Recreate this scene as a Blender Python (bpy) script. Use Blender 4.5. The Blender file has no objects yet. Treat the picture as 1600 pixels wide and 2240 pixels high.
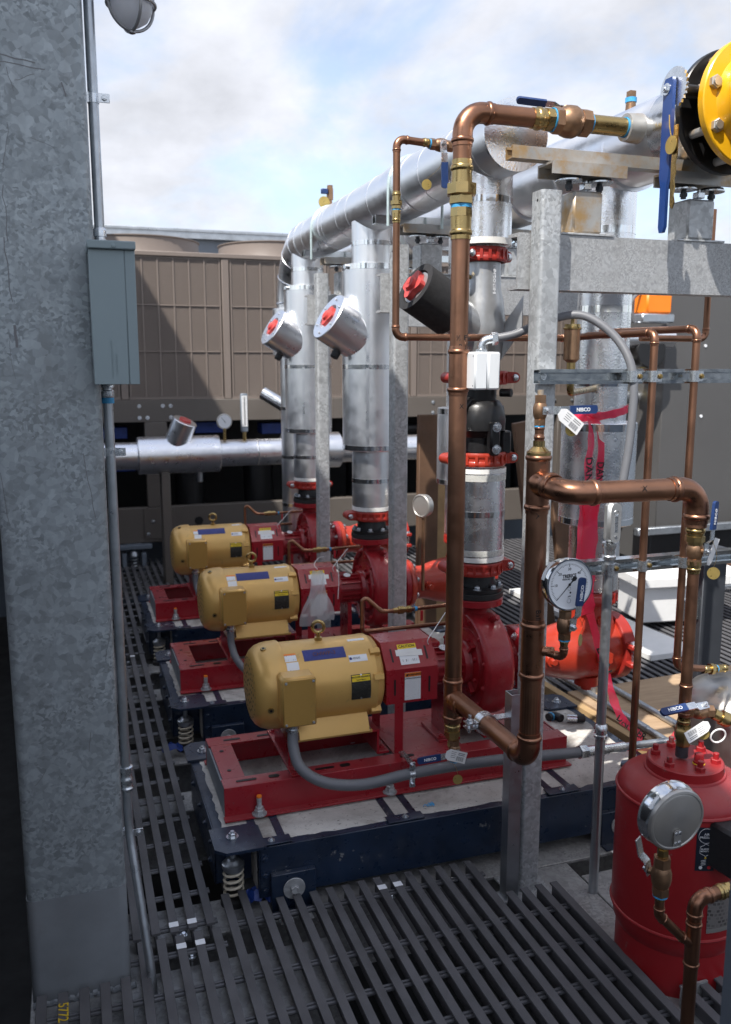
import bpy, bmesh, math, random
from mathutils import Vector, Matrix
R = math.radians
rnd = random.Random(7)
scene = bpy.context.scene
col = scene.collection

# ---------------------------------------------------------------- camera, sky, sun, exposure
# world axes: X along the pump shafts (to the right), Y away down the aisle, Z up; grating top is z = 0
cam_d = bpy.data.cameras.new('camera'); cam = bpy.data.objects.new('camera', cam_d); col.objects.link(cam)
cam.location = (0, 0, 1.56)
cam.rotation_euler = (R(90 - 9.56), 0, R(-18.695))
cam_d.sensor_fit = 'VERTICAL'; cam_d.sensor_height = 36; cam_d.lens = 30.536
cam_d.clip_start = .05; cam_d.clip_end = 2000
cam_d.dof.use_dof = True; cam_d.dof.focus_distance = 2.45; cam_d.dof.aperture_fstop = 4.5
scene.camera = cam

SUN = Vector((-1.0, -.85, 1.8)).normalized()          # towards the sun
world = bpy.data.worlds.new('World'); scene.world = world; world.use_nodes = True
wn = world.node_tree; wn.nodes.clear()
def N(t, typ, **k):
    n = t.nodes.new(typ)
    for a, b in k.items():
        if a == 'i':
            for kk, vv in b.items(): n.inputs[kk].default_value = vv
        else: setattr(n, a, b)
    return n
def Lk(t, a, ao, b, bi): t.links.new(a.outputs[ao], b.inputs[bi])
sky = N(wn, 'ShaderNodeTexSky', sky_type='NISHITA', sun_disc=False, sun_elevation=math.asin(SUN.z),
        sun_rotation=math.atan2(SUN.x, SUN.y), air_density=1.0, dust_density=1.2, ozone_density=1.6)
bg1 = N(wn, 'ShaderNodeBackground', i={'Strength': .11}); Lk(wn, sky, 0, bg1, 0)
bg2 = N(wn, 'ShaderNodeBackground', i={'Color': (.895, .92, 1.0, 1), 'Strength': .92})
tc = N(wn, 'ShaderNodeTexCoord'); sep = N(wn, 'ShaderNodeSeparateXYZ'); Lk(wn, tc, 'Generated', sep, 0)
zz = N(wn, 'ShaderNodeMath', operation='ADD', i={1: .30}); Lk(wn, sep, 2, zz, 0)
za = N(wn, 'ShaderNodeMath', operation='MAXIMUM', i={1: .12}); Lk(wn, zz, 0, za, 0)
dx = N(wn, 'ShaderNodeMath', operation='DIVIDE'); Lk(wn, sep, 0, dx, 0); Lk(wn, za, 0, dx, 1)
dy = N(wn, 'ShaderNodeMath', operation='DIVIDE'); Lk(wn, sep, 1, dy, 0); Lk(wn, za, 0, dy, 1)
cmb = N(wn, 'ShaderNodeCombineXYZ'); Lk(wn, dx, 0, cmb, 0); Lk(wn, dy, 0, cmb, 1)
mp = N(wn, 'ShaderNodeMapping'); mp.inputs['Location'].default_value = (3.1, 1.7, 0); mp.inputs['Scale'].default_value = (1.0, .8, 1)
Lk(wn, cmb, 0, mp, 0)
n1 = N(wn, 'ShaderNodeTexNoise', i={'Scale': 1.7, 'Detail': 9, 'Roughness': .60, 'Distortion': .5}); Lk(wn, mp, 0, n1, 'Vector')
rmp = N(wn, 'ShaderNodeMapRange', interpolation_type='SMOOTHSTEP', i={1: .38, 2: .60, 3: .36, 4: 1.0}); Lk(wn, n1, 0, rmp, 0)
n2 = N(wn, 'ShaderNodeTexNoise', i={'Scale': 3.2, 'Detail': 6, 'Roughness': .6}); Lk(wn, mp, 0, n2, 'Vector')
cr = N(wn, 'ShaderNodeMapRange', i={1: .3, 2: .72, 3: .36, 4: .54}); Lk(wn, n2, 0, cr, 0)
st = N(wn, 'ShaderNodeMath', operation='MULTIPLY', i={1: .92}); Lk(wn, cr, 0, st, 0); Lk(wn, st, 0, bg2, 'Strength')
mixw = N(wn, 'ShaderNodeMixShader'); Lk(wn, rmp, 0, mixw, 0); Lk(wn, bg1, 0, mixw, 1); Lk(wn, bg2, 0, mixw, 2)
wo = N(wn, 'ShaderNodeOutputWorld'); Lk(wn, mixw, 0, wo, 0)

sun_d = bpy.data.lights.new('sun', 'SUN'); sun_d.energy = 2.8; sun_d.angle = R(.55); sun_d.color = (1, .955, .89)
sun = bpy.data.objects.new('sun', sun_d); col.objects.link(sun)
sun.rotation_euler = SUN.to_track_quat('Z', 'Y').to_euler(); sun.location = (-20, -17, 40)

vs = scene.view_settings
vs.view_transform = 'Standard'; vs.look = 'None'; vs.exposure = 1.26; vs.gamma = 1.0; vs.use_curve_mapping = False
scene.cycles.use_denoising = True
scene.cycles.max_bounces = 8; scene.cycles.glossy_bounces = 5; scene.cycles.sample_clamp_indirect = 6.0
# ---------------------------------------------------------------- helpers
def V(*a): return Vector(a[0]) if len(a) == 1 else Vector(a)
def basis(axis, ref=None):
    a = V(axis).normalized()
    if ref is None: ref = Vector((0, 0, 1)) if abs(a.z) < .9 else Vector((1, 0, 0))
    u = V(ref) - a * V(ref).dot(a); u.normalize()
    return u, a.cross(u), a
ONE_BY_ONE = {'bolts': 'bolt', 'pedestal_bolts': 'bolt', 'cover_bolts': 'bolt', 'flange_bolts': 'bolt', 'coupling_bolts': 'bolt', 'foot_bolts': 'bolt', 'lug_bolts': 'bolt', 'hex_bolts': 'bolt', 'cross_plates': 'cross_plate',
    'bell_lugs': 'bell_lug', 'tie_rods': 'tie_rod', 'cover_ribs': 'cover_rib', 'lugs': 'lug', 'plugs': 'plug', 'frame_rails': 'frame_rail', 'zip_ties': 'zip_tie'}
SMALL = {'slots', 'guard_slots', 'vent_holes', 'cover_screws', 'screw_slots', 'rivets', 'scale_ticks', 'dial_marks', 'dial_ticks', 'print', 'label_print', 'bead_chain', 'scratches', 'screws', 'rim_screws', 'cover_marks', 'weld_bead'}
class MB:
    def __init__(s): s.v = []; s.f = []; s.mi = []; s.cur = 0; s.marks = []
    def part(s): s.marks.append(len(s.v)); return s
    def add(s, vs_, fs):
        b = len(s.v); s.v += [tuple(v) for v in vs_]
        for f in fs: s.f.append([b + i for i in f]); s.mi.append(s.cur)
        return s
    def box(s, x0, x1, y0, y1, z0, z1, b=0., M=None):
        c = V((x0+x1)/2, (y0+y1)/2, (z0+z1)/2); h = (abs(x1-x0)/2, abs(y1-y0)/2, abs(z1-z0)/2)
        b = min(b, min(h)*.9)
        vs_ = []; ix = {}
        S = [(i, j, k) for i in (-1, 1) for j in (-1, 1) for k in (-1, 1)]
        if b <= 0:
            for q in S: ix[q] = len(vs_); vs_.append(c + V(q[0]*h[0], q[1]*h[1], q[2]*h[2]))
            fs = []
            for a in range(3):
                o, p = [t for t in range(3) if t != a]
                for sg in (-1, 1):
                    r = []
                    for (m, n) in ((-1, -1), (1, -1), (1, 1), (-1, 1)):
                        q = [0]*3; q[a] = sg; q[o] = m; q[p] = n; r.append(ix[tuple(q)])
                    fs.append(r)
        else:
            for q in S:
                for a in range(3):
                    w = [q[t]*(h[t] - (0 if t == a else b)) for t in range(3)]
                    ix[(q, a)] = len(vs_); vs_.append(c + V(w))
            fs = []
            for a in range(3):
                o, p = [t for t in range(3) if t != a]
                for sg in (-1, 1):
                    r = []
                    for (m, n) in ((-1, -1), (1, -1), (1, 1), (-1, 1)):
                        q = [0]*3; q[a] = sg; q[o] = m; q[p] = n; r.append(ix[(tuple(q), a)])
                    fs.append(r)
            for a in range(3):
                o, p = [t for t in range(3) if t != a]
                for m in (-1, 1):
                    for n in (-1, 1):
                        q0 = [0]*3; q0[o] = m; q0[p] = n; q1 = list(q0); q0[a] = -1; q1[a] = 1
                        q0, q1 = tuple(q0), tuple(q1)
                        fs.append([ix[(q0, o)], ix[(q1, o)], ix[(q1, p)], ix[(q0, p)]])
            for q in S: fs.append([ix[(q, 0)], ix[(q, 1)], ix[(q, 2)]])
        if M is not None: vs_ = [M @ v for v in vs_]
        return s.add(vs_, fs)
    def cbox(s, c, sz, b=0., M=None):
        return s.box(c[0]-sz[0]/2, c[0]+sz[0]/2, c[1]-sz[1]/2, c[1]+sz[1]/2, c[2]-sz[2]/2, c[2]+sz[2]/2, b, M)
    def lathe(s, o, axis, prof, n=24, ref=None, a0=0., a1=360.):
        u, w, a = basis(axis, ref); o = V(o)
        full = abs(a1-a0) > 359.9; m = n if full else n+1
        rows = []; vs_ = []; fs = []
        for (t, r) in prof:
            if r < 1e-6: rows.append([len(vs_)]); vs_.append(o + a*t)
            else:
                row = []
                for i in range(m):
                    th = R(a0 + (a1-a0)*i/n); row.append(len(vs_)); vs_.append(o + a*t + (u*math.cos(th) + w*math.sin(th))*r)
                rows.append(row)
        for A, B in zip(rows, rows[1:]):
            for i in range(n):
                j = (i+1) % m if full else i+1
                if len(A) == 1 and len(B) == 1: continue
                if len(A) == 1: fs.append([A[0], B[i], B[j]])
                elif len(B) == 1: fs.append([A[i], A[j], B[0]])
                else: fs.append([A[i], A[j], B[j], B[i]])
        return s.add(vs_, fs)
    def cyl(s, p0, p1, r, r2=None, n=20, b=0.):
        p0, p1 = V(p0), V(p1); L = (p1-p0).length; r2 = r if r2 is None else r2
        if b: pr = [(0, 0), (0, r-b), (b, r), (L-b, r2), (L, r2-b), (L, 0)]
        else: pr = [(0, 0), (0, r), (L, r2), (L, 0)]
        return s.lathe(p0, p1-p0, pr, n)
    def hexa(s, p, axis, r, h, ref=None):
        return s.lathe(p, axis, [(0, 0), (0, r), (h*.85, r), (h, r*.86), (h, 0)], 6, ref)
    def bolt(s, p, axis, r=.008, h=.006, washer=True):
        s.part(); a = V(axis).normalized(); p = V(p)
        if washer: s.cyl(p, p + a*.002, r*1.55, n=16); p = p + a*.002
        s.hexa(p, a, r, h); s.cyl(p + a*h*.98, p + a*(h+.003), r*.5, n=10)
        return s
    def tube(s, path, r, n=14, closed=False, caps=True):
        P = [V(p) for p in path]; k = len(P)
        rr = r if isinstance(r, (list, tuple)) else [r]*k
        T = []
        for i in range(k):
            if closed: t = P[(i+1) % k] - P[i-1]
            else: t = P[min(i+1, k-1)] - P[max(i-1, 0)]
            T.append(t.normalized())
        u, w, a = basis(T[0]); vs_ = []; fs = []
        for i in range(k):
            if i:
                ax = T[i-1].cross(T[i])
                if ax.length > 1e-9:
                    q = Matrix.Rotation(T[i-1].angle(T[i]), 3, ax.normalized()); u = q @ u
                u = (u - T[i]*u.dot(T[i])).normalized()
            w = T[i].cross(u)
            for j in range(n):
                th = 2*math.pi*j/n; vs_.append(P[i] + (u*math.cos(th) + w*math.sin(th))*rr[i])
        for i in range(k if closed else k-1):
            for j in range(n):
                a_, b_ = i*n+j, i*n+(j+1) % n; c_, d_ = ((i+1) % k)*n+(j+1) % n, ((i+1) % k)*n+j
                fs.append([a_, b_, c_, d_])
        if caps and not closed: fs.append(list(range(n))[::-1]); fs.append([(k-1)*n+j for j in range(n)])
        return s.add(vs_, fs)
    def ring(s, c, axis, Rr, r, n=32, m=10, a0=0, a1=360, ref=None):
        u, w, a = basis(axis, ref); full = abs(a1-a0) > 359
        pts = [V(c) + (u*math.cos(R(a0+(a1-a0)*i/n)) + w*math.sin(R(a0+(a1-a0)*i/n)))*Rr for i in range(n if full else n+1)]
        return s.tube(pts, r, m, closed=full)
    def prism(s, poly, o, ux, uy, d):
        o, ux, uy, d = V(o), V(ux), V(uy), V(d); k = len(poly)
        vs_ = [o + ux*p[0] + uy*p[1] for p in poly] + [o + ux*p[0] + uy*p[1] + d for p in poly]
        fs = [list(range(k))[::-1], list(range(k, 2*k))] + [[i, (i+1) % k, k+(i+1) % k, k+i] for i in range(k)]
        return s.add(vs_, fs)
    def patch(s, x0, x1, a0, a1, yc, zc, r, n=8, th=.0012):
        # a thin curved plate on a cylinder lying along X; angle 0 is the top, 90 faces -Y
        vs_ = []; fs = []
        for rr in (r, r+th):
            for i in range(n+1):
                a = R(a0+(a1-a0)*i/n)
                for x in (x0, x1): vs_.append((x, yc - rr*math.sin(a), zc + rr*math.cos(a)))
        K = 2*(n+1)
        for i in range(n):
            b = 2*i
            fs += [[b, b+1, b+3, b+2], [K+b, K+b+2, K+b+3, K+b+1], [b, b+2, K+b+2, K+b], [b+1, K+b+1, K+b+3, b+3]]
        fs += [[0, K, K+1, 1], [2*n, 2*n+1, K+2*n+1, K+2*n]]
        return s.add(vs_, fs)
    def build(s, name, mat_, parent=None, ang=38, loc=None, kind=None):
        if name in ONE_BY_ONE and len(s.marks) > 1:
            cuts = s.marks + [len(s.v)]; cuts[0] = 0; last = None
            for a, b in zip(cuts, cuts[1:]):
                q = MB(); q.v = s.v[a:b]; q.f = [[i-a for i in f] for f in s.f if a <= f[0] < b]; q.mi = [0]*len(q.f); last = q.build(ONE_BY_ONE[name], mat_, parent, ang)
            return last
        if name in SMALL: kind = 'stuff'
        me = bpy.data.meshes.new(name)
        o_ = V(wloc(parent)) if parent is not None else (V(loc) if loc is not None else V(0, 0, 0))
        me.from_pydata([V(v) - o_ for v in s.v], [], s.f)
        mats = mat_ if isinstance(mat_, (list, tuple)) else [mat_]
        for m in mats: me.materials.append(MT[m])
        if len(mats) > 1: me.polygons.foreach_set('material_index', s.mi)
        bm = bmesh.new(); bm.from_mesh(me); bmesh.ops.recalc_face_normals(bm, faces=bm.faces); bm.to_mesh(me); bm.free()
        me.polygons.foreach_set('use_smooth', [True]*len(me.polygons)); me.set_sharp_from_angle(angle=R(ang))
        ob = bpy.data.objects.new(name, me); col.objects.link(ob)
        if parent is not None: ob.parent = parent
        else: ob.location = o_
        if kind: ob['kind'] = kind
        return ob
def wloc(o):
    l = V(0, 0, 0)
    while o is not None: l = l + o.location; o = o.parent
    return l
def tag(o, label, cat, group=None):
    o['label'] = label; o['category'] = cat
    if group: o['group'] = group
    return o
def thing(name, label, cat, loc=(0, 0, 0), group=None):
    o = bpy.data.objects.new(name, None); col.objects.link(o); o.location = loc; o.empty_display_size = .05
    return tag(o, label, cat, group)
def struct(o): o['kind'] = 'structure'; return o
def dup(root, off, label=None, parent=None):
    r = root.copy(); col.objects.link(r); r.parent = parent
    if parent is None: r.location = V(root.location) + V(off)
    if label: r['label'] = label
    for ch in list(root.children): dup(ch, off, None, r)
    return r
def fillet(pts, rad, seg=8):
    P = [V(p) for p in pts]; out = [P[0]]
    for i in range(1, len(P)-1):
        rd = rad[i-1] if isinstance(rad, (list, tuple)) else rad
        a = (P[i-1]-P[i]).normalized(); b = (P[i+1]-P[i]).normalized(); an = a.angle(b)
        d = min(rd/math.tan(an/2), (P[i-1]-P[i]).length*.98, (P[i+1]-P[i]).length*.98)
        rr = d*math.tan(an/2); cc = P[i] + (a+b).normalized()*(rr/math.sin(an/2))
        s0 = P[i]+a*d - cc; s1 = P[i]+b*d - cc; ax = s0.cross(s1); tot = s0.angle(s1)
        if ax.length < 1e-12: out.append(P[i]); continue
        for k in range(seg+1): out.append(cc + Matrix.Rotation(tot*k/seg, 3, ax.normalized()) @ s0)
    out.append(P[-1]); return out
def spline(pts, seg=10):
    P = [V(p) for p in pts]; out = []
    for i in range(len(P)-1):
        p0 = P[max(i-1, 0)]; p1 = P[i]; p2 = P[i+1]; p3 = P[min(i+2, len(P)-1)]
        for k in range(seg):
            t = k/seg
            out.append(.5*((2*p1) + (p2-p0)*t + (2*p0-5*p1+4*p2-p3)*t*t + (3*p1-p0-3*p2+p3)*t**3))
    out.append(P[-1]); return out
def resample(path, step):
    out = [path[0]]; acc = 0
    for a, b in zip(path, path[1:]):
        L = (b-a).length; t = step - acc
        while t <= L: out.append(a + (b-a)*(t/L)); t += step
        acc = (acc + L) % step
    return out
def text(txt, size, mat_, parent, o, ux, uy, name='lettering', align='CENTER', bold=0., sx=1.):
    # flat lettering: o is the centre of the line, ux the reading direction, uy the up direction
    cu = bpy.data.curves.new('txt', 'FONT'); cu.body = txt; cu.size = size; cu.align_x = align; cu.align_y = 'CENTER'
    cu.offset = bold*size; cu.resolution_u = 2; cu.extrude = .0002
    ob = bpy.data.objects.new('txt', cu); col.objects.link(ob)
    me = bpy.data.meshes.new_from_object(ob.evaluated_get(bpy.context.evaluated_depsgraph_get()))
    bpy.data.objects.remove(ob); bpy.data.curves.remove(cu)
    u = V(ux).normalized(); w = (V(uy) - u*V(uy).dot(u)).normalized(); nn = u.cross(w); base = V(o) - wloc(parent)
    for v in me.vertices: v.co = base + u*v.co.x*sx + w*v.co.y + nn*(v.co.z+.0002)
    me.materials.clear(); me.materials.append(MT[mat_]); me.name = name
    t = bpy.data.objects.new(name, me); col.objects.link(t); t.parent = parent
    return t

# ---------------------------------------------------------------- materials (all procedural)
MT = {}
def newmat(name):
    m = bpy.data.materials.new(name); m.use_nodes = True; t = m.node_tree; t.nodes.clear()
    b = N(t, 'ShaderNodeBsdfPrincipled'); o = N(t, 'ShaderNodeOutputMaterial'); Lk(t, b, 0, o, 0)
    tc_ = N(t, 'ShaderNodeTexCoord'); oi = N(t, 'ShaderNodeObjectInfo')
    mu = N(t, 'ShaderNodeVectorMath', operation='SCALE', i={0: (13.1, 7.7, 5.3)}); Lk(t, oi, 'Random', mu, 'Scale')
    ad = N(t, 'ShaderNodeVectorMath', operation='ADD'); Lk(t, tc_, 'Object', ad, 0); Lk(t, mu, 0, ad, 1)
    MT[name] = m
    return t, b, ad
def noise(t, vec, sc, det=5, ro=.55, dist=0.):
    n = N(t, 'ShaderNodeTexNoise', i={'Scale': sc, 'Detail': det, 'Roughness': ro, 'Distortion': dist}); Lk(t, vec, 0, n, 'Vector'); return n
def rng(t, src, so, a, b, c, d, smooth=False):
    m = N(t, 'ShaderNodeMapRange', i={1: a, 2: b, 3: c, 4: d})
    if smooth: m.interpolation_type = 'SMOOTHSTEP'
    Lk(t, src, so, m, 0); return m
def mixc(t, fac, c1, c2, typ='MIX'):
    m = N(t, 'ShaderNodeMix', data_type='RGBA', blend_type=typ)
    if fac is None: m.inputs[0].default_value = 1
    else: Lk(t, fac, 0, m, 0)
    for i, c in ((6, c1), (7, c2)):
        if isinstance(c, tuple): m.inputs[i].default_value = (c[0], c[1], c[2], 1)
        else: t.links.new(c, m.inputs[i])
    return m
def mat(name, c, metal=0., rough=.5, var=.15, vsc=9., rv=.12, bump=0., bs=300., bd=.001, coat=0., dirt=0., dcol=(.09, .07, .055), dsc=14., spec=.5, aniso=0., dust=0., chips=0., chipc=(.16, .15, .15), dlo=.52):
    t, b, vec = newmat(name)
    n = noise(t, vec, vsc); f = rng(t, n, 0, .28, .72, 1-var, 1+var)
    cc = N(t, 'ShaderNodeVectorMath', operation='SCALE', i={0: c}); Lk(t, f, 0, cc, 'Scale')
    out = cc.outputs[0]
    if dirt > 0:
        d1 = noise(t, vec, dsc, 8, .68); fac = rng(t, d1, 0, dlo, dlo+.22, 0, dirt, True)
        out = mixc(t, fac, out, dcol).outputs[2]
    if chips > 0:
        c1 = noise(t, vec, 42, 6, .7); c2 = noise(t, vec, 7, 3); mm = N(t, 'ShaderNodeMath', operation='MULTIPLY'); Lk(t, c1, 0, mm, 0); Lk(t, c2, 0, mm, 1)
        fac = rng(t, mm, 0, .37, .40, 0, chips, True); out = mixc(t, fac, out, chipc).outputs[2]
    if dust > 0:
        ge = N(t, 'ShaderNodeNewGeometry'); sz = N(t, 'ShaderNodeSeparateXYZ'); Lk(t, ge, 'Normal', sz, 0); up = rng(t, sz, 2, .25, 1., 0, 1, True)
        dn = noise(t, vec, 11, 7, .66); df = rng(t, dn, 0, .34, .70, .15, 1.); pm = N(t, 'ShaderNodeMath', operation='MULTIPLY'); Lk(t, up, 0, pm, 0); Lk(t, df, 0, pm, 1)
        pk = N(t, 'ShaderNodeMath', operation='MULTIPLY', i={1: dust}); Lk(t, pm, 0, pk, 0); out = mixc(t, pk, out, (.42, .38, .34)).outputs[2]
    t.links.new(out, b.inputs['Base Color'])
    n2 = noise(t, vec, vsc*3.3, 6, .6); rr = rng(t, n2, 0, .3, .7, max(.03, rough-rv), min(1, rough+rv)); Lk(t, rr, 0, b, 'Roughness')
    b.inputs['Metallic'].default_value = metal; b.inputs['Specular IOR Level'].default_value = spec
    if coat: b.inputs['Coat Weight'].default_value = coat; b.inputs['Coat Roughness'].default_value = .12
    if bump:
        n3 = noise(t, vec, bs, 3, .5); bp = N(t, 'ShaderNodeBump', i={'Strength': bump, 'Distance': bd}); Lk(t, n3, 0, bp, 'Height'); Lk(t, bp, 0, b, 'Normal')
    return t, b, vec
def galv(name, lo, hi, metal=.45, rough=.42, sc=46., stain=.25, tint=(.93, .98, 1.03)):
    t, b, vec = newmat(name)
    dn = noise(t, vec, 30, 2); dm = N(t, 'ShaderNodeVectorMath', operation='SCALE', i={'Scale': .022}); Lk(t, dn, 1, dm, 0)
    av = N(t, 'ShaderNodeVectorMath', operation='ADD'); Lk(t, vec, 0, av, 0); Lk(t, dm, 0, av, 1)
    v1 = N(t, 'ShaderNodeTexVoronoi', i={'Scale': sc, 'Randomness': 1.}); Lk(t, av, 0, v1, 'Vector')
    v2 = N(t, 'ShaderNodeTexVoronoi', i={'Scale': sc*.45, 'Randomness': 1.}); Lk(t, av, 0, v2, 'Vector')
    s1 = N(t, 'ShaderNodeSeparateColor'); Lk(t, v1, 'Color', s1, 0); s2 = N(t, 'ShaderNodeSeparateColor'); Lk(t, v2, 'Color', s2, 0)
    m = N(t, 'ShaderNodeMath', operation='MULTIPLY_ADD', i={1: .68}); Lk(t, s1, 0, m, 0)
    m2 = N(t, 'ShaderNodeMath', operation='MULTIPLY', i={1: .32}); Lk(t, s2, 0, m2, 0); Lk(t, m2, 0, m, 2)
    v3 = N(t, 'ShaderNodeTexVoronoi', i={'Scale': sc*2.1, 'Randomness': 1.}); Lk(t, av, 0, v3, 'Vector'); s3 = N(t, 'ShaderNodeSeparateColor'); Lk(t, v3, 'Color', s3, 0)
    bl = noise(t, vec, 9, 3); bf = rng(t, bl, 0, .42, .58, 0, 1, True); mz = N(t, 'ShaderNodeMix', data_type='FLOAT'); Lk(t, bf, 0, mz, 0); Lk(t, m, 0, mz, 2); Lk(t, s3, 0, mz, 3)
    f = rng(t, mz, 0, 0, 1, lo, hi)
    cc = N(t, 'ShaderNodeVectorMath', operation='SCALE', i={0: tint}); Lk(t, f, 0, cc, 'Scale')
    sm = N(t, 'ShaderNodeMapping'); sm.inputs['Scale'].default_value = (1, 1, .22); Lk(t, vec, 0, sm, 0)
    d1 = noise(t, sm, 9, 8, .68); fac = rng(t, d1, 0, .45, .8, 0, stain, True)
    mx = mixc(t, fac, cc.outputs[0], (lo*.75, lo*.72, lo*.68)); Lk(t, mx, 2, b, 'Base Color')
    rr = rng(t, s1, 1, 0, 1, rough-.1, rough+.14); Lk(t, rr, 0, b, 'Roughness'); b.inputs['Metallic'].default_value = metal
    n3 = noise(t, vec, 120, 3); bp = N(t, 'ShaderNodeBump', i={'Strength': .12, 'Distance': .001}); Lk(t, n3, 0, bp, 'Height'); Lk(t, bp, 0, b, 'Normal')
galv('galvanised_post', .225, .43, .36, .46, 64, .42, (.89, .99, 1.05))
galv('galvanised_steel', .34, .60, .45, .42, 60, .25, (.97, 1., 1.02))
galv('galvanised_beam', .30, .50, .35, .5, 130, .35, (.98, 1., 1.02))
galv('galvanised_plate', .24, .42, .3, .5, 70, .45, (1., 1., 1.))
mat('cold_zinc_paint', (.25, .27, .29), .25, .5, .2, 4, dirt=.3, dsc=5, dcol=(.20, .19, .19))
mat('zinc', (.66, .69, .72), .95, .28, .12, 40, .08)
mat('conduit_steel', (.47, .50, .53), .9, .36, .15, 14, .1)
mat('strut_steel', (.62, .64, .65), 1., .17, .10, 10, .06)
mat('rusty_steel', (.40, .395, .38), .5, .42, .2, 9, dirt=.85, dcol=(.40, .235, .07), dsc=8, dlo=.44)
mat('chrome', (.80, .81, .82), 1., .12, .05, 10, .06)
mat('brushed_steel', (.47, .455, .43), .75, .38, .06, 30, .05)
mat('stainless', (.50, .48, .45), 1., .38, .06, 4, .05)
mat('copper', (.295, .154, .097), 1., .42, .28, 4, .10, dirt=.5, dcol=(.20, .092, .05), dsc=4.5)
mat('copper_fitting', (.34, .172, .108), 1., .34, .2, 12, .10, dirt=.4, dcol=(.21, .098, .06), dsc=7)
mat('bronze', (.33, .20, .12), .9, .42, .18, 40, .1, bump=.25, bs=700, bd=.0006, dirt=.2, dcol=(.24, .14, .08), dsc=6)
mat('brass', (.44, .32, .14), 1., .30, .10, 14, .08)
mat('brass_tag', (.50, .37, .12), .7, .35, .10, 30, .1)
mat('gold_paint', (.68, .415, .125), .30, .34, .07, 5, .06, bump=.10, bs=260, bd=.0006, dirt=.10, dcol=(.40, .26, .10), dsc=5, dust=.12, chips=.25, chipc=(.25, .18, .08))
mat('gold_cover', (.50, .295, .078), .3, .38, .05, 5, .05, chips=.2, chipc=(.25, .18, .08))
mat('red_paint', (.31, .010, .019), 0., .33, .12, 6, .12, coat=.25, dirt=.25, dcol=(.20, .03, .03), dsc=6, dust=.10, chips=.5, chipc=(.15, .09, .08))
mat('red_cast', (.30, .009, .016), 0., .36, .12, 10, .1, bump=.4, bs=190, bd=.0014, coat=.25, dirt=.2, dcol=(.18, .02, .02), dsc=8, dust=.05, chips=.3)
mat('orange_paint', (.38, .034, .015), 0., .36, .1, 12, .1, bump=.2, bs=280, bd=.001, coat=.2)
mat('coupling_red', (.34, .026, .018), 0., .40, .12, 14, .1, bump=.25, bs=300, bd=.001, dirt=.2, dcol=(.14, .03, .02))
mat('tank_red', (.31, .013, .017), 0., .40, .08, 4, .10, bump=.16, bs=110, bd=.0012, dirt=.25, dcol=(.24, .05, .045), dsc=5, dust=.10, chips=.7, chipc=(.20, .13, .12))
mat('handle_red', (.50, .055, .05), 0., .5, .12, 20, dust=.2)
mat('navy_paint', (.010, .021, .046), 0., .34, .3, 10, .12, coat=.15, dirt=.22, dcol=(.07, .08, .09), dsc=11, dust=.05, chips=.6, chipc=(.25, .25, .25))
mat('black_iron', (.012, .012, .013), 0., .36, .2, 14, .1, bump=.15, bs=260, bd=.001)
mat('black_rubber', (.016, .016, .017), 0., .62, .2, 14)
mat('black_foam', (.022, .022, .024), 0., .85, .2, 20, bump=.8, bs=500, bd=.002)
mat('black_plastic', (.018, .018, .02), 0., .5, .1, 14, bump=.2, bs=900, bd=.0004)
mat('dark_steel', (.05, .055, .065), .3, .45, .15, 8)
mat('dark_panel', (.030, .031, .034), .1, .55, .15, 3)
mat('roof_membrane', (.018, .018, .018), 0., .9, .3, 2.5)
mat('yellow_paint', (.80, .42, .012), 0., .32, .06, 8, .08, coat=.3, dirt=.10, dcol=(.10, .06, .02), dsc=34)
mat('lever_blue', (.008, .045, .20), 0., .35, .08, 20, .08, coat=.3)
mat('grip_blue', (.010, .035, .13), 0., .45, .08, 20)
mat('tape_blue', (.035, .045, .20), 0., .6, .1, 30, bump=.2, bs=300)
mat('gel_blue', (.05, .33, .62), 0., .5, .2, 60)
mat('strap_band', (.55, .66, .66), .5, .4, .1, 10)
mat('box_grey', (.235, .295, .315), 0., .42, .04, 3, .06, bump=.05, bs=600)
mat('flex_grey', (.15, .155, .17), 0., .42, .08, 10, .08)
mat('switch_white', (.72, .75, .78), 0., .4, .03, 4)
mat('white_plastic', (.80, .80, .80), 0., .35, .03, 10)
mat('foam_white', (.70, .70, .69), 0., .7, .04, 12, bump=.3, bs=220)
mat('white_tape', (.78, .77, .74), 0., .55, .06, 20)
mat('clear_tape', (.62, .62, .58), .2, .3, .1, 30)
mat('yellow_line', (.60, .48, .12), 0., .6, .1, 20)
mat('ink_black', (.012, .012, .014), 0., .6, .05, 20)
mat('ink_white', (.80, .82, .85), 0., .5, .03, 20)
mat('ink_yellow', (.62, .42, .02), 0., .5, .15, 60)
mat('ink_grey', (.16, .16, .17), 0., .5, .05, 20)
mat('label_orange', (.85, .22, .02), 0., .5, .04, 20)
mat('label_yellow', (.85, .60, .02), 0., .5, .04, 20)
mat('label_red', (.50, .02, .03), 0., .5, .04, 20)
mat('name_plate', (.018, .018, .016), .3, .4, .2, 60)
mat('label_navy', (.010, .016, .03), 0., .4, .1, 20)
mat('tan_paint', (.195, .160, .139), 0., .48, .05, 2.5, .06, dirt=.12, dcol=(.16, .13, .11), dsc=6)
mat('tan_dark', (.115, .10, .088), 0., .5, .08, 2.5, dirt=.2, dcol=(.08, .07, .06), dsc=5)
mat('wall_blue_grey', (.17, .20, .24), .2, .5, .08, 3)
mat('cabinet_grey', (.095, .093, .092), .1, .45, .05, 2, .06)
mat('spring_cream', (.62, .56, .44), 0., .45, .08, 20, dirt=.15)
mat('wood_plank', (.115, .062, .034), 0., .7, .3, 6, bump=.3, bs=90, dirt=.4, dcol=(.09, .05, .03), dsc=10)
mat('timber_edge', (.40, .265, .13), 0., .7, .2, 14)
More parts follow.
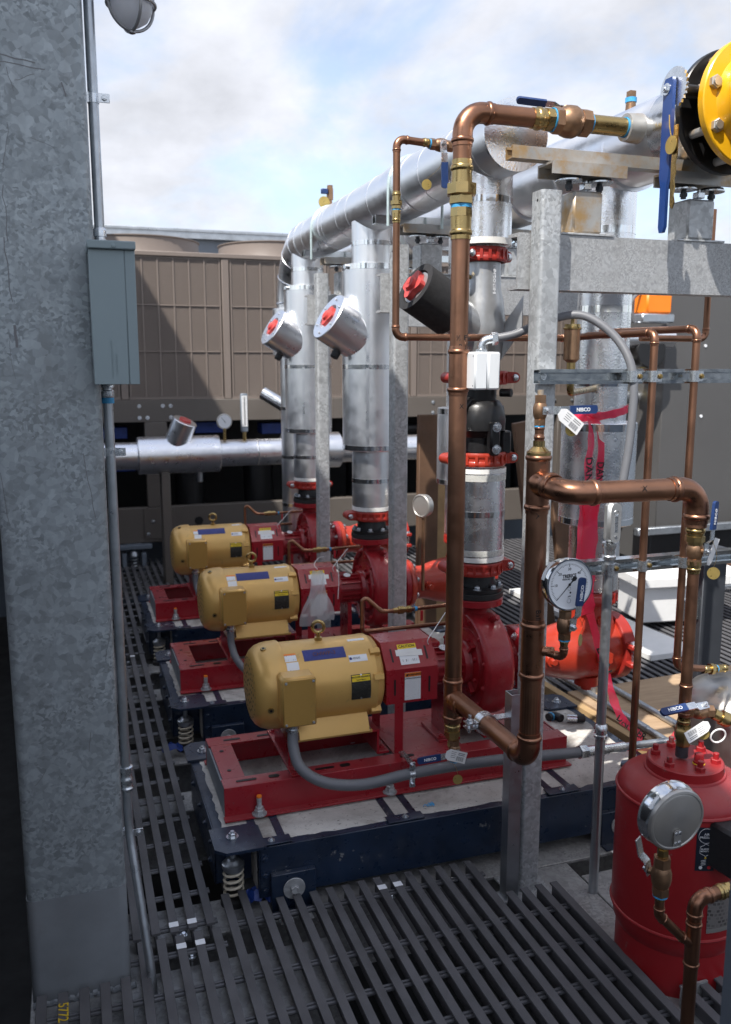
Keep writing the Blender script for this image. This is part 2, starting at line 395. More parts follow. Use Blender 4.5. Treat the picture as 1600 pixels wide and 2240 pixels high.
mat('orange_plastic', (.95, .23, .012), 0., .42, .04, 6)
mat('blue_wrap', (.008, .035, .20), 0., .5, .2, 20)
mat('compressor_black', (.008, .008, .009), 0., .45, .3, 5)
mat('guard_grey', (.30, .30, .31), .6, .4, .1, 20)
# embossed aluminium jacketing
def jacket(name, c, rough, emb, sc, var=.12):
    t, b, vec = newmat(name)
    n = noise(t, vec, 5, 4); f = rng(t, n, 0, .3, .7, 1-var, 1+var)
    cc = N(t, 'ShaderNodeVectorMath', operation='SCALE', i={0: c}); Lk(t, f, 0, cc, 'Scale'); Lk(t, cc, 0, b, 'Base Color')
    b.inputs['Metallic'].default_value = 1.
    n2 = noise(t, vec, 18, 4); rr = rng(t, n2, 0, .3, .7, rough-.05, rough+.07); Lk(t, rr, 0, b, 'Roughness')
    n3 = noise(t, vec, sc, 2, .45); big = noise(t, vec, 14, 2)
    a = N(t, 'ShaderNodeMath', operation='MULTIPLY_ADD', i={1: .25}); Lk(t, big, 0, a, 0); Lk(t, n3, 0, a, 2)
    bp = N(t, 'ShaderNodeBump', i={'Strength': emb, 'Distance': .0022}); Lk(t, a, 0, bp, 'Height'); Lk(t, bp, 0, b, 'Normal')
jacket('jacket_stucco', (.88, .89, .91), .33, .03, 190., .03)
jacket('jacket_near', (.88, .89, .91), .26, .30, 165., .03)
jacket('jacket_smooth', (.86, .87, .90), .30, .02, 18., .03)
jacket('jacket_band', (.82, .83, .84), .14, .10, 45.)
jacket('foil', (.74, .75, .76), .22, .5, 40.)
# fibreglass grating: charcoal with a gritty top
def grating_mat():
    t, b, vec = newmat('grating_grit')
    n = noise(t, vec, 7, 4); f = rng(t, n, 0, .3, .7, .75, 1.25); g = noise(t, vec, 900, 1); gf = rng(t, g, 0, .66, .74, 0, .35)
    cc = N(t, 'ShaderNodeVectorMath', operation='SCALE', i={0: (.088, .087, .094)}); Lk(t, f, 0, cc, 'Scale')
    d1 = noise(t, vec, 9, 8, .7); fac = rng(t, d1, 0, .60, .78, 0, .35, True); m0 = mixc(t, fac, cc.outputs[0], (.10, .095, .09))
    mx = mixc(t, gf, m0.outputs[2], (.22, .22, .22)); Lk(t, mx, 2, b, 'Base Color'); b.inputs['Roughness'].default_value = .62
    bp = N(t, 'ShaderNodeBump', i={'Strength': .6, 'Distance': .0012}); Lk(t, g, 0, bp, 'Height'); Lk(t, bp, 0, b, 'Normal')
grating_mat()
mat('grating_rod', (.085, .086, .094), 0., .3, .2, 10)
def concrete():
    t, b, vec = newmat('concrete')
    n = noise(t, vec, 5, 7, .65); f = rng(t, n, 0, .3, .7, .44, .66); cc = N(t, 'ShaderNodeVectorMath', operation='SCALE', i={0: (1., .965, .90)}); Lk(t, f, 0, cc, 'Scale')
    s = noise(t, vec, 60, 4, .7); sf = rng(t, s, 0, .58, .70, 0, .8, True); m1 = mixc(t, sf, cc.outputs[0], (.13, .12, .11))
    d = noise(t, vec, 3.2, 8, .7, .6); df = rng(t, d, 0, .46, .66, 0, .75, True); m2 = mixc(t, df, m1.outputs[2], (.21, .185, .16)); Lk(t, m2, 2, b, 'Base Color')
    b.inputs['Roughness'].default_value = .85
    g = noise(t, vec, 150, 5); bp = N(t, 'ShaderNodeBump', i={'Strength': .5, 'Distance': .002}); Lk(t, g, 0, bp, 'Height'); Lk(t, bp, 0, b, 'Normal')
concrete()
def plywood():
    t, b, vec = newmat('plywood')
    mp_ = N(t, 'ShaderNodeMapping'); mp_.inputs['Scale'].default_value = (1.2, 9, 1); Lk(t, vec, 0, mp_, 0)
    n = noise(t, mp_, 3.5, 8, .65, 1.2); f = rng(t, n, 0, .3, .72, 0, 1); m1 = mixc(t, f, (.46, .325, .20), (.30, .195, .115))
    d = noise(t, vec, 4.5, 7, .7, .5); df = rng(t, d, 0, .50, .70, 0, .7, True); m2 = mixc(t, df, m1.outputs[2], (.28, .20, .14)); Lk(t, m2, 2, b, 'Base Color')
    b.inputs['Roughness'].default_value = .75
plywood()
def printed(name, c, ink, rows, cols, lo=.5, metal=0., rough=.45):
    # small print: broken ink lines on a label, in the label's own XZ-ish coordinates
    t, b, vec = newmat(name)
    br = N(t, 'ShaderNodeTexBrick', i={'Color1': (0, 0, 0, 1), 'Color2': (1, 1, 1, 1), 'Mortar': (1, 1, 1, 1), 'Scale': 1., 'Mortar Size': .0018, 'Brick Width': cols, 'Row Height': rows, 'Bias': lo-.5})
    sp = N(t, 'ShaderNodeSeparateXYZ'); tcn = [n for n in t.nodes if n.type == 'TEX_COORD'][0]; Lk(t, tcn, 'Object', sp, 0)
    yz = N(t, 'ShaderNodeMath', operation='SUBTRACT'); Lk(t, sp, 2, yz, 0); Lk(t, sp, 1, yz, 1)
    cb = N(t, 'ShaderNodeCombineXYZ'); Lk(t, sp, 0, cb, 0); Lk(t, yz, 0, cb, 1); Lk(t, cb, 0, br, 'Vector')
    m = mixc(t, None, ink, c); t.links.new(br.outputs['Color'], m.inputs[0]); Lk(t, m, 2, b, 'Base Color')
    b.inputs['Roughness'].default_value = rough; b.inputs['Metallic'].default_value = metal
printed('print_white', (.78, .79, .80), (.14, .14, .15), .0042, .006)
printed('print_coarse', (.78, .79, .80), (.20, .20, .22), .006, .009)
printed('print_black', (.014, .014, .012), (.12, .12, .10), .005, .008)
printed('print_steel', (.30, .28, .27), (.10, .09, .09), .010, .012, metal=.6)
def film(name, c, alpha, rough=.3, tr=.5):
    t, b, vec = newmat(name)
    b.inputs['Base Color'].default_value = (*c, 1); b.inputs['Roughness'].default_value = rough
    o = [n for n in t.nodes if n.type == 'OUTPUT_MATERIAL'][0]
    tl = N(t, 'ShaderNodeBsdfTranslucent', i={'Color': (*c, 1)}); tp = N(t, 'ShaderNodeBsdfTransparent', i={'Color': (1, 1, 1, 1)})
    m1 = N(t, 'ShaderNodeMixShader', i={0: tr}); Lk(t, b, 0, m1, 1); Lk(t, tl, 0, m1, 2)
    m2 = N(t, 'ShaderNodeMixShader', i={0: alpha}); Lk(t, tp, 0, m2, 1); Lk(t, m1, 0, m2, 2); t.links.new(m2.outputs[0], o.inputs[0])
film('danger_film', (1., .06, .15), .78, .25, .65)
mat('ink_rust', (.16, .06, .05), 0., .7, .1, 30)
film('glass_white', (.88, .89, .92), 1., .3, .6)
film('bag_film', (.80, .81, .83), .55, .16, .3)
# ================================================================= the setting
m = MB(); m.box(-60, 60, -60, 120, -1.0, -.9); struct(m.build('ground', 'roof_membrane'))

# ---- fibreglass grating: one bar = one T section
BAR = {}
def bar_mesh(L):
    k = round(L, 3)
    if k not in BAR:
        mb = MB(); w = .0127
        pr = [(-w, -.004), (-w+.001, 0), (w-.001, 0), (w, -.004), (w-.002, -.0075), (.0035, -.0075), (.0035, -.046), (-.0035, -.046), (-.0035, -.0075), (-w+.002, -.0075)]
        mb.prism(pr, (0, 0, 0), (1, 0, 0), (0, 0, 1), (0, L, 0))
        me = bpy.data.meshes.new('bar'); me.from_pydata(mb.v, [], mb.f); me.materials.append(MT['grating_grit'])
        bm = bmesh.new(); bm.from_mesh(me); bmesh.ops.recalc_face_normals(bm, faces=bm.faces); bm.to_mesh(me); bm.free()
        BAR[k] = me
    return BAR[k]
def grating(name, loc):
    e = bpy.data.objects.new(name, None); col.objects.link(e); e.location = loc; struct(e); return e
def bar(par, x, y0, y1, dz=0):
    o = bpy.data.objects.new('bar', bar_mesh(y1-y0)); col.objects.link(o); o.parent = par; o.location = V(x, y0, dz) - wloc(par); return o
def rods(par, x0, x1, ys):
    for y in ys:
        mb = MB(); mb.cyl((x0, y-.0065, -.021), (x1, y-.0065, -.021), .0052, n=8); mb.cyl((x0, y+.0065, -.021), (x1, y+.0065, -.021), .0052, n=8)
        mb.build('cross_rod', 'grating_rod', par)
g1 = grating('grating_floor', (.6, 1.7, 0))
for k in range(30):
    x = 1.3275 - .0508*k
    e = 2.128 if x > 1.17 else 2.318 if x > .42 else 2.388 if x > .33 else 2.236 if x > .1 else 2.105
    bar(g1, x, 1.12, e + rnd.uniform(-.004, .004), rnd.uniform(-.0006, .0006))
rods(g1, -.16, 1.34, [1.27 + .1524*j for j in range(6)]); rods(g1, .36, 1.16, [2.262]); rods(g1, .05, .335, [2.184])
text('5772', .034, 'ink_yellow', g1, (1.3275-.0508*28, 2.028, .0012), (0, -1, 0), (1, 0, 0), bold=.01)
g2 = grating('grating_floor', (.2, 4.5, 0))
for k in range(7):
    bar(g2, .302 - .0508*k, 2.252 + rnd.uniform(-.012, .012), 4.728, rnd.uniform(-.0006, .0006)); bar(g2, .302 - .0508*k, 4.735, 7.08)
bar(g2, .353, 4.94, 7.09)
for k in range(28): bar(g2, .404 + .0508*k, 5.52, 7.16)
rods(g2, -.03, .325, [2.30 + .1524*j for j in range(16)] + [4.80 + .1524*j for j in range(5)]); rods(g2, -.03, 1.80, [5.56 + .1524*j for j in range(11)])
g3 = grating('grating_floor', (3, 4, 0))
for k in range(54): bar(g3, 1.98 + .0508*k, 2.46, 6.95)
rods(g3, 1.96, 4.70, [2.5 + .1524*j for j in range(29)])
g4 = grating('grating_floor', (1.5, 1.4, 0))
for k in range(8): bar(g4, 1.408 + .0508*k, 1.05, 1.625)
rods(g4, 1.39, 1.80, [1.12 + .1524*j for j in range(4)])
# ---- galvanised floor steel just under the grating
def floor_beam(x0, x1, y0, y1, w=True):
    mb = MB(); mb.box(x0, x1, y0, y1, -.066, -.054, .002)
    if x1-x0 > y1-y0: c = (y0+y1)/2; mb.box(x0, x1, c-.005, c+.005, -.25, -.066); mb.box(x0, x1, y0, y1, -.262, -.25)
    else: c = (x0+x1)/2; mb.box(c-.005, c+.005, y0, y1, -.25, -.066); mb.box(x0, x1, y0, y1, -.262, -.25)
    return struct(mb.build('floor_beam', 'galvanised_plate'))
for (a, b) in ((2.285, 2.445), (3.02, 3.17), (3.42, 3.57), (4.15, 4.30), (4.56, 4.70), (5.30, 5.44)): floor_beam(-.16, 2.0, a, b)
floor_beam(-.155, .64, 1.93, 2.17); floor_beam(1.32, 1.47, 1.76, 2.28); floor_beam(.42, .50, 2.45, 7.0); floor_beam(1.90, 1.965, 2.45, 7.0)
floor_beam(1.475, 2.2, 2.02, 2.20); floor_beam(1.30, 2.1, 1.52, 1.755); floor_beam(-.16, 4.7, 7.0, 7.16); floor_beam(2.0, 4.7, 4.6, 4.75)

# ---- elevated steel platform along the left side (its edge throws the shade that lies over the pumps)
t = thing('elevated_platform', 'elevated steel equipment platform high above the left column, out of the picture', 'platform', (-3.5, 0, -.9))
m = MB(); m.box(-3.15, -.98, -3.6, 6.6, 4.86, 5.04, .004); m.build('deck', 'galvanised_beam', t)
for y in (-3.2, 1.5, 6.2):
    m = MB(); m.box(-3.1, -1.1, y-.07, y+.07, 4.62, 4.859, .004); m.build('cross_beam', 'galvanised_beam', t)
    for x in (-2.9,): m = MB(); m.box(x-.1, x+.1, y-.1, y+.1, -.9, 4.619, .006); m.build('column', 'galvanised_post', t)
t = thing('dark_wall', 'low dark metal wall left of the big galvanised column', 'wall', (-1.2, 3, -.9))
m = MB(); m.box(-1.3, -1.12, -3, 8.9, -.9, 1.5, .004); m.build('wall', 'dark_panel', t); m = MB(); m.box(-1.32, -1.10, -3, 8.9, 1.5, 1.53, .003); m.build('coping', 'dark_steel', t)

# ---- added unseen screen walls, put in to cut light from the low sky
for (nm, x0, x1, y0, y1, lab) in (('screen_wall', 9.0, 9.12, -7, 9.3, 'blue grey screen wall added out of view on the far right to cut low sky light'), ('screen_wall', -7.0, -6.88, -7, 9.3, 'blue grey screen wall added out of view on the far left to cut low sky light'), ('screen_wall', -6.85, 8.97, -6.6, -6.48, 'blue grey screen wall added out of view behind the photographer to cut low sky light')):
    t = thing(nm, lab, 'wall', ((x0+x1)/2, (y0+y1)/2, -.9), 'added light blocking walls'); m = MB(); m.box(x0, x1, y0, y1, -.9, 1.9); m.build('wall', 'wall_blue_grey', t); m = MB(); m.box(x0-.03, x1+.03, y0-.03, y1+.03, 1.9, 1.93); m.build('coping', 'conduit_steel', t)
# ---- screen wall behind the chiller
t = thing('screen_wall', 'blue grey metal screen wall with pale coping behind the chiller', 'wall', (3, 9.1, -.9))
m = MB(); m.box(-3, 9, 9.05, 9.15, -.9, 2.86); m.build('wall', 'wall_blue_grey', t)
m = MB(); m.box(-3, 9, 8.98, 9.2, 2.86, 2.89, .004); m.box(-3, 9, 8.99, 9.0, 2.80, 2.86); m.build('coping', 'conduit_steel', t)
for k in range(12):
    m = MB(); m.box(-2.9+k, -2.86+k, 9.03, 9.05, -.89, 2.80); m.build('panel_rib', 'wall_blue_grey', t)

# ---- air cooled chiller across the back
t = thing('air_cooled_chiller', 'long tan air cooled chiller with louvred panels across the back', 'chiller', (2.7, 7.8, -.05))
CX0, CX1, CY = -.55, 5.3, 7.0
m = MB(); m.box(CX0, CX1, CY+.03, 9.0-.2, 1.30, 2.38); m.build('coil_block', 'tan_dark', t)
m = MB(); m.box(CX0-.02, CX1+.02, CY-.02, 8.82, 2.385, 2.42, .004); m.build('top_deck', 'tan_paint', t)
m = MB(); m.box(CX0, CX1, CY-.015, CY+.06, 1.125, 1.298, .004); m.build('upper_rail', 'tan_dark', t)
m = MB(); m.box(CX0, CX1, CY-.02, CY+.06, .17, .452, .005); m.build('base_rail', 'tan_dark', t)
px = .44 - .797
pan = 0
while px < CX1 - .5:
    x0, x1 = px, px + .735
    m = MB(); m.box(x0, x1, CY-.004, CY+.026, 1.30, 1.318); m.box(x0, x1, CY-.004, CY+.026, 2.372, 2.384)
    for c in range(7): xx = x0 + .012 + c*.1185; m.box(xx-.006, xx+.006, CY-.0035, CY+.025, 1.3185, 2.3715)
    for r in (1, 2): zz_ = 1.318 + r*.3513; m.box(x0+.021, x1-.021, CY-.0065, CY+.024, zz_-.004, zz_+.004)
    fr = m.build('louvre_panel', 'tan_paint', t)
    m = MB()
    for c in range(6):
        a = x0+.0185 + c*.1185; b = a+.1055; z = 1.32
        while z < 2.368:
            m.add([(a, CY+.002, z), (b, CY+.002, z), (b, CY+.002, z+.0055), (a, CY+.002, z+.0055), (a, CY+.010, z+.0095), (b, CY+.010, z+.0095)], [[0, 1, 2, 3], [3, 2, 5, 4]]); 
            m.add([(a, CY+.010, z+.0095), (b, CY+.010, z+.0095), (b, CY+.002, z+.0095), (a, CY+.002, z+.0095)], [[0, 1, 2, 3]]); z += .0095
    lv = m.build('louvres', 'tan_paint', fr, ang=10); lv['kind'] = 'stuff'
    m = MB(); m.box(x1+.003, x1+.059, CY-.012, CY+.03, 1.30, 2.384, .003); m.build('panel_post', 'tan_paint', t)
    px += .797; pan += 1
for cx in (-.46, .62, 1.74, 2.86, 3.98):
    m = MB(); m.lathe((cx, 7.62, 2.42), (0, 0, 1), [(0, .49), (.03, .475), (.13, .47), (.135, .48), (.142, .48), (.142, .462), (.02, .455), (.02, 0)], 44)
    cw = m.build('fan_cowl', 'tan_paint', t)
    m = MB()
    for rr in (.12, .2, .28, .36, .44): m.ring((cx, 7.62, 2.556), (0, 0, 1), rr, .003, 36, 5)
    for a in range(8): m.cyl((cx, 7.62, 2.556), (cx+.475*math.cos(a*math.pi/4), 7.62+.475*math.sin(a*math.pi/4), 2.556), .004, n=5)
    m.build('fan_guard', 'dark_steel', cw)
for lx in (-.30, .63, 1.86, 3.1, 4.3):
    m = MB(); m.box(lx-.085, lx+.085, CY-.024, CY+.05, .452, 1.125, .004); lg = m.build('leg', 'tan_dark', t)
    m = MB(); m.box(lx-.12, lx+.12, CY-.030, CY-.021, .20, .45, .002); m.build('gusset_plate', 'tan_dark', lg)
    m = MB()
    for (bx, bz) in ((-.09, .24), (.09, .24), (-.05, .34), (.05, .34), (-.12, 1.16), (.12, 1.16), (-.12, 1.25), (.12, 1.25), (-.06, 1.16), (.06, 1.25)): m.bolt((lx+bx, CY-.030 if bz < 1 else CY-.016, bz), (0, -1, 0), .010, .007)
    m.build('bolts', 'zinc', lg)
m = MB(); m.box(CX0, CX1, 8.3, 8.35, -.05, 1.3); m.build('back_panel', 'compressor_black', t)
for i, cx in enumerate((.2, .95, 1.55, 2.5, 3.3, 4.2)):
    m = MB(); m.lathe((cx, 7.55, .2), (0, 0, 1), [(0, 0), (0, .13), (.5, .13), (.6, .10), (.63, 0)], 24); m.build('compressor', 'compressor_black', t)
m = MB(); m.tube(fillet([(2.6, 7.15, .5), (2.6, 7.15, 1.02), (3.3, 7.15, 1.02), (3.3, 7.15, .4)], .1), .05); m.build('suction_line', 'compressor_black', t)
m = MB(); m.tube(fillet([(1.0, 7.3, .6), (1.0, 7.3, .9), (1.5, 7.3, .9)], .1), .03); m.build('discharge_line', 'conduit_steel', t)
for (a, b, z) in ((.20, .42, 1.04), (.95, 1.2, 1.07), (1.5, 1.7, 1.05), (.25, .47, .78)): 
    m = MB(); m.box(a, b, 7.12, 7.3, z-.05, z+.04, .004); m.build('pipe_wrap', 'blue_wrap', t)
m = MB(); m.lathe((.94, CY-.021, .325), (0, -1, 0), [(0, 0), (0, .034), (.003, .034), (.003, 0)], 20); m.build('lifting_hole', 'compressor_black', t)
# ---- isolator under the chiller corner
t = thing('chiller_isolator', 'grey spring isolator between two plates under the chiller corner', 'isolator', (.42, 7.0, -.05))
m = MB(); m.box(.29, .56, 6.93, 7.05, .13, .165, .004); m.box(.36, .48, 6.94, 7.04, .1655, .1695); m.build('top_plate', 'wall_blue_grey', t)
for sx in (-1, 1):
    m = MB(); m.box(.42+sx*.075-.016, .42+sx*.075+.016, 6.93, 7.03, -.055, .10, .003); m.build('side_plate', 'wall_blue_grey', t)
m = MB(); m.tube([(.42+.03*math.cos(a*.5), 6.97+.03*math.sin(a*.5), -.05+.002*a) for a in range(64)], .005, 6); m.build('coil_spring', 'conduit_steel', t)
m = MB(); m.lathe((.42, 6.97, .075), (0, 0, 1), [(0, 0), (0, .036), (.03, .03), (.05, .012), (.055, 0)], 16); m.build('spring_cap', 'conduit_steel', t)

# ---- insulated chilled water main in front of the chiller
t = thing('insulated_water_main', 'silver insulated pipe with strainer stub crossing before the chiller', 'pipe', (.9, 6.38, .95))
ZP, YP = .925, 6.38
def run_x(x0, x1, r, z=ZP, y=YP, b=.004): mb = MB(); mb.lathe((x0, y, z), (1, 0, 0), [(0, 0), (0, r-b), (b, r), (x1-x0-b, r), (x1-x0, r-b), (x1-x0, 0)], 40); return mb
run_x(-.4, .44, .098).build('pipe', 'jacket_smooth', t); run_x(1.02, 1.50, .098).build('pipe', 'jacket_smooth', t); run_x(1.94, 3.0, .098).build('pipe', 'jacket_smooth', t)
run_x(.44, 1.02, .135).build('strainer_cover', 'jacket_smooth', t); run_x(1.50, 1.94, .135).build('valve_cover', 'jacket_smooth', t)
m = MB(); d = V(.40, -.3, 1).normalized(); p = V(.70, YP-.02, ZP+.06); m.cyl(p, p + d*.21, .088, n=32, b=.004); w = m.build('strainer_stub', 'jacket_smooth', t)
m = MB(); m.lathe(p + d*.2102, d, [(0, 0), (0, .05), (.012, .045), (.014, 0)], 6); m.build('knob', 'handle_red', w)
for x in (-.2, 1.3, 2.6):
    m = MB(); m.ring((x, YP, ZP), (1, 0, 0), .100, .004, 36, 6); m.build('band', 'jacket_band', t)
m = MB(); m.box(.595, .655, 6.3, 6.46, -.05, .81, .004); m.build('stand', 'tan_dark', t); m = MB(); m.box(2.2, 2.28, 6.3, 6.46, -.05, .83, .004); m.build('stand', 'tan_dark', t)
m = MB(); m.tube(fillet([(1.62, 6.7, 1.10), (1.62, 6.7, 1.24), (1.45, 6.8, 1.35)], .08), .055, 18); m.build('flex_hose', 'foil', t)
t = thing('pressure_gauge', 'small round white pressure gauge on the silver main before the chiller', 'gauge', (1.06, 6.36, 1.02), 'pressure gauges on the pipework')
m = MB(); m.cyl((1.06, 6.34, 1.02), (1.06, 6.34, 1.115), .011, n=10); m.build('stem', 'brass', t)
m = MB(); m.cyl((1.06, 6.33, 1.16), (1.06, 6.365, 1.16), .056, n=28, b=.005); m.build('case', 'brushed_steel', t)
m = MB(); m.cyl((1.06, 6.328, 1.16), (1.06, 6.3295, 1.16), .048, n=28); m.build('dial', 'ink_white', t)
m = MB(); m.prism([(-.002, -.012), (.002, -.012), (.001, .036), (-.001, .036)], (1.06, 6.3275, 1.16), V(.8, 0, .6), V(-.6, 0, .8), (0, -.0006, 0)); m.build('needle', 'ink_black', t)
t = thing('thermometer', 'tall narrow white scale thermometer on the silver main before the chiller', 'thermometer', (1.21, 6.36, 1.02))
m = MB(); m.cyl((1.21, 6.36, 1.02), (1.21, 6.36, 1.08), .014, n=12); m.build('stem', 'brass', t)
m = MB(); m.box(1.184, 1.236, 6.34, 6.37, 1.08, 1.36, .006); m.build('case', 'wall_blue_grey', t)
m = MB(); m.box(1.19, 1.23, 6.336, 6.3395, 1.12, 1.345); m.build('scale', 'print_coarse', t)
m = MB(); m.box(1.207, 1.213, 6.333, 6.3355, 1.13, 1.335); m.build('tube', 'ink_grey', t)

# ---- grey enclosure at the right and the piping beside it
t = thing('grey_cabinet', 'tall dark grey steel cabinet with screws at the right edge', 'cabinet', (4.7, 5.6, -.05))
m = MB(); m.box(3.98, 5.6, 5.2, 6.3, .12, 2.35, .006); m.build('body', 'cabinet_grey', t)
m = MB(); m.box(4.02, 5.56, 5.22, 6.28, -.05, .12); m.build('plinth', 'dark_steel', t)
m = MB(); m.box(3.97, 5.6, 5.195, 5.199, .10, .125); m.build('bottom_trim', 'conduit_steel', t)
for (x, z) in ((4.32, 1.93), (4.32, 1.70), (4.32, 1.2), (4.05, .3), (4.32, .5)):
    m = MB(); m.cyl((x, 5.2, z), (x, 5.194, z), .011, n=12); m.build('screw', 'ink_white', t)
t = thing('pipe_riser_pair', 'grey elbow pipe over black riser with yellow bands left of the grey cabinet', 'pipe', (3.85, 5.6, -.05))
m = MB(); m.tube(fillet([(4.02, 5.5, 1.33), (3.78, 5.5, 1.33), (3.78, 5.5, .95)], .1), .045, 16); m.build('elbow_pipe', 'conduit_steel', t)
m = MB(); m.cyl((3.78, 5.5, .95), (3.78, 5.5, -.05), .036, n=14); m.build('black_riser', 'black_iron', t)
for (p, q) in (((3.92, 5.5, 1.33), (3.955, 5.5, 1.33)), ((3.78, 5.5, 1.05), (3.78, 5.5, 1.09))): m = MB(); m.cyl(p, q, .0465, n=16); m.build('yellow_band', 'label_yellow', t)
for z in (.75, .55, .3): m = MB(); m.cyl((3.78, 5.5, z), (3.78, 5.5, z+.05), .046, n=8); m.build('union', 'conduit_steel', t)
m = MB(); m.box(3.80, 3.98, 5.45, 5.56, .62, .68, .003); m.box(3.86, 3.90, 5.45, 5.56, .68, .82); m.build('bracket', 'switch_white', t)
t = thing('valve_actuator', 'orange and grey valve actuator on a pale pipe beside the grey cabinet', 'actuator', (3.8, 5.5, 1.7))
m = MB(); m.box(3.68, 3.88, 5.02, 5.17, 1.905, 2.04, .012); m.build('orange_cover', 'orange_plastic', t)
m = MB(); m.box(3.64, 3.90, 5.01, 5.18, 1.845, 1.904, .008); m.build('base', 'conduit_steel', t)
m = MB(); m.cyl((3.78, 5.10, 1.62), (3.78, 5.10, 1.82), .03, n=12); m.build('stem', 'conduit_steel', t)
m = MB(); m.cyl((3.76, 5.05, 1.66), (3.76, 5.15, 1.66), .12, n=28, b=.01); m.build('valve_body', 'black_iron', t)
m = MB(); m.cyl((3.30, 5.10, 1.74), (3.95, 5.10, 1.74), .06, n=24); m.build('pipe', 'jacket_smooth', t)
m = MB(); m.tube(spline([(3.645, 5.09, 1.85), (3.60, 5.09, 1.95), (3.66, 5.09, 2.04), (3.85, 5.09, 2.08)], 6), .012, 8); m.build('cable', 'flex_grey', t)
t = thing('wood_plank', 'dark brown plank standing upright behind the middle post', 'plank', (1.93, 4.55, -.05), 'planks leaning behind the pumps')
m = MB(); m.box(1.84, 1.96, 4.50, 4.54, -.054, 1.29, .003); m.build('board', 'wood_plank', t)
t = thing('wood_plank', 'light brown board standing just right of the dark upright plank', 'plank', (2.05, 4.7, -.05), 'planks leaning behind the pumps')
m = MB(); m.box(1.97, 2.24, 4.66, 4.69, -.054, 1.12, .003); m.build('board', 'timber_edge', t)
t = thing('wood_plank', 'leaning reddish plank behind the silver riser and copper riser', 'plank', (2.4, 4.3, -.05), 'planks leaning behind the pumps')
M_ = Matrix.Translation((2.58, 4.3, -.05)) @ Matrix.Rotation(R(-9), 4, 'Y'); m = MB(); m.box(-.06, .06, -.02, .02, 0, 1.32, .003, M_); m.build('board', 'wood_plank', t)
t = thing('wood_plank', 'shorter leaning plank right of the silver riser with rust red face', 'plank', (2.6, 4.2, -.05), 'planks leaning behind the pumps')
M_ = Matrix.Translation((2.66, 4.16, -.05)) @ Matrix.Rotation(R(-8), 4, 'Y'); m = MB(); m.box(-.05, .05, -.02, .02, 0, 1.0, .003, M_); m.build('board', 'wood_plank', t)
# ================================================================= the three pump sets
PITCH = 1.135
# ---- inertia base: navy steel frame filled with concrete, on four spring isolators
BX0, BX1, BY0, BY1, BT = .345, 1.93, 2.345, 3.115, .150
ib = thing('inertia_base', 'navy steel and concrete pump base under the pump beside the strut foot', 'pump base', (1.13, 2.73, -.05), 'spring mounted pump bases')
m = MB()
c = .115
for (x0, x1, y0, y1) in ((BX0+c, BX1-c, BY0, BY0+.006), (BX0+c, BX1-c, BY1-.006, BY1), (BX0, BX0+.006, BY0+c, BY1-c), (BX1-.006, BX1, BY0+c, BY1-c)):
    m.box(x0, x1, y0, y1, -.012, BT, .0015)
for (x0, x1, y0, y1) in ((BX0+c, BX1-c, BY0+.006, BY0+.040), (BX0+c, BX1-c, BY1-.040, BY1-.006), (BX0+.006, BX0+.042, BY0+c, BY1-c), (BX1-.042, BX1-.006, BY0+c, BY1-c)):
    m.box(x0, x1, y0, y1, BT-.007, BT-.0005)
for sx in (0, 1):
    for sy in (0, 1):
        x = BX0+c if not sx else BX1-c; y = BY0+c if not sy else BY1-c; d = -1 if not sx else 1; e = -1 if not sy else 1
        m.box(min(x, x-d*.006), max(x, x-d*.006), min(y-e*.001, y+e*c), max(y-e*.001, y+e*c), -.011, BT-.008); m.box(min(x+d*.001, x+d*c), max(x+d*.001, x+d*c), min(y, y-e*.006), max(y, y-e*.006), -.010, BT-.008)
m.build('steel_frame', 'navy_paint', ib)
m = MB()
ox, oy = .034, .030
poly = [(BX0+ox, BY0+c), (BX0+c, BY0+c), (BX0+c, BY0+oy), (BX1-c, BY0+oy), (BX1-c, BY0+c), (BX1-ox, BY0+c), (BX1-ox, BY1-c), (BX1-c, BY1-c), (BX1-c, BY1-oy), (BX0+c, BY1-oy), (BX0+c, BY1-c), (BX0+ox, BY1-c)]
def rough_edge(poly, n=14, a=.005):
    out = []
    for (p, q) in zip(poly, poly[1:] + poly[:1]):
        L = math.hypot(q[0]-p[0], q[1]-p[1]); k = max(1, int(L/.03))
        for i in range(k): t_ = i/k; j = a if 0 < i else 0; out.append((p[0]+(q[0]-p[0])*t_ + rnd.uniform(-j, j), p[1]+(q[1]-p[1])*t_ + rnd.uniform(-j, j)))
    return out
pe = rough_edge(poly); m.prism(pe, (0, 0, .0), (1, 0, 0), (0, 1, 0), (0, 0, BT+.0005)); m.build('concrete_fill', 'concrete', ib)
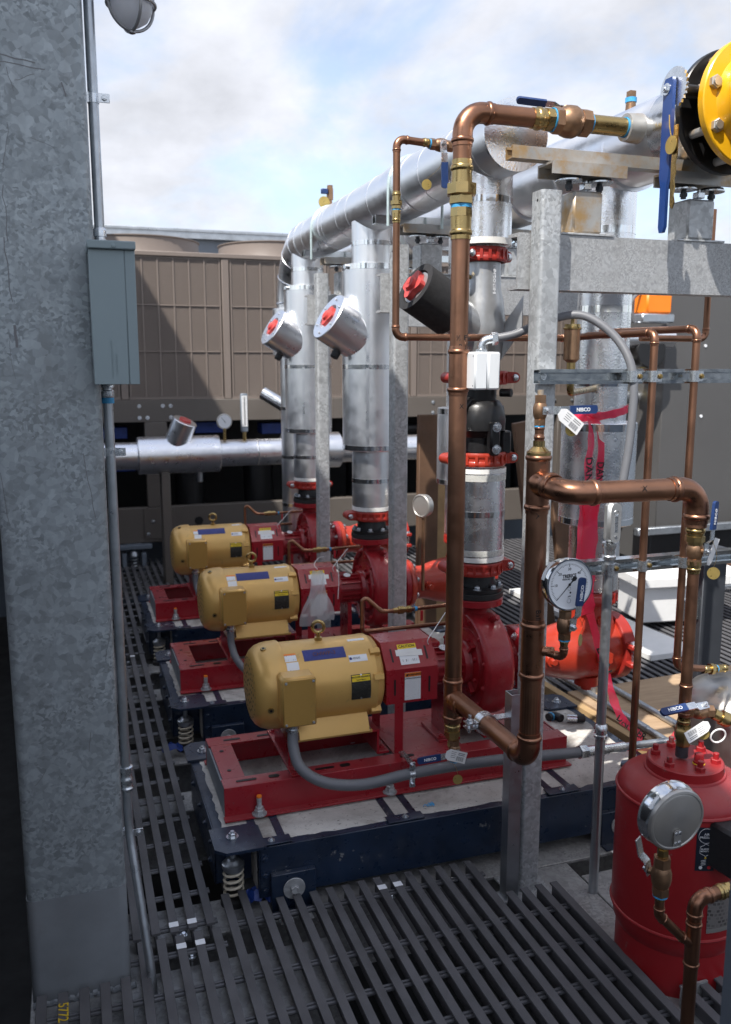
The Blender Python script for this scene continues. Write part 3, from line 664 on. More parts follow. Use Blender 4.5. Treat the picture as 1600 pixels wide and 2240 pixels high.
for (sx, sy) in ((0, 0), (1, 0), (0, 1), (1, 1)):
    x = BX0 if not sx else BX1; y = BY0 if not sy else BY1; d = 1 if not sx else -1; e = 1 if not sy else -1
    L = c + .022
    pl = [(x-d*.012+d*.03, y-e*.012), (x+d*L, y-e*.012), (x+d*L, y+e*(L-.02)), (x+d*(L-.02), y+e*L), (x-d*.012, y+e*L), (x-d*.012, y-e*.012+e*.03)]
    m = MB(); m.prism(pl, (0, 0, BT+.0012), (1, 0, 0), (0, 1, 0), (0, 0, .009)); br = m.build('corner_bracket', 'navy_paint', ib)
    cx, cy = x+d*.050, y+e*.073
    m = MB(); m.cyl((cx, cy, BT+.0103), (cx, cy, BT+.0135), .019, n=20); m.hexa((cx, cy, BT+.0135), (0, 0, 1), .0125, .011); m.cyl((cx, cy, BT+.024), (cx, cy, BT+.030), .006, n=10); m.build('adjusting_bolt', 'zinc', br)
    m = MB(); m.cyl((cx, cy, .085), (cx, cy, BT+.001), .010, n=12)
    m.lathe((cx, cy, .055), (0, 0, 1), [(0, 0), (0, .030), (.012, .034), (.022, .034), (.026, .026), (.034, .022), (.040, .012), (.044, 0)], 24); iso = m.build('spring_cup', 'conduit_steel', ib)
    m = MB(); m.tube([(cx+.0285*math.cos(a*.42), cy+.0285*math.sin(a*.42), -.030+.0014*a) for a in range(62)], .0042, 8); m.build('coil_spring', 'spring_cream', iso)
    m = MB(); m.lathe((cx, cy, -.054), (0, 0, 1), [(0, 0), (0, .041), (.018, .040), (.022, .034), (.022, 0)], 24); m.build('rubber_foot', 'black_rubber', iso)
for x0 in (.455, .885, 1.45):
    m = MB()
    for dx_ in (0, .072): m.box(x0+dx_, x0+dx_+.024, BY0+.030, BY0+.35, BT+.0012, BT+.0035)
    m.box(x0-.012, x0+.108, BY0+.002, BY0+.044, BT+.0036, BT+.0072, .001); m.build('tie_strap', 'navy_paint', ib)
    m = MB(); m.bolt((x0+.048, BY0+.022, BT+.0073), (0, 0, 1), .007, .005); m.build('bolt', 'conduit_steel', ib)
for x0 in (.56, 1.70):
    m = MB(); m.box(x0-.068, x0+.068, 2.322, 2.3445, -.05, .068, .002); m.box(x0-.068, x0+.068, 2.29, 2.3215, -.053, -.046); sb = m.build('seismic_snubber', 'navy_paint', ib)
    m = MB(); m.cyl((x0, 2.3215, .018), (x0, 2.317, .018), .0335, n=30, b=.001); m.hexa((x0, 2.317, .018), (0, -1, 0), .0135, .011); m.build('washer_bolt', 'galvanised_steel', sb)
    m = MB(); m.box(x0-.055, x0-.015, 2.262, 2.288, -.0535, -.051); m.build('paper_label', 'white_tape', sb); m = MB(); m.cyl((x0-.04, 2.275, -.0508), (x0-.04, 2.275, -.0503), .009, n=14); m.build('red_mark', 'label_red', sb)
    m = MB(); m.box(x0+.005, x0+.045, 2.262, 2.288, -.0535, -.051); m.build('paper_label', 'white_tape', sb)
for (x, z) in ((.478, .115), (.478, .062), (.478, .012), (1.79, .115)):
    m = MB(); m.bolt((x, BY0-.0005, z), (0, -1, 0), .0085, .006); m.build('side_bolt', 'navy_paint', ib)
for (y, z) in ((2.50, .11), (2.62, .11), (2.74, .11), (2.9, .11), (2.52, .04)):
    m = MB(); m.bolt((BX0-.0005, y, z), (-1, 0, 0), .0085, .006); m.build('side_bolt', 'navy_paint', ib)
ib2 = dup(ib, (0, PITCH, 0), 'navy steel and concrete pump base between the two other pump bases'); ib3 = dup(ib, (0, 2*PITCH, 0), 'navy steel and concrete pump base closest to the tan chiller')

# ---- pump: red base frame, coupling guard, bearing frame, volute
YC, ZC = 2.72, .51
FX0, FX1, FY0, FY1, FT = .393, 1.62, 2.540, 2.932, .256
pu = thing('end_suction_pump', 'red end suction pump with its big round volute behind the tall copper riser', 'pump', (1.0, YC, BT), 'red end suction pumps')
def cap_hole(poly): return poly
def slot(mb, cx, cy, lx, ly, z, th=.0012):
    r = min(lx, ly)/2; pts = []
    for k in range(16):
        a = 2*math.pi*k/16
        if lx >= ly: pts.append((cx + math.copysign(lx/2-r, math.cos(a)+1e-9) + r*math.cos(a), cy + r*math.sin(a)))
        else: pts.append((cx + r*math.cos(a), cy + math.copysign(ly/2-r, math.sin(a)+1e-9) + r*math.sin(a)))
    mb.prism(pts, (0, 0, z), (1, 0, 0), (0, 1, 0), (0, 0, th))
m = MB(); z0 = BT+.006
for (ya, yb, s) in ((FY0, FY0+.006, -1), (FY1-.006, FY1, 1)):
    m.box(FX0, FX1, ya, yb, z0, FT, .001)
    yi = FY0+.0062 if s < 0 else FY1-.0652
    m.box(FX0+.001, FX1-.001, yi, yi+.059, FT-.007, FT-.0003)
    yo = FY0-.030 if s < 0 else FY1-.0005; m.box(FX0-.004, FX1+.004, yo, yo+.0305, z0, z0+.006, .001)
m.box(FX1-.006, FX1, FY0+.0065, FY1-.0065, z0, FT-.0075)
m.build('side_rails', 'red_paint', pu)
m = MB(); m.box(FX0+.001, FX0+.006, FY0+.007, FY1-.007, z0, FT-.008); m.build('end_plate', 'cold_zinc_paint', pu)
m = MB(); m.part().box(FX0+.0065, FX0+.078, FY0+.066, FY1-.066, FT-.007, FT-.0003); m.part().box(.612, .655, FY0+.008, FY1-.008, FT, FT+.006, .001); m.part().box(.985, 1.235, FY0+.066, FY1-.066, FT-.007, FT-.0004); m.part().box(1.45, 1.6, FY0+.066, FY1-.066, FT-.007, FT-.0004); m.build('cross_plates', 'red_paint', pu)
m = MB()
for x in (.47, .56, .73, .80): slot(m, x, FY0+.036, .066 if x in (.47, .73) else .036, .013 if x in (.47, .73) else .022, FT+.0002)
for x in (.48, .60): slot(m, x, FY1-.036, .06, .013, FT+.0002)
slot(m, 1.02, FY0+.036, .05, .016, FT+.0002); slot(m, .43, FY0+.12, .014, .014, FT+.0002); slot(m, .43, FY1-.12, .014, .014, FT+.0002); slot(m, .955+.08, FY0+.15, .012, .012, FT+.0004); slot(m, .955+.1, FY0+.20, .012, .012, FT+.0004)
m.build('slots', 'compressor_black', pu)
m = MB(); PT = .345
m.box(.618, .935, 2.618, 2.822, PT-.007, PT, .001); m.box(.928, .935, 2.6185, 2.8215, FT+.0005, PT-.0075); m.box(.618, .625, 2.6185, 2.8215, FT+.0065, PT-.0075); m.box(.9355, .972, 2.6185, 2.8215, FT+.0004, FT+.007)
m.build('motor_pedestal', 'red_paint', pu)
m = MB(); m.bolt((.955, 2.65, FT+.0072), (0, 0, 1), .011, .008); m.bolt((.955, 2.79, FT+.0072), (0, 0, 1), .011, .008); m.bolt((.634, FY0+.03, FT+.0062), (0, 0, 1), .011, .008); m.bolt((.634, FY1-.03, FT+.0062), (0, 0, 1), .011, .008); m.build('pedestal_bolts', 'red_paint', pu)
for (x, y) in ((.50, FY0-.016), (.94, FY0-.016), (1.40, FY0-.016), (.50, FY1+.016), (.94, FY1+.016)):
    m = MB(); m.cyl((x, y, z0+.0062), (x, y, z0+.009), .024, n=20); m.hexa((x, y, z0+.009), (0, 0, 1), .0165, .014); m.hexa((x, y, z0+.023), (0, 0, 1), .014, .009); m.cyl((x, y, z0+.03), (x, y, z0+.062), .0085, n=12)
    ab = m.build('anchor_bolt', 'galvanised_steel', pu); m = MB(); m.cyl((x, y, z0+.0622), (x, y, z0+.068), .0085, n=12); m.build('painted_tip', 'label_orange', ab)
# coupling guard
m = MB(); G0, G1 = .955, 1.140
def gp(s): return [(YC-.118*s, ZC-.075), (YC-.118*s, ZC+.045*s), (YC-.050*s, ZC+.122*s), (YC+.050*s, ZC+.122*s), (YC+.118*s, ZC+.045*s), (YC+.118*s, ZC-.075)]
o_, i_ = gp(1), gp(.975)
m.prism(o_, (G0, 0, 0), (0, 1, 0), (0, 0, 1), (.003, 0, 0)); m.prism(o_, (G1-.003, 0, 0), (0, 1, 0), (0, 0, 1), (.003, 0, 0))
for a, b, c_, d_ in zip(o_[:-1], o_[1:], i_[:-1], i_[1:]): m.prism([a, b, d_, c_], (G0+.003, 0, 0), (0, 1, 0), (0, 0, 1), (G1-G0-.006, 0, 0))
for s in (-1, 1): y = YC+s*.118; m.box(G0+.03, G0+.06, min(y, y-s*.003), max(y, y-s*.003), FT+.001, ZC-.075)
gd = m.build('coupling_guard', 'red_paint', pu)
m = MB()
fn = V(0, -.077, .068).normalized()          # slope of the upper front face
for x in (G0+.030, G1-.030):
    m.box(x-.003, x+.003, YC-.1192, YC-.1180, ZC-.045, ZC+.010)
    q = V(x, YC-.084, ZC+.0835); u_ = V(0, .066, .077).normalized(); m.prism([(-.003, -.024), (.003, -.024), (.003, .024), (-.003, .024)], q + V(0, -.077, .066).normalized()*.0006, (1, 0, 0), u_, V(0, -.0008, .0007))
m.build('guard_slots', 'compressor_black', gd)
gn = V(0, -.077, .068).normalized(); gu = V(0, .068, .077).normalized()
q0 = V(1.045, YC-.084, ZC+.0835) + gn*.0005
m = MB(); m.prism([(-.034, -.037), (.034, -.037), (.034, .037), (-.034, .037)], q0, (1, 0, 0), gu, gn*.0006); lb = m.build('caution_label', 'print_white', gd)
m = MB(); m.prism([(-.034, .020), (.034, .020), (.034, .037), (-.034, .037)], q0+gn*.0007, (1, 0, 0), gu, gn*.0004); m.build('label_header', 'label_yellow', lb)
text('CAUTION', .013, 'ink_black', lb, q0+gn*.0013+gu*.0285, (1, 0, 0), gu, bold=.02)
m = MB(); m.prism([(-.045, -.008), (.050, -.014), (.051, .008), (-.044, .014)], q0+gn*.0016+gu*.004, (1, 0, 0), gu, gn*.0004); m.build('white_tape', 'white_tape', lb)
m = MB(); m.box(1.020, 1.078, YC-.1196, YC-.1183, ZC-.066, ZC+.030); lb = m.build('warning_label', 'print_white', gd)
m = MB(); m.box(1.020, 1.078, YC-.1203, YC-.1197, ZC+.016, ZC+.030); m.build('label_header', 'label_orange', lb)
text('WARNING', .0105, 'ink_black', lb, (1.053, YC-.1206, ZC+.023), (1, 0, 0), (0, 0, 1), bold=.02)
m = MB(); m.prism([(-.0045, -.004), (.0045, -.004), (0, .0045)], (1.027, YC-.1206, ZC+.0228), (1, 0, 0), (0, 0, 1), (0, -.0004, 0)); m.build('warning_triangle', 'ink_black', lb)
text('ROTATING COMPONENTS', .0052, 'ink_black', lb, (1.049, YC-.1199, ZC+.010), (1, 0, 0), (0, 0, 1), bold=.02)
# zip tie loop on the guard
m = MB(); m.tube(spline([(1.125, YC-.07, ZC+.105), (1.115, YC-.09, ZC+.13), (1.16, YC-.06, ZC+.165), (1.205, YC-.03, ZC+.20)], 6), .0016, 5); m.build('zip_tie', 'white_plastic', gd)
# bearing frame
m = MB(); m.lathe((1.140, YC, ZC), (1, 0, 0), [(0, 0), (0, .050), (.012, .074), (.026, .074), (.030, .056), (.120, .056), (.126, .078), (.142, .082), (.146, 0)], 28)
for a in range(0, 360, 24):
    u_ = V(0, math.cos(R(a)), math.sin(R(a))); w_ = V(0, -math.sin(R(a)), math.cos(R(a)))
    m.prism([(-.0028, .053), (.0028, .053), (.0028, .068), (-.0028, .068)], (1.168, YC, ZC), w_, u_, (.096, 0, 0))
m.build('bearing_frame', 'red_cast', pu)
m = MB(); m.cyl((1.205, YC-.018, ZC+.0685), (1.205, YC-.0185, ZC+.0700), .017, n=20); m.build('round_sticker', 'print_coarse', pu)
m = MB(); m.box(1.195, 1.215, YC-.06, YC+.06, FT+.010, ZC-.055); m.box(1.165, 1.245, YC-.085, YC+.085, FT+.0005, FT+.010, .001); m.bolt((1.18, YC-.065, FT+.0102), (0, 0, 1), .010, .008); m.bolt((1.23, YC-.065, FT+.0102), (0, 0, 1), .010, .008); m.build('frame_foot', 'red_paint', pu)
# volute
VX0, VX1, VR = 1.292, 1.412, .190
m = MB(); m.lathe((VX0, YC, ZC), (1, 0, 0), [(-.010, 0), (-.010, .075), (0, .080), (.004, .118), (.016, .122), (.016, .160), (.004, .163), (0, .168), (0, .176), (.008, VR-.004), (.02, VR), (.092, VR), (.106, VR-.006), (.115, VR-.02), (.118, VR-.05), (.122, .10), (.126, .085), (.126, 0)], 72)
vo = m.build('volute', 'red_cast', pu)
m = MB()
for k in range(12):
    a = R(15+30*k); m.bolt((VX0+.0035, YC+.1695*math.cos(a)*.985, ZC+.1695*math.sin(a)*.985), (-1, 0, 0), .0085, .008, False)
for k in range(8):
    a = R(22.5+45*k); m.bolt((VX0+.003, YC+.10*math.cos(a), ZC+.10*math.sin(a)), (-1, 0, 0), .0085, .008, False)
m.build('cover_bolts', 'red_cast', vo)
m = MB()
for k in range(4):
    a = R(45+90*k); u_ = V(0, math.cos(a), math.sin(a)); w_ = V(0, -math.sin(a), math.cos(a)); m.part().prism([(-.006, .05), (.006, .05), (.006, .12), (-.006, .12)], (VX0-.012, YC, ZC), w_, u_, (.020, 0, 0))
m.build('cover_ribs', 'red_cast', vo)
m = MB(); m.lathe((1.335, YC, ZC+.14), (0, 0, 1), [(0, .044), (.05, .043), (.07, .046), (.085, .056)], 28)
m.lathe((1.335, YC, .728), (0, 0, 1), [(-.01, .05), (0, .093), (.003, .096), (.024, .096), (.027, .093), (.027, 0)], 36); m.build('discharge_flange', 'red_cast', pu)
m = MB(); m.lathe((1.413, YC, ZC), (1, 0, 0), [(0, .078), (.04, .070), (.062, .072), (.064, .112), (.067, .115), (.088, .115), (.091, .112), (.091, 0)], 40); sf = m.build('suction_flange', 'red_cast', pu)
m = MB()
for k in range(8): a = R(22.5+45*k); m.bolt((1.476, YC+.095*math.cos(a), ZC+.095*math.sin(a)), (-1, 0, 0), .0095, .009)
m.build('flange_bolts', 'zinc', sf)
m = MB(); m.box(1.33, 1.42, YC-.10, YC+.10, FT+.0005, FT+.012); m.box(1.352, 1.368, YC-.07, YC+.07, FT+.012, ZC-.14); m.build('volute_foot', 'red_cast', pu)
m = MB(); m.cyl((1.36, YC-.075, ZC+.17), (1.36, YC-.115, ZC+.19), .012, n=12); m.hexa((1.36, YC-.115, ZC+.19), (0, -.04, .02), .010, .01); m.build('vent_plug', 'red_cast', vo)
pu2 = dup(pu, (0, PITCH, 0), 'red end suction pump whose guard carries the clear plastic bag'); pu3 = dup(pu, (0, 2*PITCH, 0), 'red end suction pump closest to the tan chiller')

# ---- motor
mo = thing('electric_motor', 'gold electric motor with handwritten blue tape and long grey hose below it', 'motor', (.75, YC, .346), 'gold electric motors')
MR = .138
m = MB(); m.lathe((.612, YC, ZC), (1, 0, 0), [(0, 0), (0, MR-.006), (.003, MR), (.285, MR), (.291, MR+.001), (.307, MR+.001), (.311, MR-.003), (.326, MR-.008), (.336, MR-.020), (.340, .07), (.345, .06), (.345, 0)], 72); m.build('stator_frame', 'gold_paint', mo)
m = MB(); m.lathe((.512, YC, ZC), (1, 0, 0), [(0, 0), (0, .092), (.004, .108), (.014, .124), (.030, .136), (.050, .1425), (.07, .145), (.098, .146), (.102, .1445), (.102, .130)], 72); fc = m.build('fan_cover', 'gold_paint', mo)
m = MB()
for rr, k in ((.025, 8), (.05, 14), (.075, 20), (.098, 26)):
    for i in range(k): a = 2*math.pi*i/k; m.cyl((.5118+(.0015 if rr > .09 else 0), YC+rr*math.cos(a), ZC+rr*math.sin(a)), (.5135, YC+rr*math.cos(a), ZC+rr*math.sin(a)), .0048, n=6)
m.build('vent_holes', 'compressor_black', fc)
m = MB()
for a in (14, 104, 194, 284): u_ = V(0, -math.sin(R(a)), math.cos(R(a))); m.cyl(V(.556, YC, ZC)+u_*.140, V(.556, YC, ZC)+u_*.1445, .010, n=14)
m.build('cover_screws', 'brass', fc)
m = MB()
for a in (14, 104): u_ = V(0, -math.sin(R(a)), math.cos(R(a))); m.cyl(V(.556, YC, ZC)+u_*.1448, V(.556, YC, ZC)+u_*.1456, .0045, n=10)
m.build('screw_slots', 'compressor_black', fc)
m = MB()
for a in (40, 75, 130, 310): u_ = V(0, -math.sin(R(a)), math.cos(R(a))); w_ = V(0, -math.cos(R(a)), -math.sin(R(a))); m.part().prism([(-.013, MR-.012), (.013, MR-.012), (.009, MR+.012), (-.009, MR+.012)], (.903, YC, ZC), w_, u_, (.034, 0, 0))
m.build('bell_lugs', 'gold_paint', mo)
# feet
m = MB(); m.box(.640, .905, 2.600, 2.840, .3465, .3575, .002)
for s in (-1, 1): y = YC+s*.105; m.prism([(y-s*.02, .357), (YC+s*.128, .357), (YC+s*.112, .395), (YC+s*.085, .43)], (.652, 0, 0), (0, 1, 0), (0, 0, 1), (.24, 0, 0))
m.box(.652, .892, YC-.09, YC+.09, .357, .40); m.build('feet', 'gold_paint', mo)
for x in (.66, .885):
    m = MB(); m.bolt((x, 2.610, .3577), (0, 0, 1), .011, .009); m.bolt((x, 2.83, .3577), (0, 0, 1), .011, .009); m.build('foot_bolts', 'zinc', mo)
# terminal box
m = MB(); m.box(.578, .690, 2.524, 2.60, .437, .598, .010); jb = m.build('terminal_box', 'gold_paint', mo)
m = MB(); m.box(.580, .688, 2.514, 2.5235, .439, .596, .004); m.build('cover', 'gold_cover', jb)
m = MB()
for (x, z) in ((.590, .449), (.678, .449), (.590, .586), (.678, .586)): m.cyl((x, 2.514, z), (x, 2.511, z), .0046, n=12); m.box(x-.003, x+.003, 2.5102, 2.5112, z-.0006, z+.0006)
m.build('cover_screws', 'zinc', jb)
m = MB(); m.box(.60, .665, 2.58, 2.66, .45, .55); m.build('neck', 'gold_paint', jb)
m = MB(); m.hexa((.622, 2.562, .438), (0, 0, -1), .021, .014); m.cyl((.622, 2.562, .424), (.622, 2.562, .402), .017, n=18); m.hexa((.622, 2.562, .416), (0, 0, -1), .022, .012); m.build('conduit_connector', 'zinc', mo)
# eyebolt
m = MB(); m.cyl((.752, YC, ZC+MR-.004), (.752, YC, ZC+MR+.010), .013, n=16); m.cyl((.752, YC, ZC+MR+.01), (.752, YC, ZC+MR+.026), .0065, n=12); m.ring((.752, YC, ZC+MR+.046), (.25, 1, 0), .0195, .0058, 28, 10); m.build('eyebolt', 'brass', mo)
# stickers and plates
m = MB(); m.patch(.679, .822, 24.5, 43, YC, ZC, MR+.0003, 8, .0007); bt = m.build('blue_tape', 'tape_blue', mo)
m = MB(); m.patch(.616, .655, 31, 41, YC, ZC, MR+.0003, 4, .0006); m.build('sticker', 'print_white', mo)
m = MB(); m.patch(.618, .658, 42.5, 60, YC, ZC, MR+.0003, 5, .0006); m.build('sticker', 'print_coarse', mo)
m = MB(); m.patch(.616, .655, 28, 31, YC, ZC, MR+.0003, 2, .0006); m.build('sticker_header', 'label_orange', mo)
m = MB(); m.patch(.829, .892, 41.5, 51.5, YC, ZC, MR+.0003, 4, .0006); st_ = m.build('sticker', 'ink_white', mo)
a = R(46.5); pn = V(0, -math.sin(a), math.cos(a)); pu_ = V(0, math.cos(a), math.sin(a)); q = V(.862, YC, ZC) + pn*(MR+.0014)
text('AEGIS', .0105, 'ink_grey', st_, q - V(.008, 0, 0), (1, 0, 0), pu_)
m = MB(); m.lathe(q - V(.0275, 0, 0), pn, [(0, 0), (0, .005), (.0003, .005), (.0003, 0)], 8); m.build('emblem', 'tape_blue', st_)
m = MB(); m.patch(.845, .905, 9.5, 15, YC, ZC, MR+.0003, 3, .0006); m.build('sticker', 'print_white', mo)
m = MB(); m.patch(.826, .893, 69, 104, YC, ZC, MR+.0005, 8, .0012); npl = m.build('nameplate', 'print_black', mo)
m = MB(); m.patch(.828, .891, 70, 78.5, YC, ZC, MR+.0019, 4, .0005); m.build('nameplate_header', 'label_yellow', npl)
a = R(72.6); pn = V(0, -math.sin(a), math.cos(a)); pu_ = V(0, math.cos(a), math.sin(a))
text('BALDOR·RELIANCE', .0075, 'ink_black', npl, V(.8595, YC, ZC)+pn*(MR+.0030), (1, 0, 0), pu_, bold=.02)
a = R(76.3); pn = V(0, -math.sin(a), math.cos(a)); pu_ = V(0, math.cos(a), math.sin(a))
text('Super-E Motor', .0055, 'ink_black', npl, V(.8595, YC, ZC)+pn*(MR+.0030), (1, 0, 0), pu_, bold=.01)
m = MB()
for (x, a) in ((.8595, 69.8), (.8595, 102.5), (.889, 102.5)): u_ = V(0, -math.sin(R(a)), math.cos(R(a))); m.cyl(V(x, YC, ZC)+u_*(MR+.001), V(x, YC, ZC)+u_*(MR+.0042), .0028, n=10)
m.build('rivets', 'zinc', npl)
mo2 = dup(mo, (0, PITCH, 0), 'gold electric motor beside the clear plastic bag'); mo3 = dup(mo, (0, 2*PITCH, 0), 'gold electric motor closest to the tan chiller')
a = R(34); pn = V(0, -math.sin(a), math.cos(a)); pu_ = V(0, math.cos(a), math.sin(a))
text('CHWP-3', .021, 'ink_rust', bt, V(.75, YC, ZC)+pn*(MR+.0022), (1, 0, .0), pu_, 'handwriting')
for k_, mm_ in ((1, mo2), (2, mo3)):
    for ch in mm_.children:
        if 'sticker' in ch.name: ch.location = V(ch.location) + V(.006*k_, 0, 0)
        if 'tape' in ch.name: ch.location = V(ch.location) + V(-.010*k_, 0, 0); ch.scale = (1+.04*k_, 1, 1); ch.location.x += 0
# ================================================================= pipework on the pumps
def coupling(par, c, r, mt='coupling_red', name='grooved_coupling', h=.046, rot=0., ext=.042):
    c = V(c); ex = V(math.cos(R(rot)), math.sin(R(rot)), 0); ey = V(-ex.y, ex.x, 0)
    mb = MB(); mb.lathe(c - V(0, 0, h/2), (0, 0, 1), [(0, r*.86), (0, r*.97), (.006, r), (h*.35, r*.985), (h*.4, r*.96), (h*.6, r*.96), (h*.65, r*.985), (h-.006, r), (h, r*.97), (h, r*.86)], 40)
    for k in range(18):
        a = 2*math.pi*k/18; u = V(math.cos(a), math.sin(a), 0); w = V(-math.sin(a), math.cos(a), 0)
        mb.prism([(-.005, r*.94), (.005, r*.94), (.005, r+.0025), (-.005, r+.0025)], c - V(0, 0, h*.36), w, u, (0, 0, h*.72))
    for s in (-1, 1):
        pts = [(s*(r*.70), -h*.46)]; x1 = r+ext; rr = h*.40
        for k in range(9): th = R(-90+180*k/8); pts.append((s*(x1-rr+rr*math.cos(th)), rr*math.sin(th)))
        pts.append((s*r*.70, h*.46))
        mb.prism(pts, c - ey*.034, ex, (0, 0, 1), ey*.068)
    o = mb.build(name, mt, par)
    mb = MB()
    for s in (-1, 1):
        p = c + ex*s*(r+ext-h*.42) - ey*.034; mb.part()
        mb.lathe(p, -ey, [(0, .0125), (.004, .0125), (.009, .009), (.011, 0)], 14); mb.cyl(p - ey*.002, p + ey*.07, .007, n=8); mb.hexa(p + ey*.068, ey, .013, .011); mb.cyl(p + ey*.078, p + ey*.088, .007, n=10)
    mb.build('coupling_bolts', 'zinc', o)
    return o
def vpipe(par, x, y, z0, z1, r, mt, name, b=.003, n=48):
    mb = MB(); mb.lathe((x, y, z0), (0, 0, 1), [(0, 0), (0, r-b), (b, r), (z1-z0-b, r), (z1-z0, r-b), (z1-z0, 0)], n); return mb.build(name, mt, par)
def vband(par, x, y, z, r, h=.020, name='band', mt='jacket_band'):
    mb = MB(); mb.lathe((x, y, z-h/2), (0, 0, 1), [(0, r-.002), (0, r+.0012), (h, r+.0012), (h, r-.002)], 48); return mb.build(name, mt, par)
RX, SX, HZ_ = 1.335, 1.815, 2.257
def flange_stack(par, x, y, z):
    mb = MB(); mb.lathe((x, y, z), (0, 0, 1), [(0, 0), (0, .094), (.003, .097), (.020, .097), (.024, .09), (.024, 0)], 36); mb.build('rubber_flange', 'black_rubber', par)
    mb = MB(); mb.lathe((x, y, z+.0245), (0, 0, 1), [(0, .094), (.012, .094), (.016, .070), (.05, .066), (.06, .064)], 36); fl = mb.build('adapter_flange', 'black_iron', par)
    mb = MB()
    for k in range(8): a = R(22.5+45*k); mb.bolt((x+.08*math.cos(a), y+.08*math.sin(a), z+.037), (0, 0, 1), .0095, .010)
    mb.build('flange_bolts', 'conduit_steel', fl)
def knob(par, p, d, r, mt='handle_red'):
    # four-lobed stem cap
    u, w, a = basis(d); pts = []
    for k in range(32): th = 2*math.pi*k/32; rr = r*(.84+.16*math.cos(4*th)); pts.append((rr*math.cos(th), rr*math.sin(th)))
    mb = MB(); mb.prism(pts, p, u, w, a*.020); mb.lathe(V(p)+a*.020, a, [(0, r*.5), (.012, r*.42), (.014, 0)], 16); mb.lathe(V(p)+a*.034, a, [(0, r*.2), (.004, .0)], 8)
    return mb.build('stem_cap', mt, par)
# ---- riser of the nearest pump, valve train still bare
t = thing('discharge_riser', 'discharge riser with bare grey Y valve, black foam branch and black check valve', 'pipe riser', (RX, YC, .76), 'pump discharge risers')
flange_stack(t, RX, YC, .7555)
coupling(t, (RX, YC, .862), .092)
vpipe(t, RX, YC, .890, 1.214, .094, 'jacket_near', 'insulated_spool'); vband(t, RX, YC, 1.058, .094)
vband(t, RX, YC, .899, .0942, .016, 'end_tape', 'white_tape'); vband(t, RX, YC, 1.206, .0942, .016, 'end_tape', 'white_tape'); vband(t, RX, YC, 1.183, .0942, .022, 'clear_tape', 'clear_tape'); vband(t, RX, YC, .922, .0942, .02, 'clear_tape', 'clear_tape')
coupling(t, (RX, YC, 1.245), .094, 'orange_paint')
m = MB(); m.lathe((RX, YC, 1.268), (0, 0, 1), [(0, .058), (.05, .058), (.07, .074), (.075, .088), (.11, .090), (.155, .082), (.175, .066), (.178, .056), (.225, .056), (.225, 0)], 44); cv = m.build('check_valve', 'black_iron', t)
m = MB(); m.part().box(RX-.008, RX+.028, YC-.108, YC-.07, 1.262, 1.375, .006); m.part().box(RX+.062, RX+.10, YC-.05, YC-.01, 1.262, 1.34, .006)
m.part().tube(spline([(RX-.055, YC-.03, 1.445), (RX-.10, YC-.05, 1.40), (RX-.115, YC-.055, 1.33), (RX-.09, YC-.05, 1.315)], 6), .016, 10); m.part().cyl((RX+.05, YC-.055, 1.47), (RX+.075, YC-.085, 1.47), .014, n=14); m.build('lugs', 'black_iron', cv)
m = MB(); m.bolt((RX+.012, YC-.108, 1.357), (0, -1, 0), .0105, .008); m.bolt((RX+.012, YC-.108, 1.283), (0, -1, 0), .0105, .008); m.bolt((RX-.105, YC-.07, 1.335), (0, -1, 0), .009, .008); m.build('lug_bolts', 'zinc', cv)
coupling(t, (RX, YC, 1.520), .092, 'coupling_red')
# grey triple duty valve body with its black foam covered Y branch
mat('cast_grey', (.42, .43, .44), .65, .36, .08, 30, .06, bump=.2, bs=260, bd=.001)
m = MB(); m.lathe((RX, YC, 1.543), (0, 0, 1), [(0, .060), (.03, .062), (.05, .076), (.16, .080), (.23, .072), (.27, .062), (.355, .060)], 40); vb = m.build('valve_body', 'cast_grey', t)
yd = V(-.86, -.16, .48).normalized(); yp = V(RX, YC, 1.665)
m = MB(); m.cyl(yp, yp+yd*.16, .062, n=32); m.prism([(-.006, 0), (.006, 0), (.006, .11), (-.006, .05)], (RX+.05, YC-.05, 1.58), (.7, .7, 0), (0, 0, 1), (.05, -.05, .10)); m.build('branch_neck', 'cast_grey', vb)
m = MB(); m.tube([yp+yd*.13+V(0, -.06, -.04), yp+yd*.15+V(-.02, -.07, -.10)], .006, 8); m.build('test_tube', 'brass', vb)
m = MB(); m.lathe(yp+yd*.145, yd, [(0, 0), (0, .083), (.16, .083), (.16, .060), (.150, .058), (.150, 0)], 44); bf = m.build('foam_cover', 'black_foam', t)
m = MB(); m.cyl(yp+yd*.292, yp+yd*.299, .055, n=30); m.build('bonnet', 'cast_grey', bf)
knob(bf, yp+yd*.300, yd, .050)
text('B-017-OG-NP-2', .014, 'ink_white', vb, (RX+.012, YC-.0655, 1.84), (0, 0, 1), (-1, 0, 0), 'cast_lettering', bold=.02)
m = MB(); p = V(RX-.085, YC-.035, 1.865); d = V(-.75, -.3, .45).normalized(); m.cyl(p-d*.06, p, .006, n=10); pt = m.build('test_port', 'brass', vb); m = MB(); m.cyl(p, p+d*.018, .0085, n=12, b=.002); m.build('blue_cap', 'gel_blue', pt)
m = MB(); p = V(RX-.10, YC-.05, 1.588); d = V(-.8, -.4, .1).normalized(); m.cyl(p-d*.05, p, .006, n=10); pt = m.build('test_port', 'brass', vb); m = MB(); m.cyl(p, p+d*.02, .0085, n=12, b=.002); m.build('red_cap', 'label_red', pt)
coupling(t, (RX, YC, 1.922), .080, 'coupling_red', rot=22, ext=.03)
vpipe(t, RX, YC, 1.952, 2.20, .092, 'jacket_near', 'insulated_spool'); vband(t, RX, YC, 2.092, .092); vband(t, RX, YC, 1.962, .0922, .02, 'end_tape', 'white_tape')
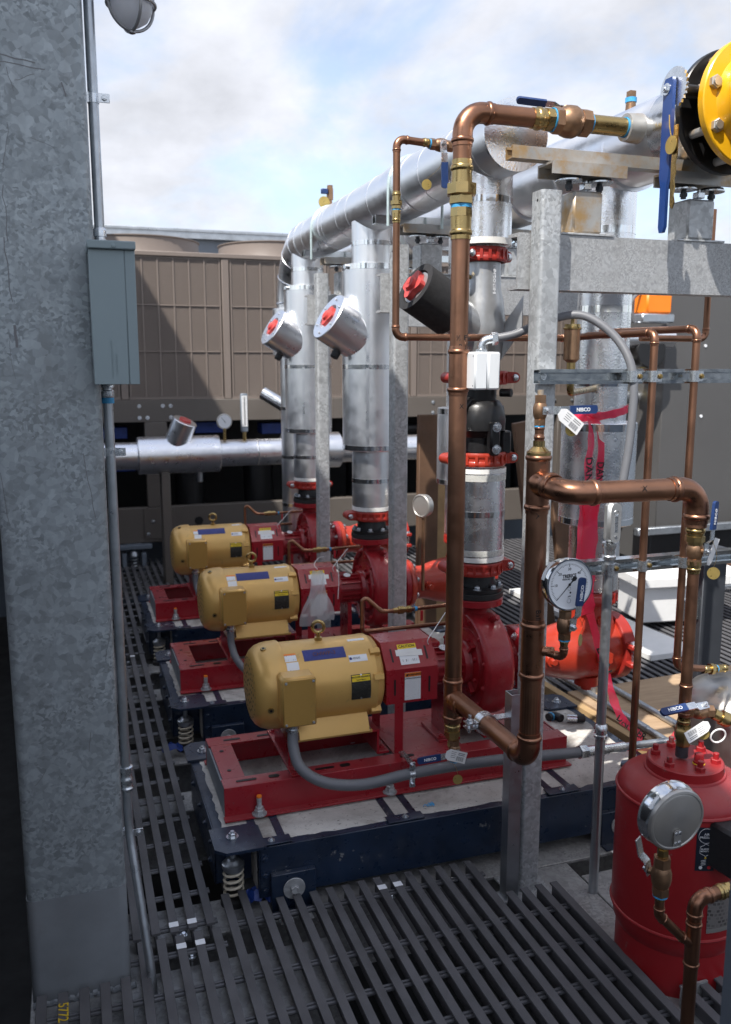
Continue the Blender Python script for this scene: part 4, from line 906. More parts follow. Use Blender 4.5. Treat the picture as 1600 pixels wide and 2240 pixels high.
# ---- risers of the other two pumps, fully jacketed
def jacketed(y, lab):
    t = thing('discharge_riser', lab, 'pipe riser', (RX, y, .76), 'pump discharge risers')
    flange_stack(t, RX, y, .7555); coupling(t, (RX, y, .862), .092)
    vpipe(t, RX, y, .888, 1.172, .092, 'jacket_stucco', 'insulated_spool'); vband(t, RX, y, 1.03, .092); vband(t, RX, y, .897, .0922, .018, 'end_tape', 'white_tape')
    f = vpipe(t, RX, y, 1.172, 2.008, .136, 'jacket_stucco', 'valve_jacket'); vband(f, RX, y, 1.187, .136, .022); vband(f, RX, y, 1.995, .136, .024); vband(f, RX, y, 1.555, .136, .02)
    mb = MB(); mb.cyl((RX-.132, y-.04, 1.995), (RX-.144, y-.045, 1.995), .010, n=10); mb.build('band_screw', 'zinc', f)
    for zz_ in (1.20, 1.58): mb = MB(); mb.prism([(-.007, 0), (.007, 0), (.007, .35), (-.007, .35)], V(RX, y, zz_) + V(-.45, -.89, 0)*.1363, (.89, -.45, 0), (0, 0, 1), V(-.45, -.89, 0)*.0012); mb.build('lap_seam', 'jacket_smooth', f)
    vpipe(t, RX, y, 2.008, 2.20, .092, 'jacket_stucco', 'insulated_spool'); vband(t, RX, y, 2.10, .092)
    d = V(-.85, -.12, .50).normalized(); p = V(RX, y, 1.65)
    mb = MB(); mb.lathe(p, d, [(.05, .112), (.251, .112), (.255, .108), (.255, .060), (.241, .058), (.241, 0)], 44); s = mb.build('strainer_jacket', 'jacket_smooth', t)
    knob(s, p+d*.2415, d, .048)
    mb = MB(); u, w, a = basis(d); mb.cyl(p+d*.20+u*.108, p+d*.20+u*.138, .017, n=12, b=.004); mb.build('black_cap', 'black_rubber', s); mb = MB(); mb.cyl(p+d*.14-u*.10, p+d*.14-u*.145, .02, n=12, b=.004); mb.build('drain_cap', 'black_rubber', s)
    mb = MB()
    for a_ in range(0, 360, 60): th = R(a_); mb.bolt(p+d*.2555+(u*math.cos(th)+w*math.sin(th))*.085, d, .0035, .003)
    mb.build('rim_screws', 'zinc', s)
    return t
jacketed(YC+PITCH, 'jacketed silver discharge riser with red knob branch, beside the middle post')
jacketed(YC+2*PITCH, 'jacketed silver discharge riser with red knob branch, next to the header elbow')
# ---- supply header over the discharge risers
t = thing('supply_header', 'long silver header pipe with round end cap running over the discharge risers', 'pipe header', (RX, 3.9, HZ_))
HR = .107
m = MB(); m.lathe((RX, 2.512, HZ_), (0, 1, 0), [(0, 0), (0, HR-.002), (.002, HR), (2.40, HR)], 64); m.build('jacket', 'jacket_stucco', t)
m = MB(); m.lathe((RX, 2.5085, HZ_), (0, 1, 0), [(0, 0), (0, HR+.0015), (.010, HR+.0015), (.010, HR)], 64); m.build('end_cap', 'jacket_near', t)
arc = [V(RX, 4.88, HZ_)] + [V(RX, 4.93+.36*math.sin(R(a)), HZ_-.36+.36*math.cos(R(a))) for a in range(0, 91, 6)] + [V(RX, 5.29, 1.86)]
m = MB(); m.tube(arc, HR*1.04, 40); m.build('elbow', 'jacket_smooth', t)
for k in (3, 7, 11): m = MB(); m.ring(arc[k], arc[k+1]-arc[k-1], HR*1.04+.0005, .0025, 40, 6); m.build('gore_seam', 'jacket_band', t)
vpipe(t, RX, 5.29, 1.62, 1.90, .137, 'jacket_stucco', 'valve_jacket'); vpipe(t, RX, 5.29, .25, 1.62, .095, 'jacket_stucco', 'drop_pipe')
for z in (1.3, 1.0, .7): vband(t, RX, 5.29, z, .095)
m = MB(); m.ring((RX, 5.29, 1.93), (0, 0, 1), HR+.006, .006, 40, 8); m.build('drip_rim', 'jacket_band', t)
m = MB(); m.box(RX-.1, RX+.1, 5.19, 5.39, -.054, .25); m.build('base_stand', 'galvanised_plate', t)
def ysleeve(y0, y1, r, mt, name, x=RX): mb = MB(); mb.lathe((x, y0, HZ_), (0, 1, 0), [(0, HR-.01), (0, r), (y1-y0, r), (y1-y0, HR-.01)], 56); return mb.build(name, mt, t)
for y in (2.615, 2.83, 3.05, 3.62, 3.92, 4.08, 4.32, 4.72): ysleeve(y, y+.012, HR+.0016, 'jacket_smooth', 'seam_band')
for y in (3.24, 4.38): ysleeve(y, y+.22, HR+.004, 'jacket_smooth', 'saddle_shield')
for y in (3.33, 4.475):
    m = MB(); m.tube([V(RX+(HR+.008)*math.cos(R(a)), y, HZ_+(HR+.008)*math.sin(R(a))) for a in range(0, 181, 12)] + [V(RX-HR-.008, y, 2.10)], .006, 8)
    m.cyl((RX+HR+.008, y, HZ_), (RX+HR+.008, y, 2.10), .006, n=8); m.build('u_bolt', 'strap_band', t)
# ---- return header on the suction side
t = thing('return_header', 'second silver header pipe on the right, behind the yellow flanged valve', 'pipe header', (SX, 3.9, HZ_))
m = MB(); m.lathe((SX, 2.30, HZ_+.01), (0, 1, 0), [(0, 0), (0, .121), (.003, .123), (3.3, .123), (3.3, 0)], 64); m.build('jacket', 'jacket_stucco', t)
m = MB(); m.lathe((SX, 2.14, HZ_+.01), (0, 1, 0), [(0, .108), (.0, .110), (.09, .112), (.17, .125), (.215, .126), (.22, .11)], 22); m.build('foil_wrap', 'foil', t)
for y in (2.58, 2.9, 3.3, 3.7, 4.1, 4.6): ysleeve(y, y+.012, .1245, 'jacket_smooth', 'seam_band', SX)
for y in (3.24, 4.38): ysleeve(y, y+.22, .1265, 'jacket_smooth', 'saddle_shield', SX)
for y in (3.33, 4.475):
    m = MB(); m.tube([V(SX+.131*math.cos(R(a)), y, HZ_+.01+.131*math.sin(R(a))) for a in range(0, 181, 12)] + [V(SX-.131, y, 2.10)], .006, 8); m.build('u_bolt', 'strap_band', t)
m = MB(); m.cyl((SX, 2.62, HZ_+.125), (SX, 2.62, HZ_+.165), .018, .016, n=14); m.box(SX-.011, SX+.011, 2.609, 2.631, HZ_+.175, HZ_+.198); m.build('plug', 'bronze', t)
m = MB(); m.cyl((SX, 2.62, HZ_+.163), (SX, 2.62, HZ_+.177), .019, n=14); m.build('thread_sealant', 'gel_blue', t)
# ---- suction drops with their strainer elbows
def suction(y, lab, JM='jacket_stucco'):
    t = thing('suction_riser', lab, 'pipe riser', (SX, y, .3), 'pump suction risers')
    x0 = 1.505
    mb = MB(); mb.lathe((x0, y, ZC), (1, 0, 0), [(0, 0), (0, .112), (.003, .115), (.022, .115), (.026, .112), (.030, .082), (.09, .080), (.15, .098), (.21, .112), (.36, .112), (.40, .106), (.405, 0)], 48); bd = mb.build('strainer_body', 'orange_paint', t)
    mb = MB(); mb.lathe((SX, y, ZC+.06), (0, 0, 1), [(0, .098), (.06, .082), (.09, .076), (.135, .076)], 36); mb.build('outlet_neck', 'orange_paint', bd)
    mb = MB(); mb.part().hexa((SX-.01, y-.108, ZC-.005), (0, -1, 0), .034, .022); mb.cyl((SX-.01, y-.09, ZC-.005), (SX-.01, y-.111, ZC-.005), .042, n=20); mb.part().cyl((SX-.005, y-.07, ZC+.125), (SX-.005, y-.088, ZC+.125), .021, n=16); mb.hexa((SX-.005, y-.088, ZC+.125), (0, -1, 0), .011, .016)
    mb.part().cyl((1.60, y-.075, ZC+.0), (1.60, y-.10, ZC+.0), .022, n=16); mb.hexa((1.60, y-.10, ZC+.0), (0, -1, 0), .014, .016); mb.part().cyl((SX-.02, y-.02, ZC-.10), (SX-.02, y-.02, ZC-.135), .045, n=20); mb.cyl((SX-.02, y-.02, ZC-.135), (SX-.02, y-.02, ZC-.155), .02, n=12); mb.build('plugs', 'orange_paint', bd)
    mb = MB(); mb.lathe((x0+.385, y, ZC), (1, 0, 0), [(0, .10), (0, .122), (.004, .126), (.042, .126), (.046, .122), (.046, .09), (.046, 0)], 44)
    for s in (-1, 1): mb.box(x0+.386, x0+.430, y-.16, y-.11, ZC+s*.034-.010, ZC+s*.034+.010, .004); mb.box(x0+.386, x0+.430, y+.11, y+.16, ZC+s*.034-.010, ZC+s*.034+.010, .004)
    ec = mb.build('end_coupling', 'coupling_red', t)
    mb = MB(); mb.cyl((x0+.408, y-.14, ZC-.05), (x0+.408, y-.14, ZC+.045), .009, n=12); mb.lathe((x0+.408, y-.14, ZC+.0445), (0, 0, 1), [(0, .016), (.006, .014), (.011, 0)], 14); mb.build('end_bolt', 'zinc', ec)
    coupling(t, (SX, y, .716), .092, 'coupling_red', rot=60)
    vpipe(t, SX, y, .742, .992, .092, JM, 'insulated_spool')
    f = vpipe(t, SX, y, .992, 1.360, .134, JM, 'valve_jacket'); vband(f, SX, y, 1.006, .134, .022); vband(f, SX, y, 1.345, .134, .026)
    vpipe(t, SX, y, 1.360, 2.16, .093, JM, 'insulated_spool'); vband(t, SX, y, 1.50, .093, .024); vband(t, SX, y, 1.755, .093, .024); vband(t, SX, y, 2.02, .093, .024)
    mb = MB()
    for k in range(8): a = R(22.5+45*k); mb.bolt((1.534, y+.098*math.cos(a), ZC+.098*math.sin(a)), (1, 0, 0), .0095, .009)
    mb.build('flange_bolts', 'zinc', bd)
    return t
suction(YC, 'suction riser rising from an orange red strainer elbow, wrapped with danger tape', 'jacket_near')
suction(YC+PITCH, 'middle suction riser partly hidden behind the nearest discharge riser')
suction(YC+2*PITCH, 'farthest suction riser mostly hidden behind the middle post')
# ---- posts, channel beams, header supports
def rrect(x0, x1, y0, y1, r, k=5):
    o = []
    for (cx, cy, a0) in ((x1-r, y1-r, 0), (x0+r, y1-r, 90), (x0+r, y0+r, 180), (x1-r, y0+r, 270)):
        for i in range(k+1): a = R(a0+90*i/k); o.append((cx+r*math.cos(a), cy+r*math.sin(a)))
    return o
def post(y, lab):
    mb = MB(); mb.prism(rrect(1.238, 1.302, y-.032, y+.032, .010), (0, 0, -.045), (1, 0, 0), (0, 1, 0), (0, 0, 2.075)); t = thing('support_post', lab, 'post', (1.27, y, -.05), 'galvanised pipe support posts'); mb.build('tube', 'galvanised_steel', t)
    mb = MB(); mb.box(1.20, 1.34, y-.07, y+.07, -.053, -.046, .001); mb.build('base_plate', 'galvanised_steel', t)
    mb = MB(); mb.cyl((1.2376, y-.005, 2.005), (1.2385, y-.005, 2.005), .004, n=10); mb.build('bolt_hole', 'compressor_black', t)
    return t
def beam(y, lab):
    t = thing('channel_beam', lab, 'beam', (1.9, y, 1.77), 'galvanised channel beams')
    mb = MB(); y0 = y+.034
    mb.prism([(0, 0), (.062, 0), (.062, .008), (.009, .011), (.009, .142), (.062, .145), (.062, .153), (0, .153)], (1.205, y0, 1.772), (0, 1, 0), (0, 0, 1), (1.06, 0, 0)); mb.build('channel', 'galvanised_beam', t)
    mb = MB(); mb.prism(rrect(2.19, 2.254, y-.032, y+.032, .010), (0, 0, -.05), (1, 0, 0), (0, 1, 0), (0, 0, 2.0)); mb.build('end_post', 'galvanised_steel', t); return t
def pedestal(x, y, lab, mt='galvanised_steel', sw=.24):
    t = thing('header_support', lab, 'support', (x, y, 1.925), 'vibration pads under the headers')
    yc = y+.085
    mb = MB(); mb.box(x-.085, x+.085, y+.030, y+.145, 1.9255, 1.9315, .001); mb.build('base_plate', 'galvanised_steel', t)
    mb = MB(); mb.box(x-.048, x+.048, yc-.048, yc+.048, 1.932, 2.048, .006); mb.build('stub_column', mt, t)
    for dx_ in (-.055, .045):
        mb = MB(); mb.cyl((x+dx_, yc-.03, 2.0485), (x+dx_, yc-.03, 2.072), .008, n=10); mb.hexa((x+dx_, yc-.03, 2.055), (0, 0, 1), .012, .01); mb.build('stud', 'dark_steel', t)
        mb = MB(); mb.cyl((x+dx_, yc-.03, 2.0725), (x+dx_, yc-.03, 2.0765), .038, n=24); mb.build('washer', 'zinc', t); mb = MB(); mb.cyl((x+dx_, yc-.03, 2.077), (x+dx_, yc-.03, 2.083), .034, n=24); mb.build('rubber_pad', 'black_rubber', t)
    mb = MB(); mb.cyl((x, yc-.03, 2.049), (x, yc-.03, 2.078), .006, n=10); mb.box(x-.013, x+.013, yc-.043, yc-.017, 2.052, 2.070, .002); mb.build('nut', 'zinc', t)
    mb = MB(); mb.prism([(-.042, 0), (-.042, .034), (.042, .034), (.042, 0), (.036, 0), (.036, .028), (-.036, .028), (-.036, 0)], (x-sw*.55, yc-.03, 2.0832), (0, 1, 0), (0, 0, 1), (sw, 0, 0)); mb.build('saddle_channel', 'rusty_steel', t)
    mb = MB(); mb.box(x-.05, x+.05, yc-.05, yc-.01, 2.1175, 2.1225); mb.build('saddle_shoe', 'galvanised_steel', t)
    return t
def cross_strut(y, x0, x1, lab, mt='strut_steel'):
    t = thing('cross_strut', lab, 'strut', (x0, y+.05, 2.13), 'struts under the headers')
    h = .034
    mb = MB(); mb.prism([(-.0205, 0), (-.0205, h), (-.012, h), (-.012, h-.007), (-.0145, h-.007), (-.0145, h-.0025), (-.018, h-.0025), (-.018, .0025), (.018, .0025), (.018, h-.0025), (.0145, h-.0025), (.0145, h-.007), (.012, h-.007), (.012, h), (.0205, h), (.0205, 0)], (x0, y+.055, 2.1228), (0, 1, 0), (0, 0, 1), (x1-x0, 0, 0)); mb.build('channel', mt, t); return t
PY = (2.20, 3.335, 4.47)
for i, y in enumerate(PY):
    w_ = ('nearest', 'middle', 'farthest')[i]
    post(y, (('square galvanised post carrying the two horizontal strut rails'), 'square galvanised post rising in front of the pump with the plastic bag', 'square galvanised post in front of the pump closest to the chiller')[i])
    beam(y, ('galvanised channel beam under the yellow flanged valve', 'middle galvanised channel beam behind the black foam branch', 'galvanised channel beam closest to the chiller')[i])
    pedestal(1.425, y, ('rusty faced stub column support on the nearest beam, left', 'left stub column support on the middle beam under the supply header', 'left stub column support on the beam closest to the chiller')[i], 'rusty_steel' if i == 0 else 'galvanised_steel')
    pedestal(1.815, y, ('right stub column support on the nearest beam under the yellow valve', 'right stub column support on the middle beam', 'right stub column support on the beam closest to the chiller')[i])
    cross_strut(y+(.012 if i == 0 else .05), (1.185, 1.20, 1.20)[i], (2.1, 2.1, 2.1)[i], ('stained strut with open end at top right below the bronze valve', 'strut under the supply header beside the small copper line', 'far strut under the supply header near its elbow')[i], 'rusty_steel' if i == 0 else 'strut_steel')
# ---- butterfly valve with yellow flange, top right
t = thing('butterfly_valve', 'black butterfly valve with yellow flange and blue lever, top right corner', 'valve', (SX, 2.1, HZ_))
ZV = HZ_+.012
m = MB(); m.lathe((SX, 2.145, ZV), (0, 1, 0), [(0, 0), (0, .165), (.003, .168), (.022, .168), (.025, .165), (.03, .125), (.05, .115), (.05, 0)], 56); m.build('rear_flange', 'black_iron', t)
m = MB(); m.lathe((SX, 2.075, ZV), (0, 1, 0), [(0, 0), (0, .120), (.0695, .120), (.0695, 0)], 40); m.build('valve_body', 'black_iron', t)
m = MB(); m.lathe((SX, 2.074, ZV), (0, -1, 0), [(0, 0), (0, .167), (.003, .170), (.022, .170), (.025, .167), (.027, .130), (.045, .120), (.075, .122), (.16, .15), (.30, .16), (.30, 0)], 64); yf = m.build('yellow_flange', 'yellow_paint', t)
m = MB()
for k in range(8):
    a = R(-15+45*k); p = V(SX+.143*math.cos(a), 2.049, ZV+.143*math.sin(a)); m.part().hexa(p, (0, -1, 0), .0185, .013); m.cyl(p + V(0, -.012, 0), p + V(0, -.0165, 0), .011, n=12)
m.build('hex_bolts', 'brushed_steel', yf)
m = MB()
for k in range(8):
    a = R(-15+45*k); p = V(SX+.143*math.cos(a), 2.0742, ZV+.143*math.sin(a)); m.part().cyl(p, p+V(0, .0705, 0), .012, n=12)
m.build('tie_rods', 'rusty_steel', t)
m = MB(); m.cyl((SX-.11, 2.11, ZV+.028), (SX-.215, 2.11, ZV+.028), .019, n=16); m.build('stem_neck', 'black_iron', t)
pts = []
for k in range(40):
    a = R(-70+250*k/39); r_ = .056 if (k % 2 or k > 22) else .0505; pts.append((r_*math.cos(a), r_*math.sin(a)))
m = MB(); m.prism(pts, (SX-.222, 2.108, ZV+.030), (0, -1, 0), (0, 0, 1), (.006, 0, 0)); m.build('notch_plate', 'zinc', t)
m = MB(); lx = SX-.236
m.prism([(-.020, .030), (-.014, .042), (.014, .042), (.020, .030), (.020, -.21), (.013, -.235), (.013, -.345), (.006, -.36), (-.008, -.36), (-.013, -.345), (-.013, -.235), (-.020, -.21)], (lx, 2.112, ZV+.015), (0, -1, 0), (0, 0, 1), (.010, 0, 0)); lv = m.build('lever', 'lever_blue', t)
m = MB(); m.bolt((lx, 2.118, ZV+.030), (-1, 0, 0), .010, .008); m.build('pivot_bolt', 'zinc', lv)
m = MB(); m.prism([(-.006, 0), (.008, 0), (.012, -.08), (.004, -.10), (.009, -.12), (.003, -.14), (.008, -.16), (.004, -.18), (.010, -.20), (.002, -.215), (-.008, -.205), (-.010, -.10)], (lx-.008, 2.062, ZV-.075), (0, -1, 0), (0, 0, 1), (.004, 0, 0)); m.build('trigger', 'brass', lv)
m = MB(); m.cyl((lx-.013, 2.068, ZV-.125), (lx-.015, 2.068, ZV-.125), .0235, n=24); m.tube([(lx-.012, 2.085, ZV-.045), (lx-.015, 2.078, ZV-.075), (lx-.014, 2.070, ZV-.103)], .0015, 6); m.build('brass_tag', 'brass_tag', lv)
# ================================================================= copper lines, valves, gauges
def collar(mb, p, d, r, L=None):
    L = L or r*1.25; d = V(d).normalized()
    mb.lathe(V(p), d, [(0, r*.98), (0, r*1.085), (L*.30, r*1.085), (L*.36, r*1.17), (L*.46, r*1.21), (L*.58, r*1.21), (L*.66, r*1.17), (L*.72, r*1.085), (L, r*1.07), (L, r*.98)], 28)
def cu_run(par, pts, r, rb=None, skip=()):
    rb = rb or r*2.4; P = [V(p) for p in pts]
    mb = MB(); mb.tube(fillet(P, rb, 10), r, 22); mb.build('copper_pipe', 'copper', par)
    for i in range(1, len(P)-1):
        if i in skip: continue
        a = (P[i-1]-P[i]).normalized(); b = (P[i+1]-P[i]).normalized()
        d = rb/math.tan(a.angle(b)/2)
        mb = MB(); mb.tube(fillet([P[i]+a*(d+r*.1), P[i], P[i]+b*(d+r*.1)], rb, 10), r*1.085, 24, caps=False)
        collar(mb, P[i]+a*d, a, r); collar(mb, P[i]+b*d, b, r); mb.build('elbow', 'copper_fitting', par)
def tee(par, p, d, r, L, branch=None, bl=0., br=None, name='tee'):
    d = V(d).normalized(); p = V(p); mb = MB(); mb.cyl(p-d*L*.5, p+d*L*.5, r*1.085, n=28); collar(mb, p+d*L*.5, d, r); collar(mb, p-d*L*.5, -d, r)
    if branch is not None:
        br = br or r; bd = V(branch).normalized(); mb.lathe(p, bd, [(0, br*1.085), (r*1.0, br*1.25), (r*1.3, br*1.10), (bl, br*1.085)], 28); collar(mb, p+bd*bl, bd, br)
    return mb.build(name, 'copper_fitting', par)
def adapter(par, p, d, r, mt='brass', name='adapter', k=1.):
    # press end, hex, threaded neck along d
    d = V(d).normalized(); mb = MB(); collar(mb, p, d, r, r*1.4*k); q = V(p)+d*r*1.4*k
    mb.lathe(q, d, [(0, r*.9), (0, r*1.22), (r*.7*k, r*1.22), (r*.75*k, r*1.0), (r*1.1*k, r*1.0)], 6 if r < .02 else 8); return mb.build(name, mt, par)
def union(par, p, d, r, k=1.):
    d = V(d).normalized(); mb = MB(); collar(mb, p, -d, r, r*1.6)
    mb.lathe(V(p), d, [(0, r*1.1), (r*.8, r*1.1), (r*.8, r*1.25)], 24); q = V(p)+d*r*.8
    mb.lathe(q, d, [(0, r*1.2), (.0, r*1.62), (r*1.05, r*1.62), (r*1.15, r*1.5), (r*1.15, r*1.1)], 8)
    q += d*r*1.15; mb.lathe(q, d, [(0, r*1.3), (r*.85, r*1.38), (r*.9, r*1.1)], 6)
    o = mb.build('union', 'brass', par); q += d*r*.9
    mb = MB(); mb.lathe(q, d, [(0, r*1.05), (0, r*1.12), (r*.35, r*1.12), (r*.35, r*1.05)], 20); mb.build('thread_sealant', 'gel_blue', o); q += d*r*.35
    mb = MB(); mb.lathe(q, d, [(0, r*1.18), (r*.9, r*1.22), (r*.95, r*1.0)], 8); mb.lathe(q+d*r*.9, d, [(0, r*1.12), (r*.9, r*1.1)], 24); collar(mb, q+d*r*1.7, d, r, r*1.5); mb.build('adapter', 'brass', o)
    return q + d*r*3.2
def valve(lab, p, d, s, h, r, L=.10, txt=1, flip=1, tagp=None, paper=None, gl=.075, gw=.021, mt='bronze', seal=True, grip=True, tagt=.25):
    # lever ball valve: flow axis d, stem direction s, handle direction h
    p = V(p); d = V(d).normalized(); s = V(s).normalized(); h = V(h).normalized()
    t = thing('ball_valve', lab, 'valve', p, 'lever ball valves')
    mb = MB(); mb.lathe(p-d*L*.5, d, [(0, 0), (0, r*1.28), (L*.20, r*1.28), (L*.20, r*1.12)], 6); mb.lathe(p-d*L*.30, d, [(0, r*1.1), (L*.10, r*1.35), (L*.22, r*1.48), (L*.38, r*1.48), (L*.48, r*1.3), (L*.54, r*1.15)], 28); mb.lathe(p+d*L*.22, d, [(0, r*1.1), (.002, r*1.28), (L*.27, r*1.28), (L*.28, 0)], 6 if r < .02 else 8)
    mb.cyl(p, p+s*(r*1.45+.006), r*.55, n=14); b = mb.build('body', mt, t)
    if seal:
        mb = MB(); mb.lathe(p-d*(L*.5+.004), d, [(0, r*1.02), (0, r*1.1), (.0045, r*1.1), (.0045, r*1.0)], 20); mb.build('thread_sealant', 'gel_blue', b)
    q = p+s*(r*1.45+.0065); w = s.cross(h)
    mb = MB(); hw = gw*.46; off = s*.012
    mb.prism([(-.010, -hw), (.020, -hw*1.1), (.020, hw*1.1), (-.010, hw)], q, h, w, s*.0026)
    mb.prism([(0, 0), (.0026, 0), (.0026+.012, .012), (.012, .012)], q+h*.018-w*hw, h, s, w*2*hw); mb.prism([(0, -hw), (.040, -hw), (.040, hw), (0, hw)], q+h*.031+off, h, w, s*.0026)
    lv = mb.build('handle_plate', 'zinc', t); mb = MB(); mb.hexa(q+s*.0026, s, .0075, .006); mb.cyl(q+s*.008, q+s*.013, .004, n=10); mb.build('stem_nut', 'zinc', lv)
    g0 = q+h*.058+off-s*.0025; mb = MB(); rr = gw*.5
    pts = [(0, -rr), (gl-rr*.7, -rr)] + [(gl-rr*.7+rr*.7*math.sin(R(a)), -rr*math.cos(R(a))) for a in (20, 45, 70, 110, 135, 160)] + [(gl-rr*.7, rr), (0, rr)]
    mb.prism(pts, g0, h, w, s*.0075); gp_ = mb.build('grip', 'grip_blue', t, ang=25)
    if not grip: bpy.data.objects.remove(gp_)
    if txt: text('NIBCO', gw*.62, 'ink_white', gp_, g0 + h*(gl*.46) + s*.0078, h*flip, w*flip, bold=.02)
    if tagp is not None:
        tp = V(tagp); mb = MB(); vw = (V(0, 0, 1.56)-tp); vw.z *= .2; vw = (vw.normalized()*1.0 + V(tagt, 0, 0)).normalized(); mb.cyl(tp, tp+vw*.0012, .0155, n=26); mb.build('brass_tag', 'brass_tag', t)
        k0 = q+h*.036+off; mid = (k0+tp+V(0, 0, .018))/2 + V(.008, -.006, -.006)
        ch = resample(spline([k0, mid, tp+V(0, 0, .016)], 10), .0034); mb = MB()
        for c_ in ch: mb.lathe(c_-V(0, 0, .0013), (0, 0, 1), [(0, 0), (.0007, .0012), (.0019, .0012), (.0026, 0)], 6)
        mb.build('bead_chain', 'brass', t)
    if paper is not None:
        pc, pu, pw, pl, pwid = paper; pu = V(pu).normalized(); pw = V(pw); pw = (pw - pu*pw.dot(pu)).normalized(); nn = pu.cross(pw)
        mb = MB(); mb.prism([(-pl/2-.012, -pwid*.25), (-pl/2, -pwid/2), (pl/2, -pwid/2), (pl/2, pwid/2), (-pl/2, pwid/2), (-pl/2-.012, pwid*.25)], pc, pu, pw, nn*.0006); pt_ = mb.build('paper_tag', 'white_plastic', t)
        mb = MB(); x = -pl*.05
        for k in range(12): wd = (.0009, .0016, .0006)[k % 3]; mb.prism([(x, -pwid*.36), (x+wd, -pwid*.36), (x+wd, pwid*.02), (x, pwid*.02)], V(pc)+nn*.0007, pu, pw, nn*.0002); x += wd+.0012
        for k in range(4): mb.prism([(-pl*.40, pwid*(.34-.16*k)), (-pl*.12, pwid*(.34-.16*k)), (-pl*.12, pwid*(.30-.16*k)), (-pl*.40, pwid*(.30-.16*k))], V(pc)+nn*.0007, pu, pw, nn*.0002)
        for k in range(2): mb.prism([(0, pwid*(.34-.14*k)), (pl*.38, pwid*(.34-.14*k)), (pl*.38, pwid*(.28-.14*k)), (0, pwid*(.28-.14*k))], V(pc)+nn*.0007, pu, pw, nn*.0002)
        mb.build('print', 'ink_grey', pt_)
    return t
CR = .027                     # 2 inch copper
AX, AY = 1.105, 2.40          # tall riser
BXp, BYp = 1.10, 1.905        # front riser
# ---- main copper loop
t = thing('copper_riser_loop', 'tall thick copper loop running from the big bronze valve down to the tank feed', 'copper pipe', (AX, AY, .5), 'two inch copper pipework')
ZT = 2.275
m = MB(); m.tube([(AX, AY, .46), (AX, AY, 2.0)], CR, 24); m.build('copper_pipe', 'copper', t)
cu_run(t, [(AX, AY, 2.0), (AX, AY, ZT), (1.335, AY, ZT)], CR, .062)
q = union(t, (AX, AY, 2.098), (0, 0, -1), CR*1.02)
adapter(t, (1.325, AY, ZT), (1, 0, 0), CR, k=1.15)
tee(t, (AX, AY, 1.545), (0, 0, 1), CR, .078, (.85, -.4, 0), .04, .010)
for z, s in ((.515, 'tee'),): tee(t, (AX, AY, z), (0, 0, 1), CR, .086, (0, -1, 0), .05)
adapter(t, (AX, AY, .440), (0, 0, -1), CR*.82, k=1.); adapter(t, (AX, AY, .395), (0, 0, -1), CR*.5, k=1.3)
cu_run(t, [(AX, AY-.03, .525), (BXp, BYp, .532), (BXp, BYp, .86)], CR, .046)
m = MB(); m.tube([(BXp, BYp, .60), (BXp, BYp, 1.34)], CR, 24); m.build('copper_pipe', 'copper', t)
tee(t, (BXp, BYp, .835), (0, 0, 1), CR, .10, (.80, -.60, 0), .042, .011, 'reducing_tee')
YR = 1.772
tee(t, (BXp, BYp, 1.272), (0, 0, 1), CR, .090, (0, -1, 0), .048)
cu_run(t, [(BXp, BYp-.07, 1.268), (BXp, YR, 1.262), (1.478, YR, 1.258), (1.478, YR, 1.16)], CR, .055)
adapter(t, (1.478, YR, 1.165), (0, 0, -1), CR*.75); adapter(t, (1.478, YR, 1.128), (0, 0, -1), CR*.55)
m = MB(); m.lathe((BXp, BYp, 1.336), (0, 0, 1), [(0, CR*1.0), (0, CR*1.12), (.012, CR*1.12), (.024, CR*.62), (.026, CR*.55), (.04, CR*.55)], 28); m.build('reducer', 'brass', t)
m = MB(); collar(m, (BXp, BYp, 1.374), (0, 0, 1), CR*.42, .02); m.cyl((BXp, BYp, 1.36), (BXp, BYp, 1.42), CR*.42, n=16); collar(m, (BXp, BYp, 1.398), (0, 0, 1), CR*.40, .018); m.build('nipple', 'copper_fitting', t)
for (p, u_, txt_, sz) in (((AX+.004, AY-.0272, 1.64), (1, -.15, 0), '½ Fx.', .022), ((AX+.002, AY-.0272, 1.615), (1, -.15, 0), 'Ball', .020)): text(txt_, sz, 'ink_black', t, p, u_, (0, 0, 1), 'marker_note')
text('Ball', .02, 'ink_black', t, (BXp-.002, BYp-.0272, .935), (0, 0, -1), (1, -.2, 0), 'marker_note')
for (p, u_) in (((1.30, YR-.0272, 1.268), (1, 0, 0)), ((1.40, YR-.0272, 1.272), (1, 0, 0)), ((AX, AY-.0272, 1.44), (1, 0, 0)), ((BXp-.01, BYp-.0255, 1.19), (1, 0, 0))): text('X', .020, 'ink_black', t, p, u_, (.2, 0, 1), 'marker_cross')
# clamp + strut holding the bottom of the loop
t2 = thing('channel_strut', 'short upright slotted strut beside the foot of the nearest post', 'strut', (1.20, 2.17, -.05))
m = MB(); m.prism([(0, 0), (.041, 0), (.041, .0025), (.0025, .0025), (.0025, .0385), (.041, .0385), (.041, .041), (0, .041)], (1.178, 2.148, -.05), (1, 0, 0), (0, 1, 0), (0, 0, .66)); m.build('channel', 'conduit_steel', t2)
m = MB(); m.box(1.170, 1.23, 2.14, 2.20, -.0535, -.048); m.build('foot_plate', 'galvanised_steel', t2)
m = MB(); yc_ = 2.168
m.tube([V(AX+(CR+.003)*math.cos(R(a)), yc_, .527+(CR+.003)*math.sin(R(a))) for a in range(-200, 21, 20)], .004, 8); m.prism([(.03, -.002), (.075, -.002), (.075, .002), (.03, .002)], (AX, yc_-.016, .54), (1, 0, 0), (0, 0, 1), (0, .032, 0))
